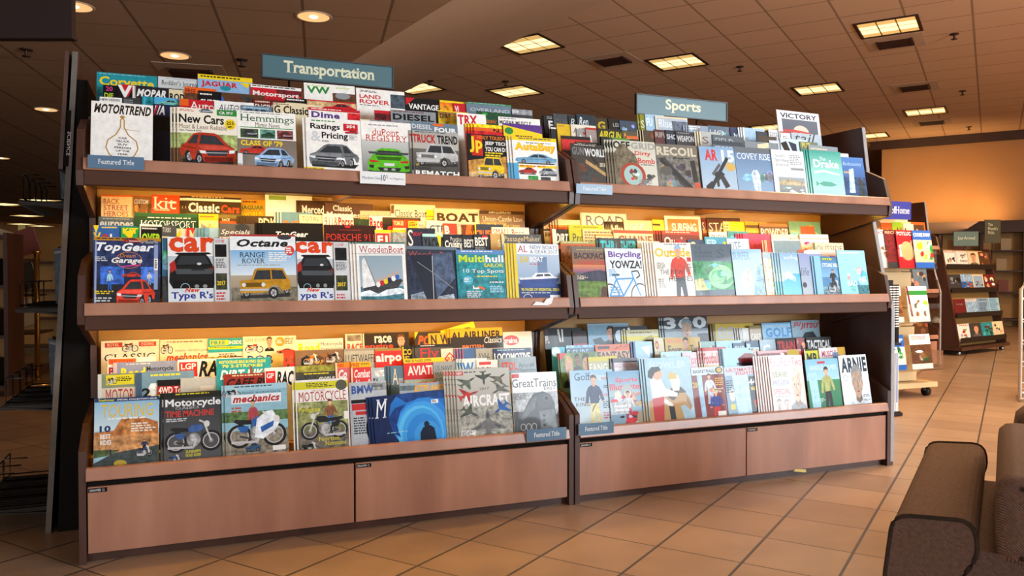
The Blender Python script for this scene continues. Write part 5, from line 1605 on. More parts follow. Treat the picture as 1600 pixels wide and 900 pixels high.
F('bottom', 'left', 0, [
    (147, 248, 623, '9cc3d4', 'light blue magazine with desert rocks and riders',
     'R;0,1,0,.06;203a6a|T;SPECIAL COLLECTOR\'S ISSUE;e8e8e0;.34,.96,.02,.045;b|T;Roadrunner;d8d02a;.06,.3,.01,.05;b|R;0,1,.06,.5;8fbcd8;cfe0e4|P;0,.52,.3,.5,.4,.34,.48,.3,.56,.34,.7,.3,.98,.4,1,.8,0,.8;b5713c;.3|P;.42,.4,.56,.34,.7,.4,.74,.6,.5,.62;c8864a;.25|N;0,1,.58,.84;c08a58|P;0,.98,.3,.84,1,.76,1,1.1,0,1.1;3f4a48;.5|P;0,.78,.4,.8,.2,.88,0,.9;4a5a38;.3|T;TOURING;e8c030;.1,.9,.1,.3;|Z;.2,.85,.31,.35;f4f0e0;1|T;10;203a6a;.08,.25,.42,.52;B|T;BEST;w;.09,.25,.55,.62;b|T;RIDES;w;.09,.26,.64,.71;b|Z;.56,.95,.4,.55;f0e8d8;4|man;.7,.84,.66,.84;2a3a5a;k|moto;.64,.9,.74,.92;3a4a6a|man;.22,.28,.76,.88;d;k|E;.3,.5,.95,1.06;b8a03a'),
    (256, 347, 615, '2e2f31', 'charcoal magazine with blue vintage motorcycle',
     'R;0,1,0,.09;26261f|Z;.2,.85,.015,.05;d8c830;1|R;0,1,.09,1.1;3b3c3e;5c5d5e|T;Motorcycle;f2f2f0;.03,.98,.1,.25;b|T;CLASSICS;c8c8c8;.2,.6,.22,.26;|T;TIME MACHINE;c8403a;.03,.86,.28,.38;b|Z;.04,.45,.4,.46;l;2|moto;.0,1.0,.38,.94;3f5f98|T;ZUNDAPP\'S;d8d030;.36,.62,.9,.945;b|T;GOLD RUSH;d8d030;.36,.62,.955,1.0;b|moto;.05,.3,.94,1.08;b', 1),
    (352, 449, 603, '8fbccb', 'pale blue magazine with blue-white sports motorcycle',
     'R;0,1,0,.08;a8cfdc|Z;.15,.9,.02,.05;3a4a5a;1|moto;.0,.25,.03,.18;k|N;0,1,.4,.55;5a7a4a|N;0,1,.68,1.1;8a8272|T;classic motorcycle;2a3a4a;.24,.9,.1,.15;|R;.1,.9,.145,.28;e8eef0|T;mechanics;b8302e;.12,.88,.155,.265;Bi|Z;.1,.3,.33,.42;c05a4a;2|man;.32,.56,.24,.8;b04a52;3a5a8a|moto;.03,.96,.34,.94;2f62a8;e6eef4|side;.3,.55,.86,1.0;3a5a7a|R;.74,.95,.93,1.0;w', 1),
    (462, 544, 595, 'efece4', 'white magazine with red title and black motorcycle',
     'R;0,1,.03,.14;d8d02c|Z;.2,.75,.05,.12;2a3a2a;3|E;.76,.98,.02,.18;5a5a4a|T;THE CLASSIC;b0282e;.3,.55,.15,.18;|T;MOTORCYCLE;b0282e;.05,.95,.18,.32;s|R;.02,.98,.33,1.1;7c8650;66604a|N;.02,.98,.33,.7;8a8f5a|N;.02,.98,.78,1.1;6e675c|T;Cubeman\'s;e8e4c0;.05,.3,.36,.41;i|T;Pedigree;e4d82c;.04,.45,.41,.49;s|man;.48,.8,.32,.76;8a5a3a;3f62a0|moto;.06,.98,.44,.9;26282a;f|R;.9,.98,.5,.62;w|T;Norton;e4d82c;.4,.8,.86,.92;s|T;Normans;e4d82c;.52,.92,.93,.99;s|moto;.04,.42,.9,1.1;k', 1),
    (546, 604, 598, 'b4bcc4', 'silver magazine with blue capitals and red block',
     'N;.5,1,.03,.16;8a8f92|T;BMW;35589c;.06,.66,.06,.2;B|T;BAGGER;d;.66,.9,.06,.1;b|R;.04,.5,.3,.36;k|R;.05,.55,.37,.48;c22e30|R;.14,.55,.5,.56;c22e30|Z;.08,.45,.6,.9;3a3e42;7|O;.4,.9,.55,1.05;17181a;.3'),
    (624, 697, 599, '99a7b4', 'grey-blue magazine with bold yellow italic title',
     'N;0,.35,.05,.14;5a6a72|Z;.4,.9,.0,.03;c83a3a;1|T;KITPLANES;e6a81c;.3,.98,.05,.19;Bi|N;0,1,.2,1.1;3a5a6a'),
    (585, 698, 621, '1c4f9c', 'wide blue wave magazine with white serif letter',
     'R;0,1,0,1.2;1f7ad0;0f3f8c|P;.3,.0,1,.0,1,.2,.7,.14,.45,.2;123c7c;.4|E;.24,1.14,.12,1.9;2684dc|E;.27,1.02,.2,1.75;3f9fea|E;.3,.94,.3,1.65;57bcf4|E;.36,.92,.37,1.6;3c9ee6|E;.42,.9,.5,1.5;2b86d8|E;.52,.9,.68,1.4;3a9ae2|P;.0,.0,.34,.0,.24,.2,.2,.5,.24,.85,.34,1.2,0,1.2;0e2250;.6|P;.2,.5,.3,.3,.44,.24,.36,.4,.3,.7,.34,1,.26,.9;0f3a80;.5|P;.6,1.2,.61,.95,.65,.84,.7,.79,.76,.8,.81,.87,.83,1.2;0a1530|E;.67,.745,.69,.83;0a1530|T;M;eef4f8;.02,.2,.06,.5;si|R;.8,.9,.2,.29;w|Z;.81,.89,.21,.28;k;3|Z;.16,.5,.86,.89;c;1', 2, -3),
    (712, 796, 579, 'c3c1b6', 'pale grey magazine of assorted warplanes',
     'R;0,1,.0,1.1;c9c7bc;8f8e86|N;0,1,.6,1.1;9a9a90|R;.0,.14,.02,.08;c8352c|T;NEW;w;.02,.12,.03,.07;b|Z;.16,.4,.03,.06;d;1|jet;.02,.4,.08,.3;5f6a58;0.9|jet;.36,.66,.03,.26;4c5348;3.1|jet;.62,.98,.06,.26;6b6a5c;0.8|jet;.02,.42,.26,.52;b83028;1.2|T;2017;d;.42,.6,.29,.33;|jet;.6,.98,.24,.44;6a6d66;4.0|T;AIRCRAFT;f2f2f0;.1,.97,.4,.58;B|jet;.04,.4,.54,.78;4f584c;2.2|jet;.62,.98,.5,.76;2f62a8;4.0|jet;.22,.86,.62,1.06;6f7070;0|R;.04,.3,.94,1.04;w|Z;.05,.29,.95,1.03;k;5', 4),
    (798, 868, 583, 'e3e5e6', 'light grey magazine with steam locomotive',
     'R;0,.16,.02,.09;c8352c|N;0,1,.35,1.1;a7abad|T;GreatTrains;3c4146;.0,.98,.11,.26;|T;EAST;3c4146;.7,.97,.27,.32;|Z;.04,.4,.36,.48;5a5f62;4|N;0,.4,.68,1.1;4a4c4e|train;.1,.96,.34,1.04;45484a'),
])
# ---- top shelf, right
F('top', 'right', 3, [
    (830, 864, 178, '1a1a1e', 'black magazine with white FI capitals', 't;FI;e8e8e4;.14,.36,.1,.27;b|Z;.1,.45,.02,.08;a;2', 1),
    (864, 889, 177, '44484c', 'dark grey magazine with faint shooting title', 't;GUN;5a5e62;.05,.6,.1,.24;'),
    (888, 901, 180, '23282e', 'dark slate magazine with single letter R', 'T;R;c8d0d4;.08,.32,.06,.2;i'),
    (900, 931, 178, '22313c', 'dark teal magazine with white slanted Ren', 't;Ren;dfe8ec;.1,.6,.05,.22;si'),
    (930, 952, 184, '3a3420', 'olive magazine with gold G', 'T;G;c0a024;.1,.42,.06,.24;B'),
    (950, 970, 185, '16120f', 'black magazine with small letters LE', 'T;LEE;b8b8b4;.2,.5,.08,.15;'),
    (968, 991, 188, '3d4a5e', 'dark blue photo magazine', 'blobs;0,1,0,.4;nSd'),
    (998, 1009, 176, '8a8a2c', 'olive-yellow magazine with letter S', 'T;S;e6e6d4;.05,.25,.15,.3;s', 1),
    (1008, 1024, 178, '9fc4dc', 'light blue shiny magazine', 'T;FU;e8f2f8;.05,.35,.08,.24;b'),
    (1024, 1074, 181, 'aebccb', 'silver-blue magazine framed in white', 'R;0,1,0,.03;e|R;0,.04,0,.6;e|T;Blue;e8f0f6;.1,.5,.06,.22;s|N;.5,1,.08,.4;5f6a7a'),
    (1075, 1106, 195, '8fa0b4', 'pale steel magazine behind the sign stem', 'blobs;0,1,0,.4;Slh|Z;.05,.6,.02,.1;w;2', 2),
    (1106, 1142, 196, '5e7488', 'blue-grey magazine with glare', 'blobs;0,1,0,.4;Shk|T;HO;l;.05,.5,.08,.2;'),
    (1141, 1158, 199, '30405e', 'dark blue magazine with letter M', 'T;Mi;dbe6f0;.15,.5,.12,.24;s'),
    (1160, 1182, 199, 'a4c6de', 'ice blue magazine with white edge', 'R;0,.1,0,.6;w|N;.1,1,.2,.6;S', 2),
    (1182, 1202, 205, '39424c', 'dark magazine with faint white word', 'T;Skin;b8c4cc;.05,.6,.12,.22;'),
    (1201, 1221, 202, 'd9dcde', 'white magazine with grey FISH letters', 'T;FISH;8a9298;.05,.8,.06,.2;s'),
    (1212, 1277, 171, 'e3e8ee', 'tall white magazine with navy capitals and capped player', 'T;VICTORY;24324c;.07,.94,.05,.16;b|R;.1,.94,.18,.8;5e6b7c;4a5666|E;.34,.72,.3,.62;d0c8bc|P;.1,.42,.34,.4,.74,.44,.76,.48,.4,.46,.1,.46;b84a4e|E;.38,.7,.46,.74;c8a48a|P;.2,.8,.36,.68,.7,.68,.86,.8;d8dade'),
    (1219, 1238, 205, 'dfe2e4', 'pale magazine with red edge and serif letters', 'R;0,1,0,.03;b83a3e|t;Fly;4a4650;.1,.4,.1,.25;s|R;.5,1,.04,.4;a83a42'),
    (1236, 1282, 207, 'a9bccb', 'pale blue magazine with cursive dark title', 'T;tail;35424e;.1,.8,.0,.2;i|T;flyfishing;e8eef2;.3,.97,.26,.36;'),
])
F('top', 'right', 2, [
    (853, 899, 198, '2a2a2c', 'black magazine with white top edges', 'R;0,1,0,.03;e6e2da|Z;.3,.95,.06,.12;c8b82a;2', 1),
    (870, 893, 193, 'dcb41c', 'plain yellow magazine', 'Z;.05,.5,.02,.08;K;1'),
    (892, 916, 194, 'e4dccb', 'cream magazine with grey letters', 'T;AIR;8a8276;.05,.6,.06,.16;s'),
    (900, 917, 201, '9b9a96', 'grey magazine with white A', 'T;A;e6e2de;.05,.3,.1,.28;B|R;.3,1,.05,.1;b8302a'),
    (915, 930, 199, 'a08f8a', 'grey-pink magazine with white A', 'R;0,1,0,.04;b8302a|T;A;f0ece8;.1,.32,.14,.32;B'),
    (933, 971, 200, '23231c', 'black magazine with yellow AIR letters', 'T;AIRGUN;d8c81c;.03,.98,.04,.2;bi|Z;.1,.8,.24,.28;L;1'),
    (972, 998, 204, '55503a', 'olive hunting magazine', 'blobs;0,1,0,.4;BGK'),
    (979, 1001, 212, 'd8682a', 'orange magazine edge with white print', 'Z;.05,.5,.05,.15;e;2'),
    (1003, 1023, 203, '4e3f30', 'brown camouflage magazine', 'blobs;0,1,0,.4;KqB|R;0,.05,0,.6;e', 2),
    (1022, 1041, 202, '5b3434', 'dark red magazine with grey print', 'T;RIFLE;a8a09a;.04,.7,.05,.15;b'),
    (1040, 1057, 203, '2b3040', 'blue-black magazine with white print', 'T;SHOT;c8ccd0;.04,.7,.08,.18;b'),
    (1056, 1087, 205, '3a3a40', 'charcoal magazine with heavy white word', 'T;WEAPONS;d0d0d0;.04,.98,.08,.2;b|Z;.1,.8,.02,.05;a;1'),
    (1092, 1112, 205, 'b0b4b4', 'pale grey magazine with brown picture', 'R;0,.06,0,.8;e|T;S;6a5a4a;.1,.4,.1,.24;s|N;0,1,.3,.8;K', 2),
    (1112, 1148, 210, '58656e', 'dull blue magazine with long shadowed title', 'T;FIELD;a8b4bc;.1,.9,.06,.2;s|blobs;0,1,.24,.6;hdk'),
    (1183, 1201, 212, '4a433c', 'brown-grey magazine with pale photo', 'blobs;0,1,0,.5;KdS'),
    (1202, 1217, 219, 'c9d4dc', 'white magazine with letters PJ', 'T;PJ;4a4c66;.15,.5,.06,.2;s'),
    (1219, 1249, 216, 'c4dae6', 'white and black striped magazine', 'P;0,.1,.3,.05,.5,.3,.2,.3;k|P;.4,.05,.8,.1,.8,.3,.6,.3;n'),
    (1250, 1266, 221, '6b7a6a', 'grey-green magazine with yellow print', 'T;FUR;d8c83a;.1,.6,.02,.12;b'),
    (1262, 1296, 226, '8d99a0', 'grey magazine with small print under cursive title', 'Z;.1,.9,.06,.2;e;3'),
])
F('top', 'right', 1, [
    (869, 899, 211, 'c22a28', 'red and black magazine with SW letters', 'R;0,1,0,.06;1c1718|T;SWAT;d8302a;.03,.98,.07,.24;Bi|R;0,1,.26,.6;k'),
    (900, 936, 221, '3c352e', 'dark magazine with pistol photo', 'blobs;0,1,0,.5;dKk|T;TACT;e;.04,.6,.03,.12;b'),
    (938, 982, 213, '23251f', 'black-green magazine with green stripe', 'P;.2,.0,.7,.0,.95,.1,.9,.16;5a8a34|T;OFF;e0e0d4;.1,.6,.14,.26;B', 1),
    (1112, 1146, 219, '5f6c7c', 'slate magazine with dark band', 'R;0,1,.0,.08;384450|T;SPORT;b8c8d4;.1,.9,.1,.2;b'),
    (1163, 1202, 220, '7f8a92', 'grey-blue magazine with torn white stripe', 'P;.5,.05,.95,.0,.95,.1,.5,.16;e|blobs;0,1,.2,.6;hlS'),
    (1284, 1325, 237, 'e6e9ea', 'white magazine leaning beside teal fish cover', 'N;0,1,.1,.6;l|R;0,1,0,.015;a'),
])
F('top', 'right', 0, [
    (872, 930, 222, '2f2b28', 'dark magazine with gold pistol',
     'R;0,1,0,1.1;33302c;4a3f34|Z;.1,.7,.02,.05;l;1|T;GUN;77787a;.03,.34,.08,.28;B|T;WORLD;dcdcda;.36,.97,.1,.3;B|blobs;.05,.95,.4,1.0;dkBK|gun;.3,.98,.3,.95;3a3c3e;b8935c|P;.5,.2,.7,.45,.66,.5,.5,.3;1c1c1c|Z;.75,.95,.45,.55;e;3'),
    (957, 1022, 218, 'c9c6b4', 'pale grey magazine with muddy tyre',
     'R;0,1,0,1.1;c4c4b4;d4d2c6|T;OFF;1a1a1a;.0,.4,.02,.2;B|T;GRID;9b9a92;.42,1.0,.03,.18;B|P;.0,.3,.2,.05,.5,.3,.62,.6,.58,.95,.1,1.1,0,1.1;6b604c;.2|E;.12,.72,.48,1.04;a63a24|E;.2,.64,.54,.98;9fc0ba|blobs;.26,.58,.6,.92;dlqr|T;Dirty;c83a2c;.5,.88,.22,.34;b|T;Bomb;c83a2c;.56,.97,.37,.49;b|Z;.62,.95,.5,.54;d;2|P;.6,.9,.9,.72,.96,.76,.66,.98;5a5a50|E;.74,.86,.72,.82;d|Z;.55,.9,.86,1;a;3', 3),
    (1023, 1088, 224, '8c8577', 'grey-brown magazine with weathered capitals and rifle',
     'R;0,1,0,1.1;6e685e;97917f|T;RECOIL;c9c1ac;.03,.97,.06,.26;B|N;0,1,.28,1.1;6b6a64|blobs;.1,.8,.36,1.1;dahK|P;.05,.34,.2,.3,.85,1.0,.7,1.1;34363a;.5|L;.1,.36,.8,1.0;1f2022;.08|E;.08,.36,.5,.72;55544e|Z;.4,.9,.3,.34;k;1|P;.8,.36,.92,.34,.96,.84,.84,.86;24221e|R;.86,.99,.86,1.05;c84a2c'),
    (1092, 1146, 228, '8fb2d2', 'light blue magazine with black rifle and red letters',
     'R;0,1,0,1.1;7fa6cc;b4c6d2|E;.7,1,.35,.55;c8a85a|T;AR;c82a2e;.14,.5,.06,.32;B|T;15;dfe6ec;.62,.98,.06,.34;B|rifle;.06,.9,.24,1.02;23272c'),
    (1147, 1204, 229, '6a86a6', 'dusty blue magazine with white dog in mist',
     'R;0,1,0,.12;5f6a72|R;0,1,.12,1.1;5f7fa6;8fb0cc|blobs;0,1,.4,1.0;ShS|T;COVEY RISE;e6eef4;.05,.95,.13,.27;s|P;.38,.6,.46,.5,.56,.5,.62,.62,.6,1.1,.46,1.1;c4d4e4;.6|E;.44,.5,.55,.62;8fa6be'),
    (1204, 1254, 233, 'd8dde0', 'silver journal with small framed landscape',
     'T;Gray\'s;7b858b;.1,.4,.1,.18;s|T;Sporting;7b858b;.1,.52,.2,.29;s|T;Journal;7b858b;.1,.5,.31,.38;s|Z;.55,.95,.1,.34;a;6|R;.55,.95,.4,.45;8a9296|R;.14,.94,.62,1.02;9fa9ae;868a86|P;.14,.72,.5,.66,.94,.74,.94,.8,.14,.8;b4a888;.4|blobs;.2,.9,.82,1;lwa'),
    (1263, 1312, 234, '4fb0a4', 'sea green magazine with trout under water',
     'R;0,1,0,.5;2f9d90;8fd6cc|R;0,1,.5,1.1;8fd6cc;bfe6da|T;The;e8f4f0;.3,.5,.14,.22;s|T;Drake;f0f8f4;.1,.9,.2,.38;b|P;.1,.46,.4,.42,.9,.5,.9,.54,.4,.48,.1,.52;c8ece4|P;.2,.74,.35,.68,.6,.69,.78,.75,.6,.79,.35,.79;5aa898|P;.12,.68,.22,.74,.12,.8;5aa898|P;.1,.9,.5,.86,.95,.96,.95,1.0,.5,.92,.1,.96;a8dcd0', 3),
    (1314, 1348, 245, '3f74b8', 'blue magazine with icy white fall',
     'R;0,1,0,.5;4a7ec4;3a66a8|N;0,1,.5,1.1;2a4a78|T;Backcountry;a8cdf0;.05,.9,.12,.24;i|P;.3,.3,.5,.28,.46,.9,.2,.9;b8dcf4;.4|P;.65,.5,.9,.6,.95,1.1,.6,1.1;2c3a44;.3|Z;.05,.5,.36,.42;y;2'),
])
# ---- middle shelf, right
F('middle', 'right', 3, [
    (840, 867, 344, '3d1c12', 'dark brown magazine with orange capitals', 'T;BICYCLE;e8a080;.03,.98,.04,.16;b|R;0,1,.2,.5;e|T;BIKE;4a2a1c;.05,.6,.22,.3;b'),
    (871, 906, 343, 'd8682c', 'orange magazine with cream top strip', 'R;0,1,0,.1;f0dca8|Z;.2,.95,.12,.16;b83a1e;1|N;0,1,.24,.6;r', 3),
    (906, 978, 332, 'f4f0e8', 'tall white magazine with grey serif capitals', 'R;0,.03,0,.6;e8c87a|t;ROAD;7a7672;.1,.94,.05,.25;s'),
    (952, 975, 346, '3f2618', 'brown magazine with cream letters hi', 'T;hike;f2e4c4;.1,.9,.06,.26;B', 2),
    (975, 1019, 344, 'f0d8a4', 'cream magazine with white ROCK letters', 'T;ROCK;W;.06,.72,.06,.26;B|T;ROCK;e8b86a;.08,.74,.08,.26;|N;0,1,.3,.6;K'),
    (1019, 1038, 343, 'f2dc3a', 'pale yellow magazine with black strip', 'R;0,.6,.08,.12;4a3a1c|Z;.1,.6,.14,.2;K;2'),
    (1038, 1094, 337, 'f0e8dc', 'white-framed tan magazine with white condensed letters', 'R;.07,.93,.06,.9;b8843c|T;SURFING;f4f0e6;.18,.86,.14,.32;b'),
    (1095, 1104, 341, '7a2c18', 'rust magazine with cream S', 'T;S;e8d8b4;.02,.16,.08,.24;s'),
    (1104, 1156, 340, '5b2c1a', 'dark rust magazine with cream serif capitals', 'R;0,1,0,.02;2a1a12|T;STAND;ecdcc0;.05,.97,.1,.28;s|T;UP PADDLE;c8a880;.08,.9,.32,.38;'),
    (1130, 1165, 346, 'f4e01c', 'bright yellow magazine with small print', 'R;0,.2,0,.7;f8f0a0|Z;.02,.2,.06,.3;K;4|T;2017;f8f08a;.35,.6,.2,.32;b'),
    (1164, 1186, 347, 'dfa02c', 'amber magazine with brown bands', 'R;0,1,.06,.12;5a3a1c|R;0,1,.22,.26;8a5a2a'),
    (1186, 1233, 349, '6e4a36', 'brown magazine with white serif capitals', 'R;0,1,0,.06;b07a4a|t;POWDER;f6f0e8;.03,.97,.1,.3;s|N;0,1,.34,.6;q'),
    (1232, 1281, 346, '6f9a78', 'green wooded magazine with orange letters', 'blobs;0,1,0,.5;vgK|T;CAMP;e8a83a;.05,.45,.3,.4;b|R;.35,.8,.1,.3;b85a2c'),
])
F('middle', 'right', 2, [
    (838, 889, 357, '2b211a', 'black magazine with white DIRT letters', 'R;0,.12,0,.3;e8e0d0|T;DIRT;f0e8da;.1,.5,.08,.26;bi|R;.52,1,.06,.28;e8dcc0|T;RA;2a1c14;.56,.98,.1,.26;Bi|R;0,1,.3,.36;d85a1c'),
    (888, 942, 351, 'a9b02a', 'yellow-green magazine with dark word Pro', 'Z;.15,.9,.03,.06;6a6a1c;1|t;ProBMX;2c3018;.1,.9,.16,.32;|E;.2,.4,.36,.5;3a3a1c'),
    (910, 966, 358, 'c9b890', 'beige-grey magazine with small print', 'Z;.05,.9,.04,.3;7a6a4a;5'),
    (930, 986, 366, 'd8c09a', 'tan magazine with slanted sticker headline', 'R;0,1,.0,.03;e88a3a|T;THE STICKER;4a3a2a;.05,.95,.06,.14;b|N;0,1,.18,.5;e'),
    (958, 1019, 359, 'd6bca0', 'cream magazine with red band and brown letters', 'R;0,1,.0,.06;c0482e|T;CHAINE;8a4a34;.1,.97,.1,.28;b'),
    (1033, 1091, 360, '6e3426', 'red-brown magazine with white rounded title', 'R;0,1,.0,.07;b83a2a|Z;.1,.9,.02,.05;e8c8b8;1|t;Outdoors;f6f0ea;.05,.97,.12,.28;b', 3),
    (1108, 1141, 362, 'e2e0dc', 'white magazine with hand-drawn SNOW letters', 'T;SNOW;4a4a4c;.05,.8,.06,.2;i'),
    (1137, 1156, 361, '3f8a9a', 'teal magazine with white strokes', 'blobs;0,1,0,.4;tcn'),
    (1160, 1206, 365, 'b5406c', 'magenta magazine with dark small letters', 'T;RHYTHM;6a1c3a;.35,.8,.2,.3;', 3),
    (1205, 1237, 366, 'b9c9c4', 'pale teal magazine with torn white art', 'blobs;0,1,0,.4;wvc'),
    (1236, 1256, 372, 'c9a8a0', 'pinkish grey magazine', 'blobs;0,1,0,.4;sle'),
    (1250, 1294, 366, 'e6e4ea', 'white magazine with pink and violet art', 'R;0,1,.08,.1;a|blobs;0,1,.12,.6;Plwr'),
])
F('middle', 'right', 1, [
    (850, 913, 376, 'c0582c', 'rust magazine with grey-green print', 'R;0,1,0,.05;8a9a5a|Z;.05,.95,.015,.04;e;1|N;0,1,.08,.5;q'),
    (936, 996, 372, '38484a', 'dark grey magazine with cyan block letters', 'T;THRASHER;3fb4c8;.03,.97,.04,.26;B|P;.45,.0,.55,.0,.58,.3,.42,.3;4a3a34;.4', 1),
    (995, 1015, 376, 'd9d2c0', 'cream magazine edge', 'Z;.05,.5,.04,.1;a;2'),
    (1054, 1078, 373, '8a3a34', 'dark red ski magazine', 'blobs;0,1,0,.4;rkd'),
    (1074, 1101, 374, '3b4a66', 'blue magazine with black and white eye', 'E;.1,.5,.04,.26;e|E;.2,.4,.08,.22;k'),
    (1101, 1137, 370, '4b9cc0', 'sky blue magazine with orange dragon shape', 'blobs;.4,1,0,.4;yoK|T;FR;b8e0f0;.05,.4,.05,.2;b'),
    (1136, 1157, 373, 'cfdce6', 'white-blue magazine with thin KITE letters', 'T;KITE;5a86a8;.08,.6,.06,.24;'),
    (1194, 1207, 375, 'd84a34', 'red magazine with white stripe', 'R;.0,.08,0,.6;e|R;.16,.24,0,.6;e', 1),
    (1206, 1250, 374, '7b93a2', 'slate blue magazine with white frame', 'R;0,1,0,.025;e8eef0|R;0,.05,0,.7;e8eef0|T;The Surfer;dfe8ee;.3,.8,.26,.34;|N;.05,1,.4,.7;S'),
    (1270, 1317, 379, 'dcd4b4', 'cream magazine with thin outlined letters', 'R;0,.06,0,.6;6a6a3a|T;OUTSIDE;7a6a74;.1,.95,.06,.18;|Z;.1,.9,.2,.22;P;1'),
    (1247, 1305, 390, 'e9d8dc', 'pale pink magazine', 'R;0,.2,0,.1;b05a3a|blobs;.1,1,0,.5;wPe|R;.15,.98,.02,.12;f2e6e8'),
])
F('middle', 'right', 0, [
    (874, 943, 385, '5d5b56', 'grey magazine with purple sunset over mountains',
     'R;0,1,0,.4;6a6860;a45a34|Z;.1,.95,.05,.08;b8a84a;1|T;BACKPACKER;121212;.05,.97,.12,.24;b|T;LONG TRAILS;c23a2c;.14,.95,.28,.36;b|R;0,1,.36,.52;d88a4a;7a4a7e|P;0,.62,.3,.5,.6,.46,1,.54,1,.72,0,.72;3a3a4e;.5|N;0,1,.68,1.1;5f7a34|P;.56,1.1,.62,.82,.66,.78,.72,.8,.78,1.1;5a3226;.4|Z;.05,.35,.58,.66;e;3'),
    (945, 1002, 388, 'dce4e8', 'white magazine with blue racing bicycle',
     'T;Bicycling;6a3a9a;.08,.97,.06,.22;b|T;YOWZA!;121214;.1,.97,.25,.42;b|bike;-.2,1.1,.38,1.25;4a9cd8|Z;.06,.3,.44,.6;6aa8d8;4|Z;.06,.35,.8,.95;6aa8d8;3'),
    (1020, 1079, 379, 'e9e4da', 'white magazine with man in red jacket',
     'Z;.3,.95,.02,.06;a;1|T;Outside;e6c01c;.03,.97,.1,.27;sb|man;.3,.98,.08,1.2;d2402c;1c1a1e;8fb0d0;9fc0dc|T;THE NEW;2a2624;.12,.72,.51,.6;|T;HEROES;2a2624;.34,.97,.63,.73;|Z;.06,.28,.38,.5;7a7468;5|Z;.06,.24,.68,.86;7a7468;5|R;.86,.97,.28,.36;c0342c|Z;.8,.97,.4,.56;7a7468;5', 4),
    (1080, 1143, 381, '55636f', 'slate magazine with green satellite swirl',
     'T;THE;3d4852;.08,.24,.05,.12;|T;SURFERS;3d4852;.06,.5,.14,.2;s|T;JOURNAL;3d4852;.06,.5,.22,.28;s|T;S;46525c;.6,.8,.1,.28;s|N;0,1,.34,.9;3f8a5a|blobs;0,1,.34,.9;gvgv|swirl;.3,1,.36,.88;4aa86a;8fc89a|P;0,.7,.2,.66,.3,.9,0,.9;c8c88a;.4|Z;.08,.3,.95,.99;8a969e;2'),
    (1143, 1189, 389, 'a9c8da', 'powder blue magazine with sea spray',
     'R;0,1,0,1.1;9fc2d8;bcd4e0|T;SURFER;7fa4c0;.02,.6,.06,.24;b|P;.3,.5,.5,.42,.6,.6,.56,.8,.3,.86,.2,.7;c8d8c0;.5|P;.55,1.1,.8,.4,1,.3,1,1.1;8ab0c8;.4'),
    (1191, 1214, 394, 'd8dccc', 'cream magazine with thick pile of pages', 'R;0,1,0,.15;9fb0b8|N;0,1,.15,1.1;e'),
    (1217, 1248, 395, '9fd4ea', 'turquoise wave magazine with white script',
     'R;0,1,0,.5;8fb4dc;b4d4ea|R;0,1,.5,1.1;5fb8d8;8fd8e4|T;surfing;e8f2fa;.2,.9,.06,.18;|P;0,.5,.4,.44,.7,.6,.7,.7,.3,.62,0,.7;c8eef6;.5', 3),
    (1248, 1272, 397, '98a2c0', 'lilac-grey magazine with handwritten word',
     'R;0,1,0,1.1;8f9cc4;b4c2c8|T;life;5a6a82;.0,.35,.34,.54;i|E;.02,.2,.7,.84;4a4a52'),
    (1270, 1310, 400, '4f86b4', 'blue magazine with mountain biker',
     'R;0,1,0,.55;3f72a8;7fb4d8|N;0,1,.8,1.1;6a8a98|R;.0,.25,0,1.1;8fc4e4|R;.3,.75,.04,.1;5a8a4a|T;MTB;e4e04a;.34,.7,.05,.095;b|T;CYCLING SKILLS;e8f0f6;.3,.97,.18,.28;b|man;.5,.85,.36,.8;1c1e22;2a2c30|moto;.45,.95,.58,.98;23262a', 1),
    (1307, 1350, 391, 'a4d8ea', 'ice blue magazine with glare streaks',
     'R;0,1,0,1.1;9fd8ee;8fd0e0|Z;.1,.9,.04,.1;d8f0f8;1|blobs;.2,1,.3,1.0;cvlC|T;BAD;e0f4fa;.25,.6,.7,.82;b|T;ASS;d8f0f8;.66,.95,.6,.72;b|E;.26,.38,.58,.68;d8a0a8|N;.6,1,.8,1.1;3f7a84'),
])
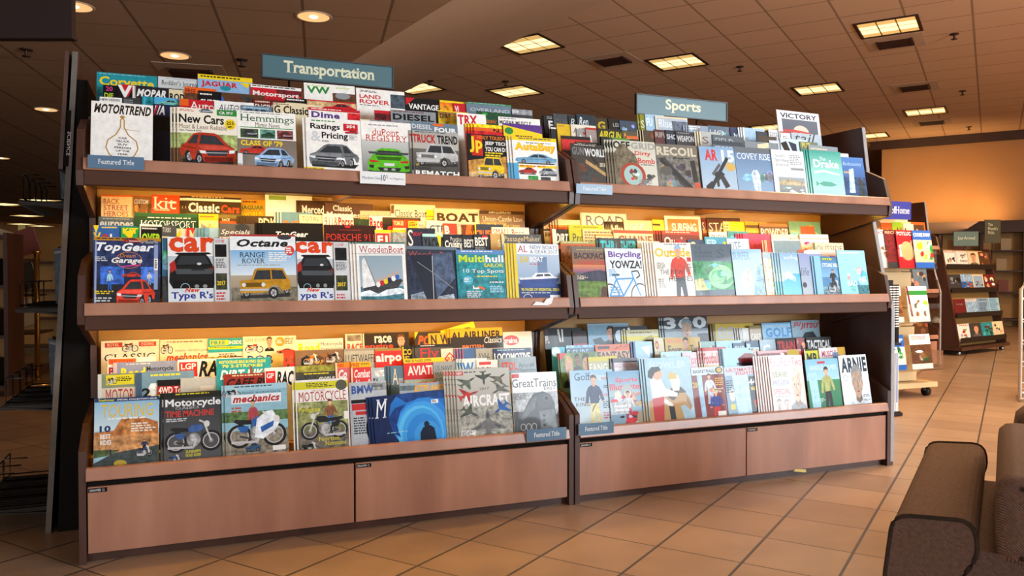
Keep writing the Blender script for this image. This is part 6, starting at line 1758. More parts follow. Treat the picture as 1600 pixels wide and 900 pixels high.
# ---- bottom shelf, right
F('bottom', 'right', 3, [
    (845, 867, 513, '1b1817', 'black magazine with faint white PL letters', 'T;PL;b8b0a8;.05,.35,.14,.28;B|E;.02,.3,.02,.12;4a2a2a'),
    (866, 894, 513, '171413', 'black magazine with large white AI', 'P;.0,.26,.1,.02,.24,.02,.34,.26,.24,.26,.17,.1,.1,.26;dcd8d0|R;.37,.46,.02,.26;dcd8d0'),
    (894, 920, 517, '4a1f18', 'dark red magazine with black BUG letters', 'R;0,1,0,.06;1a1412|T;BUGS;1c1210;.03,.98,.08,.24;B|R;0,1,.24,.28;b83a2a'),
    (917, 981, 506, '7fa4b8', 'light blue magazine with man in black', 'R;0,1,0,.03;9fc0d0|head;.38,.72,.05,.4;2a1c14;c89880;14161a|P;.1,.3,.3,.26,.4,.36,.5,.36,.4,.4,.15,.4;2a3a44'),
    (958, 1012, 511, '2a3036', 'black magazine with cloudy white glare', 'blobs;0,.6,0,.3;klS|E;.05,.3,.06,.3;c8d8e4'),
    (978, 1034, 516, 'd6d0a8', 'cream magazine with yellow band', 'Z;.1,.9,.04,.08;8a7a3a;1|R;0,1,.12,.2;e0cc2a|P;.5,.16,.7,.1,.8,.3,.55,.3;b8a03a', 2),
    (1036, 1104, 491, '8e9aa0', 'tall grey magazine with silver digits and cap', 'R;0,1,0,.05;1c2024|Z;.1,.9,.015,.04;a;1|R;0,1,.05,.3;3a4248|T;360;d0dade;.0,.98,.06,.3;B|head;.3,.72,.1,.62;7f98a4;b89884;9aa6aa|N;.75,1,.4,.9;d', 2),
    (1112, 1176, 506, 'c0a42c', 'gold magazine with silver digit eight', 'R;0,.06,0,.9;6a5a2c|T;88;a8a8a4;.1,.55,.06,.32;B|P;.6,.2,.8,.16,.7,.34;c83a34', 1),
    (1155, 1172, 513, 'd8d4cc', 'white magazine with grey stripes', 'R;.06,.1,0,.8;6a5a54|R;.2,.26,0,.8;8a7a74', 2),
    (1171, 1192, 509, 'b9a48a', 'beige magazine with white CARP letters', 'R;0,1,0,.06;8a7a3a|T;CARP;e6ddd0;.05,.8,.16,.3;b'),
    (1190, 1237, 505, '9fc8e2', 'light blue magazine with darker blue capitals', 'R;.0,1,.0,.03;6fa8d0|t;GOLF;5f98cc;.1,.95,.1,.3;B'),
    (1236, 1279, 501, '8fa8b4', 'blue-grey magazine with red slanted word', 'T;JIU;b83038;.05,.35,.03,.15;Bi|T;JITSU;b83038;.3,.97,.06,.2;Bi|P;.3,.4,.45,.26,.75,.24,.9,.4;2a3438'),
])
F('bottom', 'right', 2, [
    (847, 884, 543, '4fb4cc', 'cyan magazine with white shape', 'E;.0,.35,.0,.18;d0eef6|T;VOL;2a8aa8;.4,.95,.04,.16;b'),
    (884, 921, 540, '55738c', 'steel blue magazine with pale serif capitals', 'N;0,1,0,.05;S|T;S SURF;c0d4e2;.04,.96,.08,.22;s'),
    (930, 985, 539, 'd8693a', 'orange magazine with black capitals', 'R;.06,.4,.03,.08;2a1a14|R;0,1,.12,.6;d8a080|T;FANTASY;241814;.05,.97,.13,.29;b|blobs;.5,1,.0,.12;rqo'),
    (988, 1018, 534, '3a5a8c', 'navy edged pale blue magazine', 'R;.1,1,0,.6;a8cce4|P;.4,.1,.9,.08,.8,.3;e6f2fa', 1),
    (1021, 1038, 528, 'd8c8a4', 'beige magazine with round red crest', 'E;.1,.42,.06,.22;b8352c|E;.18,.34,.1,.18;d8b83a'),
    (1038, 1093, 528, 'c89c34', 'ochre magazine with footballer face', 'T;NEW LOOK;d8642a;.06,.48,.02,.11;b|T;Four;2a2618;.07,.45,.15,.32;b|head;.44,.72,.0,.36;2a2018;c89878;d|T;Two;2a2618;.7,.97,.15,.32;b'),
    (1093, 1120, 534, '8fb0a8', 'grey-green magazine with white edge', 'R;.0,.05,0,.6;e|blobs;0,1,0,.4;Gla'),
    (1119, 1146, 533, 'a9d0e8', 'shiny pale blue magazine', 'N;.4,1,.1,.4;c'),
    (1145, 1166, 536, '3f5670', 'dark blue magazine with white script', 'T;run;c8dcec;.05,.5,.06,.2;i'),
    (1165, 1187, 533, '2c4266', 'navy magazine with pale blue panel', 'R;.05,.3,.05,.4;a8ccec'),
    (1187, 1214, 531, 'a4b8c0', 'grey-blue magazine with letter C', 'T;C;e4eaee;.1,.4,.1,.3;B'),
    (1213, 1245, 529, '4a2a2c', 'dark red magazine with scarlet capitals', 'T;TRAIN;c83a36;.04,.9,.06,.26;b|R;0,1,0,.04;1c1414'),
    (1243, 1260, 528, '9a5a5c', 'dull pink fighter magazine', 'blobs;0,1,0,.4;rsd'),
    (1258, 1297, 527, '16120f', 'black magazine with bold white capitals', 't;TACTICAL;dcd8d4;.03,.97,.06,.24;B'),
])
F('bottom', 'right', 1, [
    (862, 922, 553, '6a7a5a', 'magazine with two shouting footballers', 'N;0,1,0,.6;5f7a44|P;0,.0,.2,.0,.0,.12;c8352c|head;.05,.4,.05,.6;b89858;c89878;1a1a1c|head;.5,.86,.02,.5;2a1c14;c08a68;e8e8e8|head;.34,.56,.02,.3;1c1614;8a5a40;d', 2),
    (919, 950, 558, 'b7b48a', 'khaki magazine with yellow top and white letters', 'R;0,1,0,.08;d0c02a|T;FANG;e4e4d8;.05,.95,.12,.28;b'),
    (956, 996, 560, '54525c', 'dark grey magazine with white football strip', 'R;.05,1,.08,.24;e4dfe4|T;ACC FOOTBALL;b84a5a;.08,.97,.1,.17;|Z;.3,.9,.26,.36;l;2', 1),
    (995, 1032, 560, 'cfe0ea', 'white-blue magazine with BASKET letters', 'R;0,1,.02,.1;a8d0e8|T;ACC BASKET;4a6a86;.04,.97,.1,.2;b|N;0,1,.24,.6;c'),
    (1032, 1067, 550, 'b4d4d4', 'pale aqua magazine with thin dark script', 'T;Racquet;4a5a5e;.05,.97,.06,.2;i|N;0,1,.24,.6;v'),
    (1066, 1096, 551, 'dcc4c8', 'pink-white magazine with red World letters', 'T;World;c8404a;.04,.97,.06,.22;|R;0,1,.3,.5;9fc8e0'),
    (1098, 1122, 544, 'e0c8c0', 'white magazine with red Football letters', 'R;0,1,0,.06;c03a3a|T;Football;c0302e;.03,.97,.1,.3;b|R;0,1,.34,.4;c8a83a', 2),
    (1127, 1186, 545, 'a4d4ec', 'sky blue magazine with red helmet', 'P;.4,.2,.6,.1,.85,.12,.95,.3,.7,.36,.45,.34;8a2a30;.5|R;.36,.9,.28,.33;2a2a34|R;0,.03,0,.9;2a2e34|blobs;.7,1,.0,.2;sqd', 1),
    (1184, 1252, 549, 'a8302c', 'red magazine with black and white figures', 'R;0,1,0,.05;d8a0a0|T;CYZ MAN OF;2a1414;.06,.7,.05,.15;bi|blobs;.5,1,.04,.3;kwr|E;.66,.96,.0,.14;c8a82a'),
    (1256, 1276, 546, '3a3a1c', 'dark magazine with yellow M and B block', 'R;.04,.7,.03,.5;d8d02a|T;MB;1c1c14;.1,.6,.08,.3;B|R;0,.04,0,.8;e8e8d8'),
    (1279, 1320, 544, 'e4dcdc', 'white magazine with red capitals and yellow corner', 'T;MUSCLE &;c03a50;.1,.8,.06,.18;b|T;FITNESS;c03a40;.1,.97,.22,.34;b|R;.7,1,.0,.16;d0a02a|N;.5,.72,.1,.4;6a7a9a'),
])
F('bottom', 'right', 0, [
    (879, 947, 580, 'a8c6d6', 'pale blue magazine with golfer in navy shirt',
     'R;0,1,0,1.1;8fb8d4;c4d4d8|T;Golf;1a2444;.1,.46,.05,.19;s|T;Digest;c8dce8;.48,.97,.07,.21;s|man;.26,.8,.12,1.08;27335c;d8cc8c;4a3020|L;.7,.5,.5,.7,.46,.78;d;.02|T;THE;1c2438;.06,.32,.5,.57;|T;KING;1c2438;.1,.42,.6,.67;|Z;.72,.97,.14,.2;c05a6a;2|Z;.76,.97,.3,.36;3a4a5a;2|Z;.7,.97,.46,.52;c05a6a;2|Z;.72,.97,.6,.74;3a4a5a;4|Z;.72,.97,.8,.94;c05a6a;3'),
    (949, 1005, 581, '84a8c0', 'blue magazine with red title and football players',
     'R;0,1,0,.5;5f94bc;a8c0cc|T;Sports;d0303a;.2,.82,.13,.25;b|T;Illustrated;d0303a;.03,.97,.25,.38;b|blobs;0,1,.36,.75;sqlr|E;.34,.66,.27,.52;aab0b0|E;.42,.6,.38,.54;d8d8d0|man;.3,.72,.42,1.05;c8ccd0;a82a34|P;0,.62,.5,.6,.5,.86,0,.86;b4c0c8;.5|T;Football in;f4f4f4;.12,.58,.66,.72;b|T;America;f4f4f4;.12,.52,.74,.8;b|blobs;.1,1,.8,1.1;rlmk|E;.72,1.0,.82,1.1;a89c80'),
    (1007, 1078, 561, '9fc2d4', 'powder blue magazine with drawn horse and rider',
     'T;HOWLER;b9d0dc;.1,.92,.06,.18;B|P;.0,1.1,.02,.7,.3,.66,.5,.52,.7,.52,.82,.6,.92,.7,.96,.84,.9,.9,.8,.8,.7,.82,.78,1.1;b8925a|P;.4,.62,.55,.5,.74,.5,.86,.6,.7,.6,.56,.72,.5,.7;4a3424|P;.86,.64,.95,.84,.92,.88,.84,.74;8a6838|P;.08,.34,.3,.3,.4,.5,.56,.56,.66,.6,.64,.66,.42,.64,.3,.66,.1,.66;e8e8e2|P;.5,.3,.7,.3,.74,.4,.7,.56,.56,.56;d8dcd8|P;.46,.2,.52,.3,.58,.22,.62,.3,.68,.22,.66,.36,.5,.36;c8b050|E;.14,.36,.16,.36;d8a888|P;.06,.2,.14,.14,.3,.14,.34,.2,.2,.24,.12,.34,.04,.3;1a1614|P;.1,.66,.36,.64,.3,1.1,.1,1.1;c02a2a|P;.36,.66,.54,.78,.5,.84,.34,.74;e8e4dc|P;.44,.8,.56,.82,.58,1.1,.46,1.1;1a1816', 2),
    (1080, 1130, 575, '5a2a2e', 'dark red magazine with basketball players',
     'R;0,1,0,.16;c8dce6|T;BASKETBALL;2a3a4e;.05,.72,.05,.12;b|E;.74,.98,.01,.15;3a342a|E;.78,.94,.03,.13;c8a850|R;0,1,.16,1.1;7a2c2c;8a3430|man;.3,.75,.16,.8;c8d4e4;b8c4d8;2a1c14|man;.42,.95,.5,1.15;3a4a9a;c8302e;3a2418;b07a58|E;.5,.66,.44,.54;c8703a|Z;.7,.97,.24,.42;d8a83a;4|Z;.6,.97,.46,.56;e;3|T;20;d8c02a;.0,.14,.3,.42;b|P;.15,.16,.3,.16,.34,1.1,.2,1.1;a8d0ee;.8|R;.7,.95,.94,1.06;w'),
    (1131, 1190, 574, '7fa0b8', 'glaring silver-blue fighting magazine',
     'R;0,1,0,.2;b8c4cc|T;ULTIMATE;c03a48;.05,.8,.04,.11;b|T;FIGHTING;c03a48;.3,.97,.12,.2;b|blobs;0,1,.2,1.0;Slkq|P;.2,.2,.6,.2,.7,1.1,.25,1.1;b4daf2;.7|R;.62,1,.24,1.1;23242e|T;440;e8e8e4;.62,.92,.3,.44;B|T;BEST;d8c02a;.66,.94,.48,.56;b|blobs;.66,1,.62,1.1;sqr|Z;.02,.2,.3,.6;k;6|R;.08,.2,.84,.96;d8d02a'),
    (1200, 1252, 557, 'e9dcd8', 'white and pink magazine with coach and faces',
     'R;0,1,0,.26;f2e4e0|T;FourFourTwo;c890a0;.04,.97,.04,.2;|T;SERIE;6a8a5a;.06,.5,.3,.4;|T;PREVIEW;5a8ab0;.06,.55,.46,.56;|T;SPECIAL;c06070;.06,.55,.62,.72;|head;.5,1.0,.24,1.1;d8d2c8;d8c0ac;9aa0a8|head;.05,.3,.8,1.1;a8a4a4;d4c8c4;b8b8bc|head;.28,.52,.82,1.1;b0a8a8;d4c8c4;b8b8bc|Z;.1,.5,.76,.78;a;1', 6),
    (1257, 1308, 562, '6fb0c0', 'blue-green magazine with golfer in olive shirt',
     'R;0,1,0,.45;7fbcdc;a8d4e4|R;0,1,.45,1.1;3f8a5a;2f7a5a|R;.36,.6,.05,.1;c03a4e|T;ARNOLD PALMER;c4e0ee;.1,.95,.13,.24;b|man;.34,.86,.2,1.15;a8b06a;2a2824;3a2a20|L;.6,.8,.62,1.0;d;.02|Z;.1,.5,.84,.96;c4e0d8;4|P;.04,.3,.3,.28,.34,1.1,.1,1.1;a8d8e8;.8'),
    (1310, 1353, 556, 'dfe6ea', 'white magazine with large man portrait and black capitals',
     'T;ARNIE;1c2632;.06,.97,.05,.36;B|head;.22,.92,.22,1.12;8a8a88;b0947e;c8d0d4|O;.08,.24,.4,.54;a;.15|Z;.72,.97,.84,.9;3a4450;2|T;AMERICAN;3a4450;.7,.97,.93,.97;'),
])

# ---------------------------------------------------------------- end rack at the left: a leaning board with wire baskets
EB = fw(-.168, .412, 0)
t = thing('end_rack', 'dark leaning end board with wire magazine baskets, left of the left fixture', 'display rack', EB, TH)
LEANX = (.104) / 1.803                       # the board leans in towards the fixture


def lean_T(x, y, z):
    return (x + z * LEANX, y, z)


m = MB()
m.box(-.009, .009, 0, .74, 0, 1.803, T=lean_T)
m.build('board', M['dark_wood'], t)
m = MB()
m.box(-.0095, .0095, -.004, -.0002, .003, 1.800, T=lean_T)
m.build('edge_band', M['edge'], t)
m = MB()
m.box(-.034, -.020, .0, .5, 1.36, 1.80, T=lean_T)
hd = m.build('header_panel', M['dark_wood'], t)
m = MB()
m.box(-.017, -.002, -.0062, -.0045, 1.37, 1.58, T=lean_T)
sp = m.build('header_strip', M['black'], t)
m = MB()
m.text('SCIENCE', lean_T(.002, -.0068, 1.50), (LEANX, 0, 1), (-1, 0, 0), -.09, .012)
m.build('strip_lettering', M['paper'], sp)
m = MB()
m.box(.03, .142, .01, .62, 0, 1.70, T=lambda x, y, z: (x + max(0, z * LEANX) * (.6 if x < .1 else 0), y, z))
m.build('rack_body', M['black'], t)
TRAYS = [(.075, .24), (.46, .17), (.82, .14), (1.22, .15)]
for h, dep in TRAYS:
    x0 = h * LEANX - .012
    m = MB()
    m.prism([(x0, h), (x0, h - .006), (x0 - dep, h + .012), (x0 - dep, h + .018)], .03, .62, 'y')
    for i in range(16):
        y = .04 + i * .037
        m.box(x0 - dep, x0, y, y + .006, h + .004, h + .019)
    m.build('tray', M['black_plastic'], t)
    for k in range(4):
        y0 = .05 + k * .145
        zt = h + .12
        m = MB()
        m.tube([(x0, y0, h + .03), (x0 - dep * .9, y0, h + .03), (x0 - dep * .9, y0, zt), (x0 - dep * .55, y0, zt)], .003, 6)
        m.tube([(x0 - dep * .9, y0, zt), (x0 - dep * .9, y0 + .12, zt), (x0 - dep * .9, y0 + .12, h + .03), (x0, y0 + .12, h + .03)], .003, 6)
        m.tube([(x0 - dep * .9, y0, h + .03), (x0 - dep * .9, y0 + .12, h + .03)], .003, 6)
        m.build('wire_basket', M['wire'], t)

EBM = Matrix.Translation(EB) @ Matrix.Rotation(TH, 4, 'Z')


def end_mag(h, off, y, H, base, look, tilt):
    """a magazine in the end rack, its cover turned to the left, seen from its edge"""
    o = magazine(.20, H, H, base, 'N;0,1,.2,.9;%s|Z;.1,.9,.05,.12;l;1' % base, .004, hash_seed(look))
    x0 = h * LEANX - .012
    o.matrix_world = EBM @ Matrix.Translation((x0 - off, y + .20, h + .024)) @ Matrix.Rotation(tilt, 4, 'Y') @ Matrix.Rotation(-math.pi / 2 + .30, 4, 'Z')
    tag(o, look, 'magazine', 'magazines in the left end rack')
    MAGS.append((600, o))


k = 0
for h, dep in TRAYS[1:]:
    hn = {.46: 'lowest filled', .82: 'middle', 1.22: 'upper'}[h]
    for i, (off, base, word) in enumerate(((.014, 'd', 'dark grey magazine nearest the board'), (.022, 'a', 'grey magazine second from the board'), (.030, 'k', 'black magazine third from the board'),
                                           (.040, 'h', 'slate magazine farthest from the board'))):
        end_mag(h, off, .06 + .01 * i, .25 - .008 * i, base, '%s, %s basket of the left end rack' % (word, hn), LEANX - .03 * i)

# ---------------------------------------------------------------- dim book tables far left
def book(W, H, D, base, look, loc, rot, group):
    m = MB()
    m.box(0, W, 0, .004, 0, H)
    m.box(0, W, D - .004, D, 0, H)
    m.box(-.004, .0, 0, D, 0, H)
    o = m.build('book', M['bk_' + base])
    m = MB()
    m.box(.0005, W - .004, .0045, D - .0045, .004, H - .004)
    m.build('page_block', M['pages'], o)
    o.location, o.rotation_euler = loc, rot
    return tag(o, look, 'book', group)


for k, c in dict(dk=(.05, .04, .035), gr=(.05, .22, .16), rd=(.2, .05, .04), tn=(.42, .32, .2), bl=(.06, .09, .16), wh=(.6, .55, .45)).items():
    M['bk_' + k] = new_mat('book_cloth_' + k, c, .5)
LEFT0 = at_h(18, 590, 0)
t = thing('book_stand', 'dark tiered book stand in the dim background at the far left', 'book display', LEFT0, .25)
m = MB()
m.box(-.75, .22, 0, .5, 0, .08)
m.build('base', M['dark_wood'], t)
for i, z in enumerate((.42, .78, 1.12)):
    m = MB()
    m.box(-.75 + .05 * i, .22 - .04 * i, .06 * i, .5 - .06 * i, z - .02, z)
    m.build('tier', M['dark_wood'], t)
m = MB()
m.box(-.3, -.24, .36, .42, .08, 1.099)
m.build('post', M['dark_wood'], t)
LM = Matrix.Translation(LEFT0) @ Matrix.Rotation(.25, 4, 'Z')
i = 0
for z, items in ((.42, (('tn', 'tan book leaning on the lowest tier of the dim stand'), ('wh', 'white book lying open-faced on the lowest tier of the dim stand'))),
                 (.78, (('gr', 'green-edged book on the middle tier of the dim stand'), ('dk', 'dark book leaning left on the middle tier of the dim stand'))),
                 (1.12, (('tn', 'tan book tented on the top of the dim stand'), ('rd', 'red book tented on the top of the dim stand')))):
    for j, (c, look) in enumerate(items):
        o = book(.17, .25, .03, c, look, (0, 0, 0), (0, 0, 0), 'books on the dim stand')
        s = 1 if j else -1
        o.matrix_world = LM @ Matrix.Translation((-.02 + s * .15 - (.12 if j == 0 else .10), .10 + .06 * i, z + (.072 if s < 0 else .03))) @ Matrix.Rotation(s * -.32, 4, 'Y') @ Matrix.Rotation(-.15, 4, 'X')
    i += 1
pole = at_h(59, 600, 0)
t = thing('brass_pole', 'brass pole standing behind the end rack baskets at the far left', 'pole', pole)
m = MB()
m.tube([(0, 0, .02), (0, 0, 1.15)], .022, 14)
m.build('shaft', M['brass'], t)
m = MB()
m.lathe([(.12, 0), (.12, .012), (.03, .03), (.022, .05)], 20)
m.build('foot', M['brass'], t)
m = MB()
m.lathe([(.022, 1.15), (.034, 1.16), (.034, 1.18), (.0001, 1.19)], 16)
m.build('cap', M['brass'], t)
cd = at_d(28, 366, LEFT0.y + .3)
sgn = thing('shelf_topper_card', 'small amber card standing above the dim book stand', 'card', cd, .25)
m = MB()
m.box(0, .065, 0, .004, 0, .095)
m.build('card_sheet', M['yellow_paper'], sgn)
m = MB()
m.box(.03, .036, .0045, .009, 1.121 - cd.z, .05)
m.build('card_stem', M['wire'], sgn)
# dark bookcases far behind on the left
for px, dist, w, lab, hh in ((0, 6.2, .55, 'dark bookcase edge at the far left under the distant lights', 1.30), (95, 9.5, 2.2, 'long low dark bookcase far behind the end rack', 1.15)):
    p = at_d(px, 430, dist)
    t = thing('bookcase', lab, 'bookcase', (p.x - w, p.y, 0), .2, 'dark bookcases at the left')
    for x in (0, w - .03):
        m = MB()
        m.box(x, x + .03, 0, .32, 0, hh)
        m.build('side_panel', M['dark_wood'], t)
    for q in range(4):
        m = MB()
        m.box(.031, w - .031, .01, .32, .06 + q * (hh - .1) / 3, .085 + q * (hh - .1) / 3)
        m.build('shelf', M['dark_wood'], t)
    m = MB()
    m.box(.031, w - .031, .30, .318, .09, hh - .02)
    m.build('back_panel', M['inner'], t)
    R = random.Random(int(dist * 10))
    for q in range(3):
        x = .04
        n = 0
        while x < w - .12 and n < 14:
            th = R.uniform(.02, .05)
            bm = book(.16, R.uniform(.18, .23), th, R.choice(['dk', 'gr', 'rd', 'tn', 'bl', 'wh']), 'book standing upright in the %s' % lab, (0, 0, 0), (0, 0, 0), 'books in the %s' % lab)
            bm.matrix_world = Matrix.Translation((p.x - w, p.y, 0)) @ Matrix.Rotation(.2, 4, 'Z') @ Matrix.Translation((x + th, .06, .086 + q * (hh - .1) / 3)) @ Matrix.Rotation(math.pi / 2, 4, 'Z')
            x += th + .004 + (R.random() < .15) * .06
            n += 1


# ---------------------------------------------------------------- displays beyond the right end
def rack_mag(P, x, y, z, W, H, base, ops, look, group, lean=.2, score=500):
    o = magazine(W, H, H * .85, base, ops, .004, hash_seed(look))
    o.matrix_world = P @ Matrix.Translation((x, y, z)) @ Matrix.Rotation(-lean, 4, 'X')
    tag(o, look, 'magazine', group)
    MAGS.append((score, o))
    return o


# acrylic-pocket display on casters
c = at_h(1449, 619, .0)
CU = (c - ORG).dot(U) - .53
CV = (c - ORG).dot(V)
P0 = fw(CU, CV, 0)
CD = Matrix.Translation(P0) @ Matrix.Rotation(TH, 4, 'Z')
t = thing('pocket_display', 'pale wooden display on casters with clear pockets, behind the right end panel', 'display rack', P0, TH)
m = MB()
m.box(-.15, .62, -.02, .42, .075, .115, bev=.006)
m.build('base', M['maple'], t)
for i in range(9):
    m = MB()
    z = .125 + i * .145
    y = .06 + .012 * i
    m.box(-.02, .48, y, y + .025, z, z + .138, bev=.004)
    m.build('slat', M['maple'], t)
m = MB()
m.box(0.02, .46, .20, .225, .115, 1.50)
m.build('spine_board', M['maple'], t)
for x, y in ((-.1, .03), (.55, .03), (-.1, .37), (.55, .37)):
    m = MB()
    m.tube([(x - .018, y, .035), (x + .018, y, .035)], .035, 14)
    w = m.build('caster', M['black_plastic'], t)
    m = MB()
    m.box(x - .024, x + .024, y - .012, y + .012, .045, .074)
    m.build('caster_fork', M['steel'], w)
LV = [(1.02, .30, .0), (.60, .28, -.03), (.235, .27, -.06)]
for z, hh, yy in LV:
    m = MB()
    m.box(-.06, .56, yy - .05, yy + .05, z - .012, z)
    m.box(-.06, .56, yy - .055, yy - .051, z - .012, z + .14)
    m.box(-.06, -.056, yy - .05, yy + .05, z, z + .14)
    m.box(.556, .56, yy - .05, yy + .05, z, z + .14)
    m.build('pocket', M['glass'], t)
m = MB()
m.box(-.03, .36, .02, .03, 1.40, 1.54)
h = m.build('header_sign', new_mat('royal_blue_board', (.03, .04, .30), .4), t)
m = MB()
m.text('TasteofHome', (.01, .0194, 1.445), (1, 0, 0), (0, 0, 1), .33, .055, style='s')
m.build('header_lettering', M['white_ink'], h)
looks = [('w', 'blobs;0,1,.3,1;wmq|T;COOK;r;.05,.9,.04,.14;b', 'white cookery magazine, left end of the top clear pocket'),
         ('d', 'N;0,1,0,1;m|T;RECIPES;e;.05,.9,.04,.12;', 'dark red cookery magazine, second in the top clear pocket'),
         ('r', 'blobs;0,1,.22,1;Teqw|E;.15,.85,.35,.95;T|T;POTLUCK;w;.05,.95,.05,.17;b', 'red cookery magazine with nut pie, middle of the top clear pocket'),
         ('b', 'R;0,1,.3,1;e|blobs;0,1,.3,1;gLwr|T;COOKIE SWAP;w;.05,.95,.08,.2;b', 'blue cookery magazine with green salad, right end of the top clear pocket'),
         ('w', 'N;0,1,.3,1;q|blobs;0,1,.35,1;Bqm|Z;.1,.9,.05,.2;r;3', 'white cookery magazine with brown roast, left in the middle clear pocket'),
         ('w', 'R;0,1,.15,.3;g|blobs;0,1,.35,1;BLwq|P;0,0,.08,0,.2,1,.1,1;m', 'white cookery magazine with green band, right in the middle clear pocket'),
         ('b', 'R;0,1,.4,1;w|blobs;.1,.9,.3,1;gGw|T;SWAP;w;.05,.95,.12,.24;b', 'blue cookery magazine with leaf, left in the lowest clear pocket'),
         ('w', 'N;0,1,.35,1;B|blobs;0,1,.35,1;BqwG|Z;.1,.9,.06,.2;r;3', 'white cookery magazine with dark dish, right in the lowest clear pocket')]
pos = [(-.05, 0), (.085, 0), (.19, 0), (.35, 0), (-.02, 1), (.26, 1), (-.02, 2), (.26, 2)]
for (base, ops, look), (x, l) in zip(looks, pos):
    z, hh, yy = LV[l]
    dy = {0: .03, 1: .02, 2: .005, 3: -.008}[looks.index((base, ops, look))] if l == 0 else 0
    rack_mag(CD, x, yy - .035 + dy, z + .001, .20 if l == 0 else .22, hh, base, ops, look, 'cookery magazines in the clear pockets', .16, 2600)
for i, (px, py, c1, lk) in enumerate(((1383, 362, 'q', 'brown cookery magazine under the blue header'), (1398, 352, 'o', 'orange-bordered magazine under the blue header'), (1413, 358, 'L', 'green topped magazine right of the blue header'), (1425, 352, 'e', 'cream magazine right of the blue header'))):
    rack_mag(CD, .0 + i * .118, .066, 1.13 - .002 * i, .112, .26 - .01 * (i % 2), c1, 'blobs;0,1,.1,1;%sBeK' % c1, lk, 'upper cookery magazines', .1, 1200)

# narrow literature stand right against the fixture end
c = at_h(1393, 650, 0)
t = thing('literature_stand', 'narrow black stand of striped booklets beside the right end panel', 'literature stand', c, TH)
m = MB()
m.box(-.09, .07, -.03, .25, 0, .025, bev=.006)
m.build('foot', M['black_plastic'], t)
m = MB()
m.box(-.06, .05, .04, .06, .025, .93)
m.build('post', M['black_plastic'], t)
LS = Matrix.Translation(c) @ Matrix.Rotation(TH, 4, 'Z')
for i in range(4):
    for lev, z in (('upper', .50), ('lower', .03)):
        ops = ''.join('R;0,1,%g,%g;%s|' % (.03 + q * .05, .055 + q * .05, 'w' if lev == 'upper' else 'n') for q in range(17)) if lev == 'upper' else 'R;.2,.4,0,1;b|R;.6,.8,0,1;h'
        o = rack_mag(LS, -.062 + i * .031, -.004, z, .026, .40, 'k' if lev == 'upper' else 'l', ops, '%s booklet edge, %s pile of the narrow stand' % (('leftmost', 'second', 'third', 'rightmost')[i], lev), 'booklets in the narrow stand', 0, 900)
m = MB()
m.box(-.066, .066, -.02, .035, .485, .498)
m.box(-.066, .066, -.02, .035, .026, .029)
m.build('ledge', M['black_plastic'], t)

# another dark fixture behind
c = at_h(1467, 574, 0)
r0 = c - U * 1.32
r0.z = 0
t = thing('magazine_fixture', 'dark wooden magazine fixture behind the pale pocket display', 'magazine rack', r0, TH, 'wooden magazine fixtures')
bay(t, 1.30, False, True, (), lips=(1.27, .82, .34), tier=False, numbers=None)
FM = Matrix.Translation(r0) @ Matrix.Rotation(TH, 4, 'Z')
for i, (x, z, base, ops, look) in enumerate(((1.02, 1.24, 'o', 'R;.1,.9,.12,.95;B|blobs;.12,.88,.2,.9;qeK', 'orange-framed magazine on the top shelf of the rear dark fixture'),
                                             (.82, 1.24, 'e', 'blobs;0,1,.1,1;eKL', 'cream magazine on the top shelf of the rear dark fixture'),
                                             (1.04, .79, 'h', 'blobs;0,1,.1,1;hsd', 'grey-blue magazine on the middle shelf of the rear dark fixture'),
                                             (.84, .79, 'd', 'blobs;0,1,.1,1;dsm', 'dark magazine on the middle shelf of the rear dark fixture'),
                                             (1.05, .31, 'B', 'blobs;0,1,.1,1;Bqw', 'brown magazine on the lowest shelf of the rear dark fixture'),
                                             (.60, 1.24, 'K', 'blobs;0,1,.1,1;oKy', 'gold magazine on the top shelf of the rear dark fixture'))):
    rack_mag(FM, x, .06, z, .2, .28, base, ops, look, 'magazines on the rear dark fixture', .16, 1500)

# tall rack on casters
c = at_h(1501, 556, 0)
e = at_h(1572, 547, 0)
ang = math.atan2((e - c).y, (e - c).x)
RW = (e - c).length
t = thing('rolling_rack', 'tall dark wooden rolling rack with four black shelves, near the back right', 'display rack', (c.x, c.y, 0), ang)
RM = Matrix.Translation((c.x, c.y, 0)) @ Matrix.Rotation(ang, 4, 'Z')
prof = [(-.02, .10), (.0, .10), (.22, 1.30), (.62, 1.30), (.72, .10)]
for name, x0 in (('side_panel', -.03), ('side_panel', RW)):
    m = MB()
    m.prism(prof, x0, x0 + .03, 'x')
    m.build(name, M['dark_wood'], t)
m = MB()
m.box(-.04, RW + .04, -.03, .72, .06, .10)
m.build('base', M['dark_wood'], t)
m = MB()
m.prism([(.12, .10), (.30, 1.28), (.33, 1.28), (.15, .10)], .001, RW - .001, 'x')
m.build('back_panel', M['inner'], t)
RL = [(.16, .0), (.46, .05), (.76, .11), (1.05, .17)]
for z, y in RL:
    m = MB()
    m.prism([(y, z + .05), (y - .006, z + .05), (y - .006, z - .012), (y + .16, z - .012), (y + .16, z)] + [(y, z)], .001, RW - .001, 'x')
    m.build('shelf', M['black_plastic'], t)
for x, y in ((.03, .04), (RW - .03, .04), (.03, .66), (RW - .03, .66)):
    m = MB()
    m.tube([(x - .015, y, .028), (x + .015, y, .028)], .028, 12)
    m.build('caster', M['steel'], t)
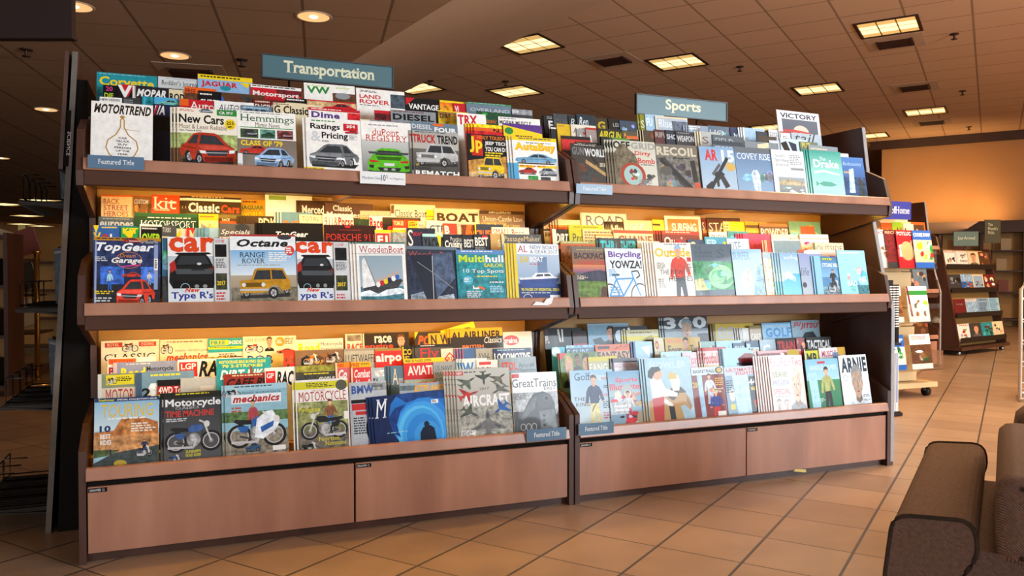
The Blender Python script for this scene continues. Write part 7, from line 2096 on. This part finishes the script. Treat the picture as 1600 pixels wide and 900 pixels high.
sets = [[('w', 'T;TRAIN;r;.1,.95,.04,.14;b|blobs;0,1,.3,1;wra'), ('d', 'head;.2,.9,.1,.9;B'), ('t', 'blobs;0,1,.1,1;GvB'), ('e', 'blobs;0,1,.1,1;seG')],
        [('m', 'T;WAR;a;.2,.8,.3,.4;'), ('l', 'N;0,1,.2,1;S|Z;.1,.9,.05,.12;b;1'), ('S', 'T;NEWS;n;.1,.9,.05,.18;b|Z;.1,.9,.3,.9;n;6'), ('c', 'Z;.1,.9,.05,.9;b;8')],
        [('d', 'blobs;0,1,.1,1;dka'), ('b', 'N;0,1,.0,.5;S|blobs;0,1,.5,1;ToB'), ('e', 'R;.1,.9,.1,.9;S|blobs;.1,.9,.4,.8;Ba'), ('m', 'blobs;0,1,0,1;dws')],
        [('w', 'T;ROCK;r;.1,.95,.03,.13;b|blobs;.2,.9,.3,1;dks'), ('w', 'T;RADIO;k;.3,.95,.6,.75;b|blobs;.3,.9,.1,.6;aB'), ('e', 'head;.1,.9,.1,1;B'), ('B', 'blobs;0,1,0,1;qBs')]]
rn = ['lowest', 'second lowest', 'second highest', 'top']
cn = ['leftmost', 'second', 'third', 'rightmost']
for l, ((z, y), st) in enumerate(zip(RL, sets)):
    for i, (base, ops) in enumerate(st):
        w = RW / 4 - .012
        rack_mag(RM, .006 + i * RW / 4, y + .012, z + .001, w, .215, base, ops, '%s magazine on the %s shelf of the tall rolling rack' % (cn[i], rn[l]), 'magazines on the rolling rack', .17, 700 + w)
a, b = at_d(1489, 383.5, c.y + .3), at_d(1529, 361, c.y + .3)


def stand_sign(x0, x1, y0, y1, dist, lines, label, mat, foot):
    a, b = at_d(x0, y1, dist), at_d(x1, y0, dist)
    t = thing('standing_sign', label, 'sign', a, 0, 'green signs at the back right')
    W, Hh = b.x - a.x, b.z - a.z
    m = MB()
    m.box(0, W, 0, .01, 0, Hh)
    m.build('sign_board', mat, t)
    for z0, z1 in ((-.006, -.0002), (Hh + .0002, Hh + .006)):
        m = MB()
        m.box(-.006, W + .006, -.002, .012, z0, z1)
        m.build('frame_rail', M['sign_frame'], t)
    m = MB()
    for s, bx in lines:
        m.text(s, (W * bx[0], -.0008, Hh * bx[2]), (1, 0, 0), (0, 0, 1), W * (bx[1] - bx[0]), Hh * (bx[3] - bx[2]), style='s')
    m.build('sign_lettering', M['cream'], t)
    m = MB()
    m.tube([(W / 2, .012, 0), (W / 2, .012, foot - a.z)], .006, 6)
    m.build('stem', M['wire'], t)


M['sign_green'] = new_mat('grey_green_board', (.10, .16, .13), .5)
M['sign_olive'] = new_mat('olive_board', (.06, .06, .035), .5)
stand_sign(1490, 1529, 362, 384, c.y + .3, [('Just Arrived', (.16, .86, .38, .66))], 'grey-green sign standing on the tall rolling rack', M['sign_green'], 1.29)
stand_sign(1538.5, 1563.5, 344, 379, c.y + 2.2, [('This', (.2, .5, .74, .86)), ('Month\'s', (.2, .82, .56, .69)), ('Picks', (.2, .6, .38, .51))], 'olive sign with three lines of lettering behind the rolling rack', M['sign_olive'], 0.0)

# shelving along the orange wall
sb = thing('glazed_bookcase', 'long dark glazed bookcase under the orange back wall', 'bookcase', ab(BW - 1.0, AW - .45, 0), A_ANG - math.pi / 2)
SWD = 7.0
SM = Matrix.Translation(ab(BW - 1.0, AW - .45, 0)) @ Matrix.Rotation(A_ANG - math.pi / 2, 4, 'Z')
m = MB()
m.box(0, SWD, -.06, .40, 1.76, 1.98)
m.build('cornice', M['trim'], sb)
m = MB()
m.box(0, SWD, .38, .40, 0, 1.76)
m.build('back_panel', M['inner'], sb)
for i in range(11):
    m = MB()
    m.box(i * .69, i * .69 + .05, 0, .38, 0, 1.76)
    m.build('upright', M['trim'], sb)
for z in (.12, .62, 1.02, 1.40):
    m = MB()
    m.box(.001, SWD - .001, .03, .379, z, z + .03)
    m.build('shelf', M['trim'], sb)
R = random.Random(5)
for z, hn in ((.65, 'lower'), (1.05, 'middle'), (1.43, 'upper')):
    for i in range(10):
        if R.random() < .2:
            continue
        x = .1 + i * .69
        o = book(.16, .22, .05 + .1 * R.random(), R.choice(['tn', 'wh', 'bl', 'rd', 'gr', 'dk', 'tn']), 'book on the %s shelf of the long glazed bookcase' % hn, (0, 0, 0), (0, 0, 0), 'books on the %s shelf of the glazed bookcase' % hn)
        o.matrix_world = SM @ Matrix.Translation((x + .1 + .2 * R.random(), .1, z + .001))

# white wire rack at the right edge
c = at_h(1594, 628, 0)
wr = thing('wire_rack', 'white wire rack cut off by the right edge of the photo', 'display rack', (c.x, c.y, 0), A_ANG - math.pi / 2)
hh = 1.0
m = MB()
top = HC + (430 - 441) / FPX * c.y
arc = [(0, 0, .02), (0, 0, top - .06), (.03, 0, top - .01), (.08, 0, top), (.55, 0, top), (.55, 0, .02)]
m.tube(arc, .011, 8)
m.tube([(x, .4, z) for x, y, z in arc], .011, 8)
m.tube([(0, 0, .02), (0, .4, .02), (.55, .4, .02), (.55, 0, .02)], .011, 8, closed=True)
m.build('frame', M['white_wire'], wr)
for i in range(5):
    z = .10 + i * .17
    m = MB()
    m.tube([(0, 0, z), (.55, 0, z), (.55, .4, z), (0, .4, z)], .006, 6, closed=True)
    for q in range(8):
        m.tube([(.05 + q * .064, 0, z), (.05 + q * .064, .4, z)], .004, 5)
    m.build('wire_shelf', M['white_wire'], wr)


# ---------------------------------------------------------------- armchair at the lower right
def rounded(prof, r, n=4):
    out = []
    k = len(prof)
    for i in range(k):
        p, a, b = Vector(prof[i]), Vector(prof[i - 1]), Vector(prof[(i + 1) % k])
        da, db = (a - p), (b - p)
        rr = min(r, da.length * .45, db.length * .45)
        s, e = p + da.normalized() * rr, p + db.normalized() * rr
        for q in range(n + 1):
            f = q / n
            out.append(tuple(s * (1 - f) ** 2 + p * 2 * f * (1 - f) + e * f * f))
    return out


AH = .50
c = at_h(1391, 799, AH)
CH = Matrix.Translation((c.x, c.y, 0)) @ Matrix.Rotation(A_ANG - math.pi / 2, 4, 'Z')


def cushion(parent, name, x0, x1, y0, y1, z0, z1, r=.03, seg=3):
    me = bpy.data.meshes.new(name)
    bm = bmesh.new()
    bmesh.ops.create_cube(bm, size=1)
    for v in bm.verts:
        v.co = Vector(((x0 + x1) / 2 + v.co.x * (x1 - x0), (y0 + y1) / 2 + v.co.y * (y1 - y0), (z0 + z1) / 2 + v.co.z * (z1 - z0)))
    bmesh.ops.bevel(bm, geom=bm.edges[:], offset=r, segments=seg, affect='EDGES', profile=.6)
    for f in bm.faces:
        f.smooth = True
    bm.to_mesh(me)
    bm.free()
    me.materials.append(M['fabric'])
    o = bpy.data.objects.new(name, me)
    C.objects.link(o)
    o.parent = parent
    return o


def armchair(label, mat):
    t = thing('armchair', label, 'armchair', (0, 0, 0), 0, 'brown upholstered armchairs')
    t.matrix_world = mat
    for x0, sgn in ((0, 1), (.83, -1)):
        prof = [(x0 - .012, AH - .15), (x0 + .005, AH - .005), (x0 + .142, AH + .004), (x0 + .152, AH - .06), (x0 + .115, AH - .12), (x0 + .11, .10), (x0 + .03, .10), (x0 + .02, AH - .21)]
        if sgn < 0:
            prof = [(2 * (x0 + .088) - p, q) for p, q in prof][::-1]
        m = MB()
        m.prism(rounded(prof, .03), 0.0, .80, 'y')
        arm = m.build('arm', M['fabric'], t)
        for y in (0.0, .80):
            m = MB()
            m.tube([(p, y, q) for p, q in rounded(prof, .03)], .0045, 6, closed=True)
            m.build('piping', M['fabric_dark'], arm)
    cushion(t, 'seat_cushion', .176, .800, -.045, .62, .442, .602, .035)
    m = MB()
    for z in (.585, .460):
        m.tube([(.215, -.045, z), (.76, -.045, z)], .004, 6)
    m.build('welt', M['fabric_dark'], t)
    m = MB()
    m.box(.125, .83, .03, .64, .10, .441)
    m.build('seat_base', M['fabric'], t)
    cushion(t, 'backrest', .21, .80, .64, .84, .12, .63, .06)
    for x, y in ((.06, .06), (.95, .06), (.06, .72), (.95, .72)):
        m = MB()
        m.lathe([(.018, 0), (.026, .10)], 12, T=lambda a, b, z, x=x, y=y: (x + a, y + b, z))
        m.build('leg', M['dark_wood'], t)
    return t


M['fabric_dark'] = noisy('dark_brown_upholstery', (.030, .018, .013), (.055, .032, .022), 90, .9)
armchair('brown woven armchair whose square arm fills the lower right corner', CH)
armchair('brown armchair barely showing at the right edge beyond the nearer armchair', CH @ Matrix.Translation((.33, 1.15, 0)))


# ---------------------------------------------------------------- of the magazines, those past the 300 that show most become one mass
def merge_rest(limit=300):
    MAGS.sort(key=lambda q: -q[0])
    rest = [o for s, o in MAGS[limit:]]
    if not rest:
        return
    bpy.context.view_layer.update()
    vs, fs, cs, ms = [], [], [], []
    for o in rest:
        for p, mi in [(o, 0)] + [(ch, 1) for ch in o.children]:
            me = p.data
            k = len(vs)
            mw = p.matrix_world
            vs += [tuple(mw @ v.co) for v in me.vertices]
            ink = me.color_attributes.get('ink')
            for f in me.polygons:
                fs.append(tuple(i + k for i in f.vertices))
                ms.append(mi)
                for li in f.loop_indices:
                    cs += list(ink.data[li].color) if ink else [1, 1, 1, 1]
    me = bpy.data.meshes.new('magazine_backlist')
    me.from_pydata(vs, [], fs)
    me.materials.append(M['cover'])
    me.materials.append(M['pages'])
    me.polygons.foreach_set('material_index', ms)
    at = me.color_attributes.new('ink', 'FLOAT_COLOR', 'CORNER')
    at.data.foreach_set('color', cs)
    o = bpy.data.objects.new('magazine_backlist', me)
    C.objects.link(o)
    tag(o, 'half-hidden further magazine copies showing only as edges between the others', 'magazines', None, 'stuff')
    for q in rest:
        for ch in list(q.children):
            bpy.data.objects.remove(ch)
        bpy.data.objects.remove(q)


merge_rest()
print('MAGAZINES', len(MAGS))
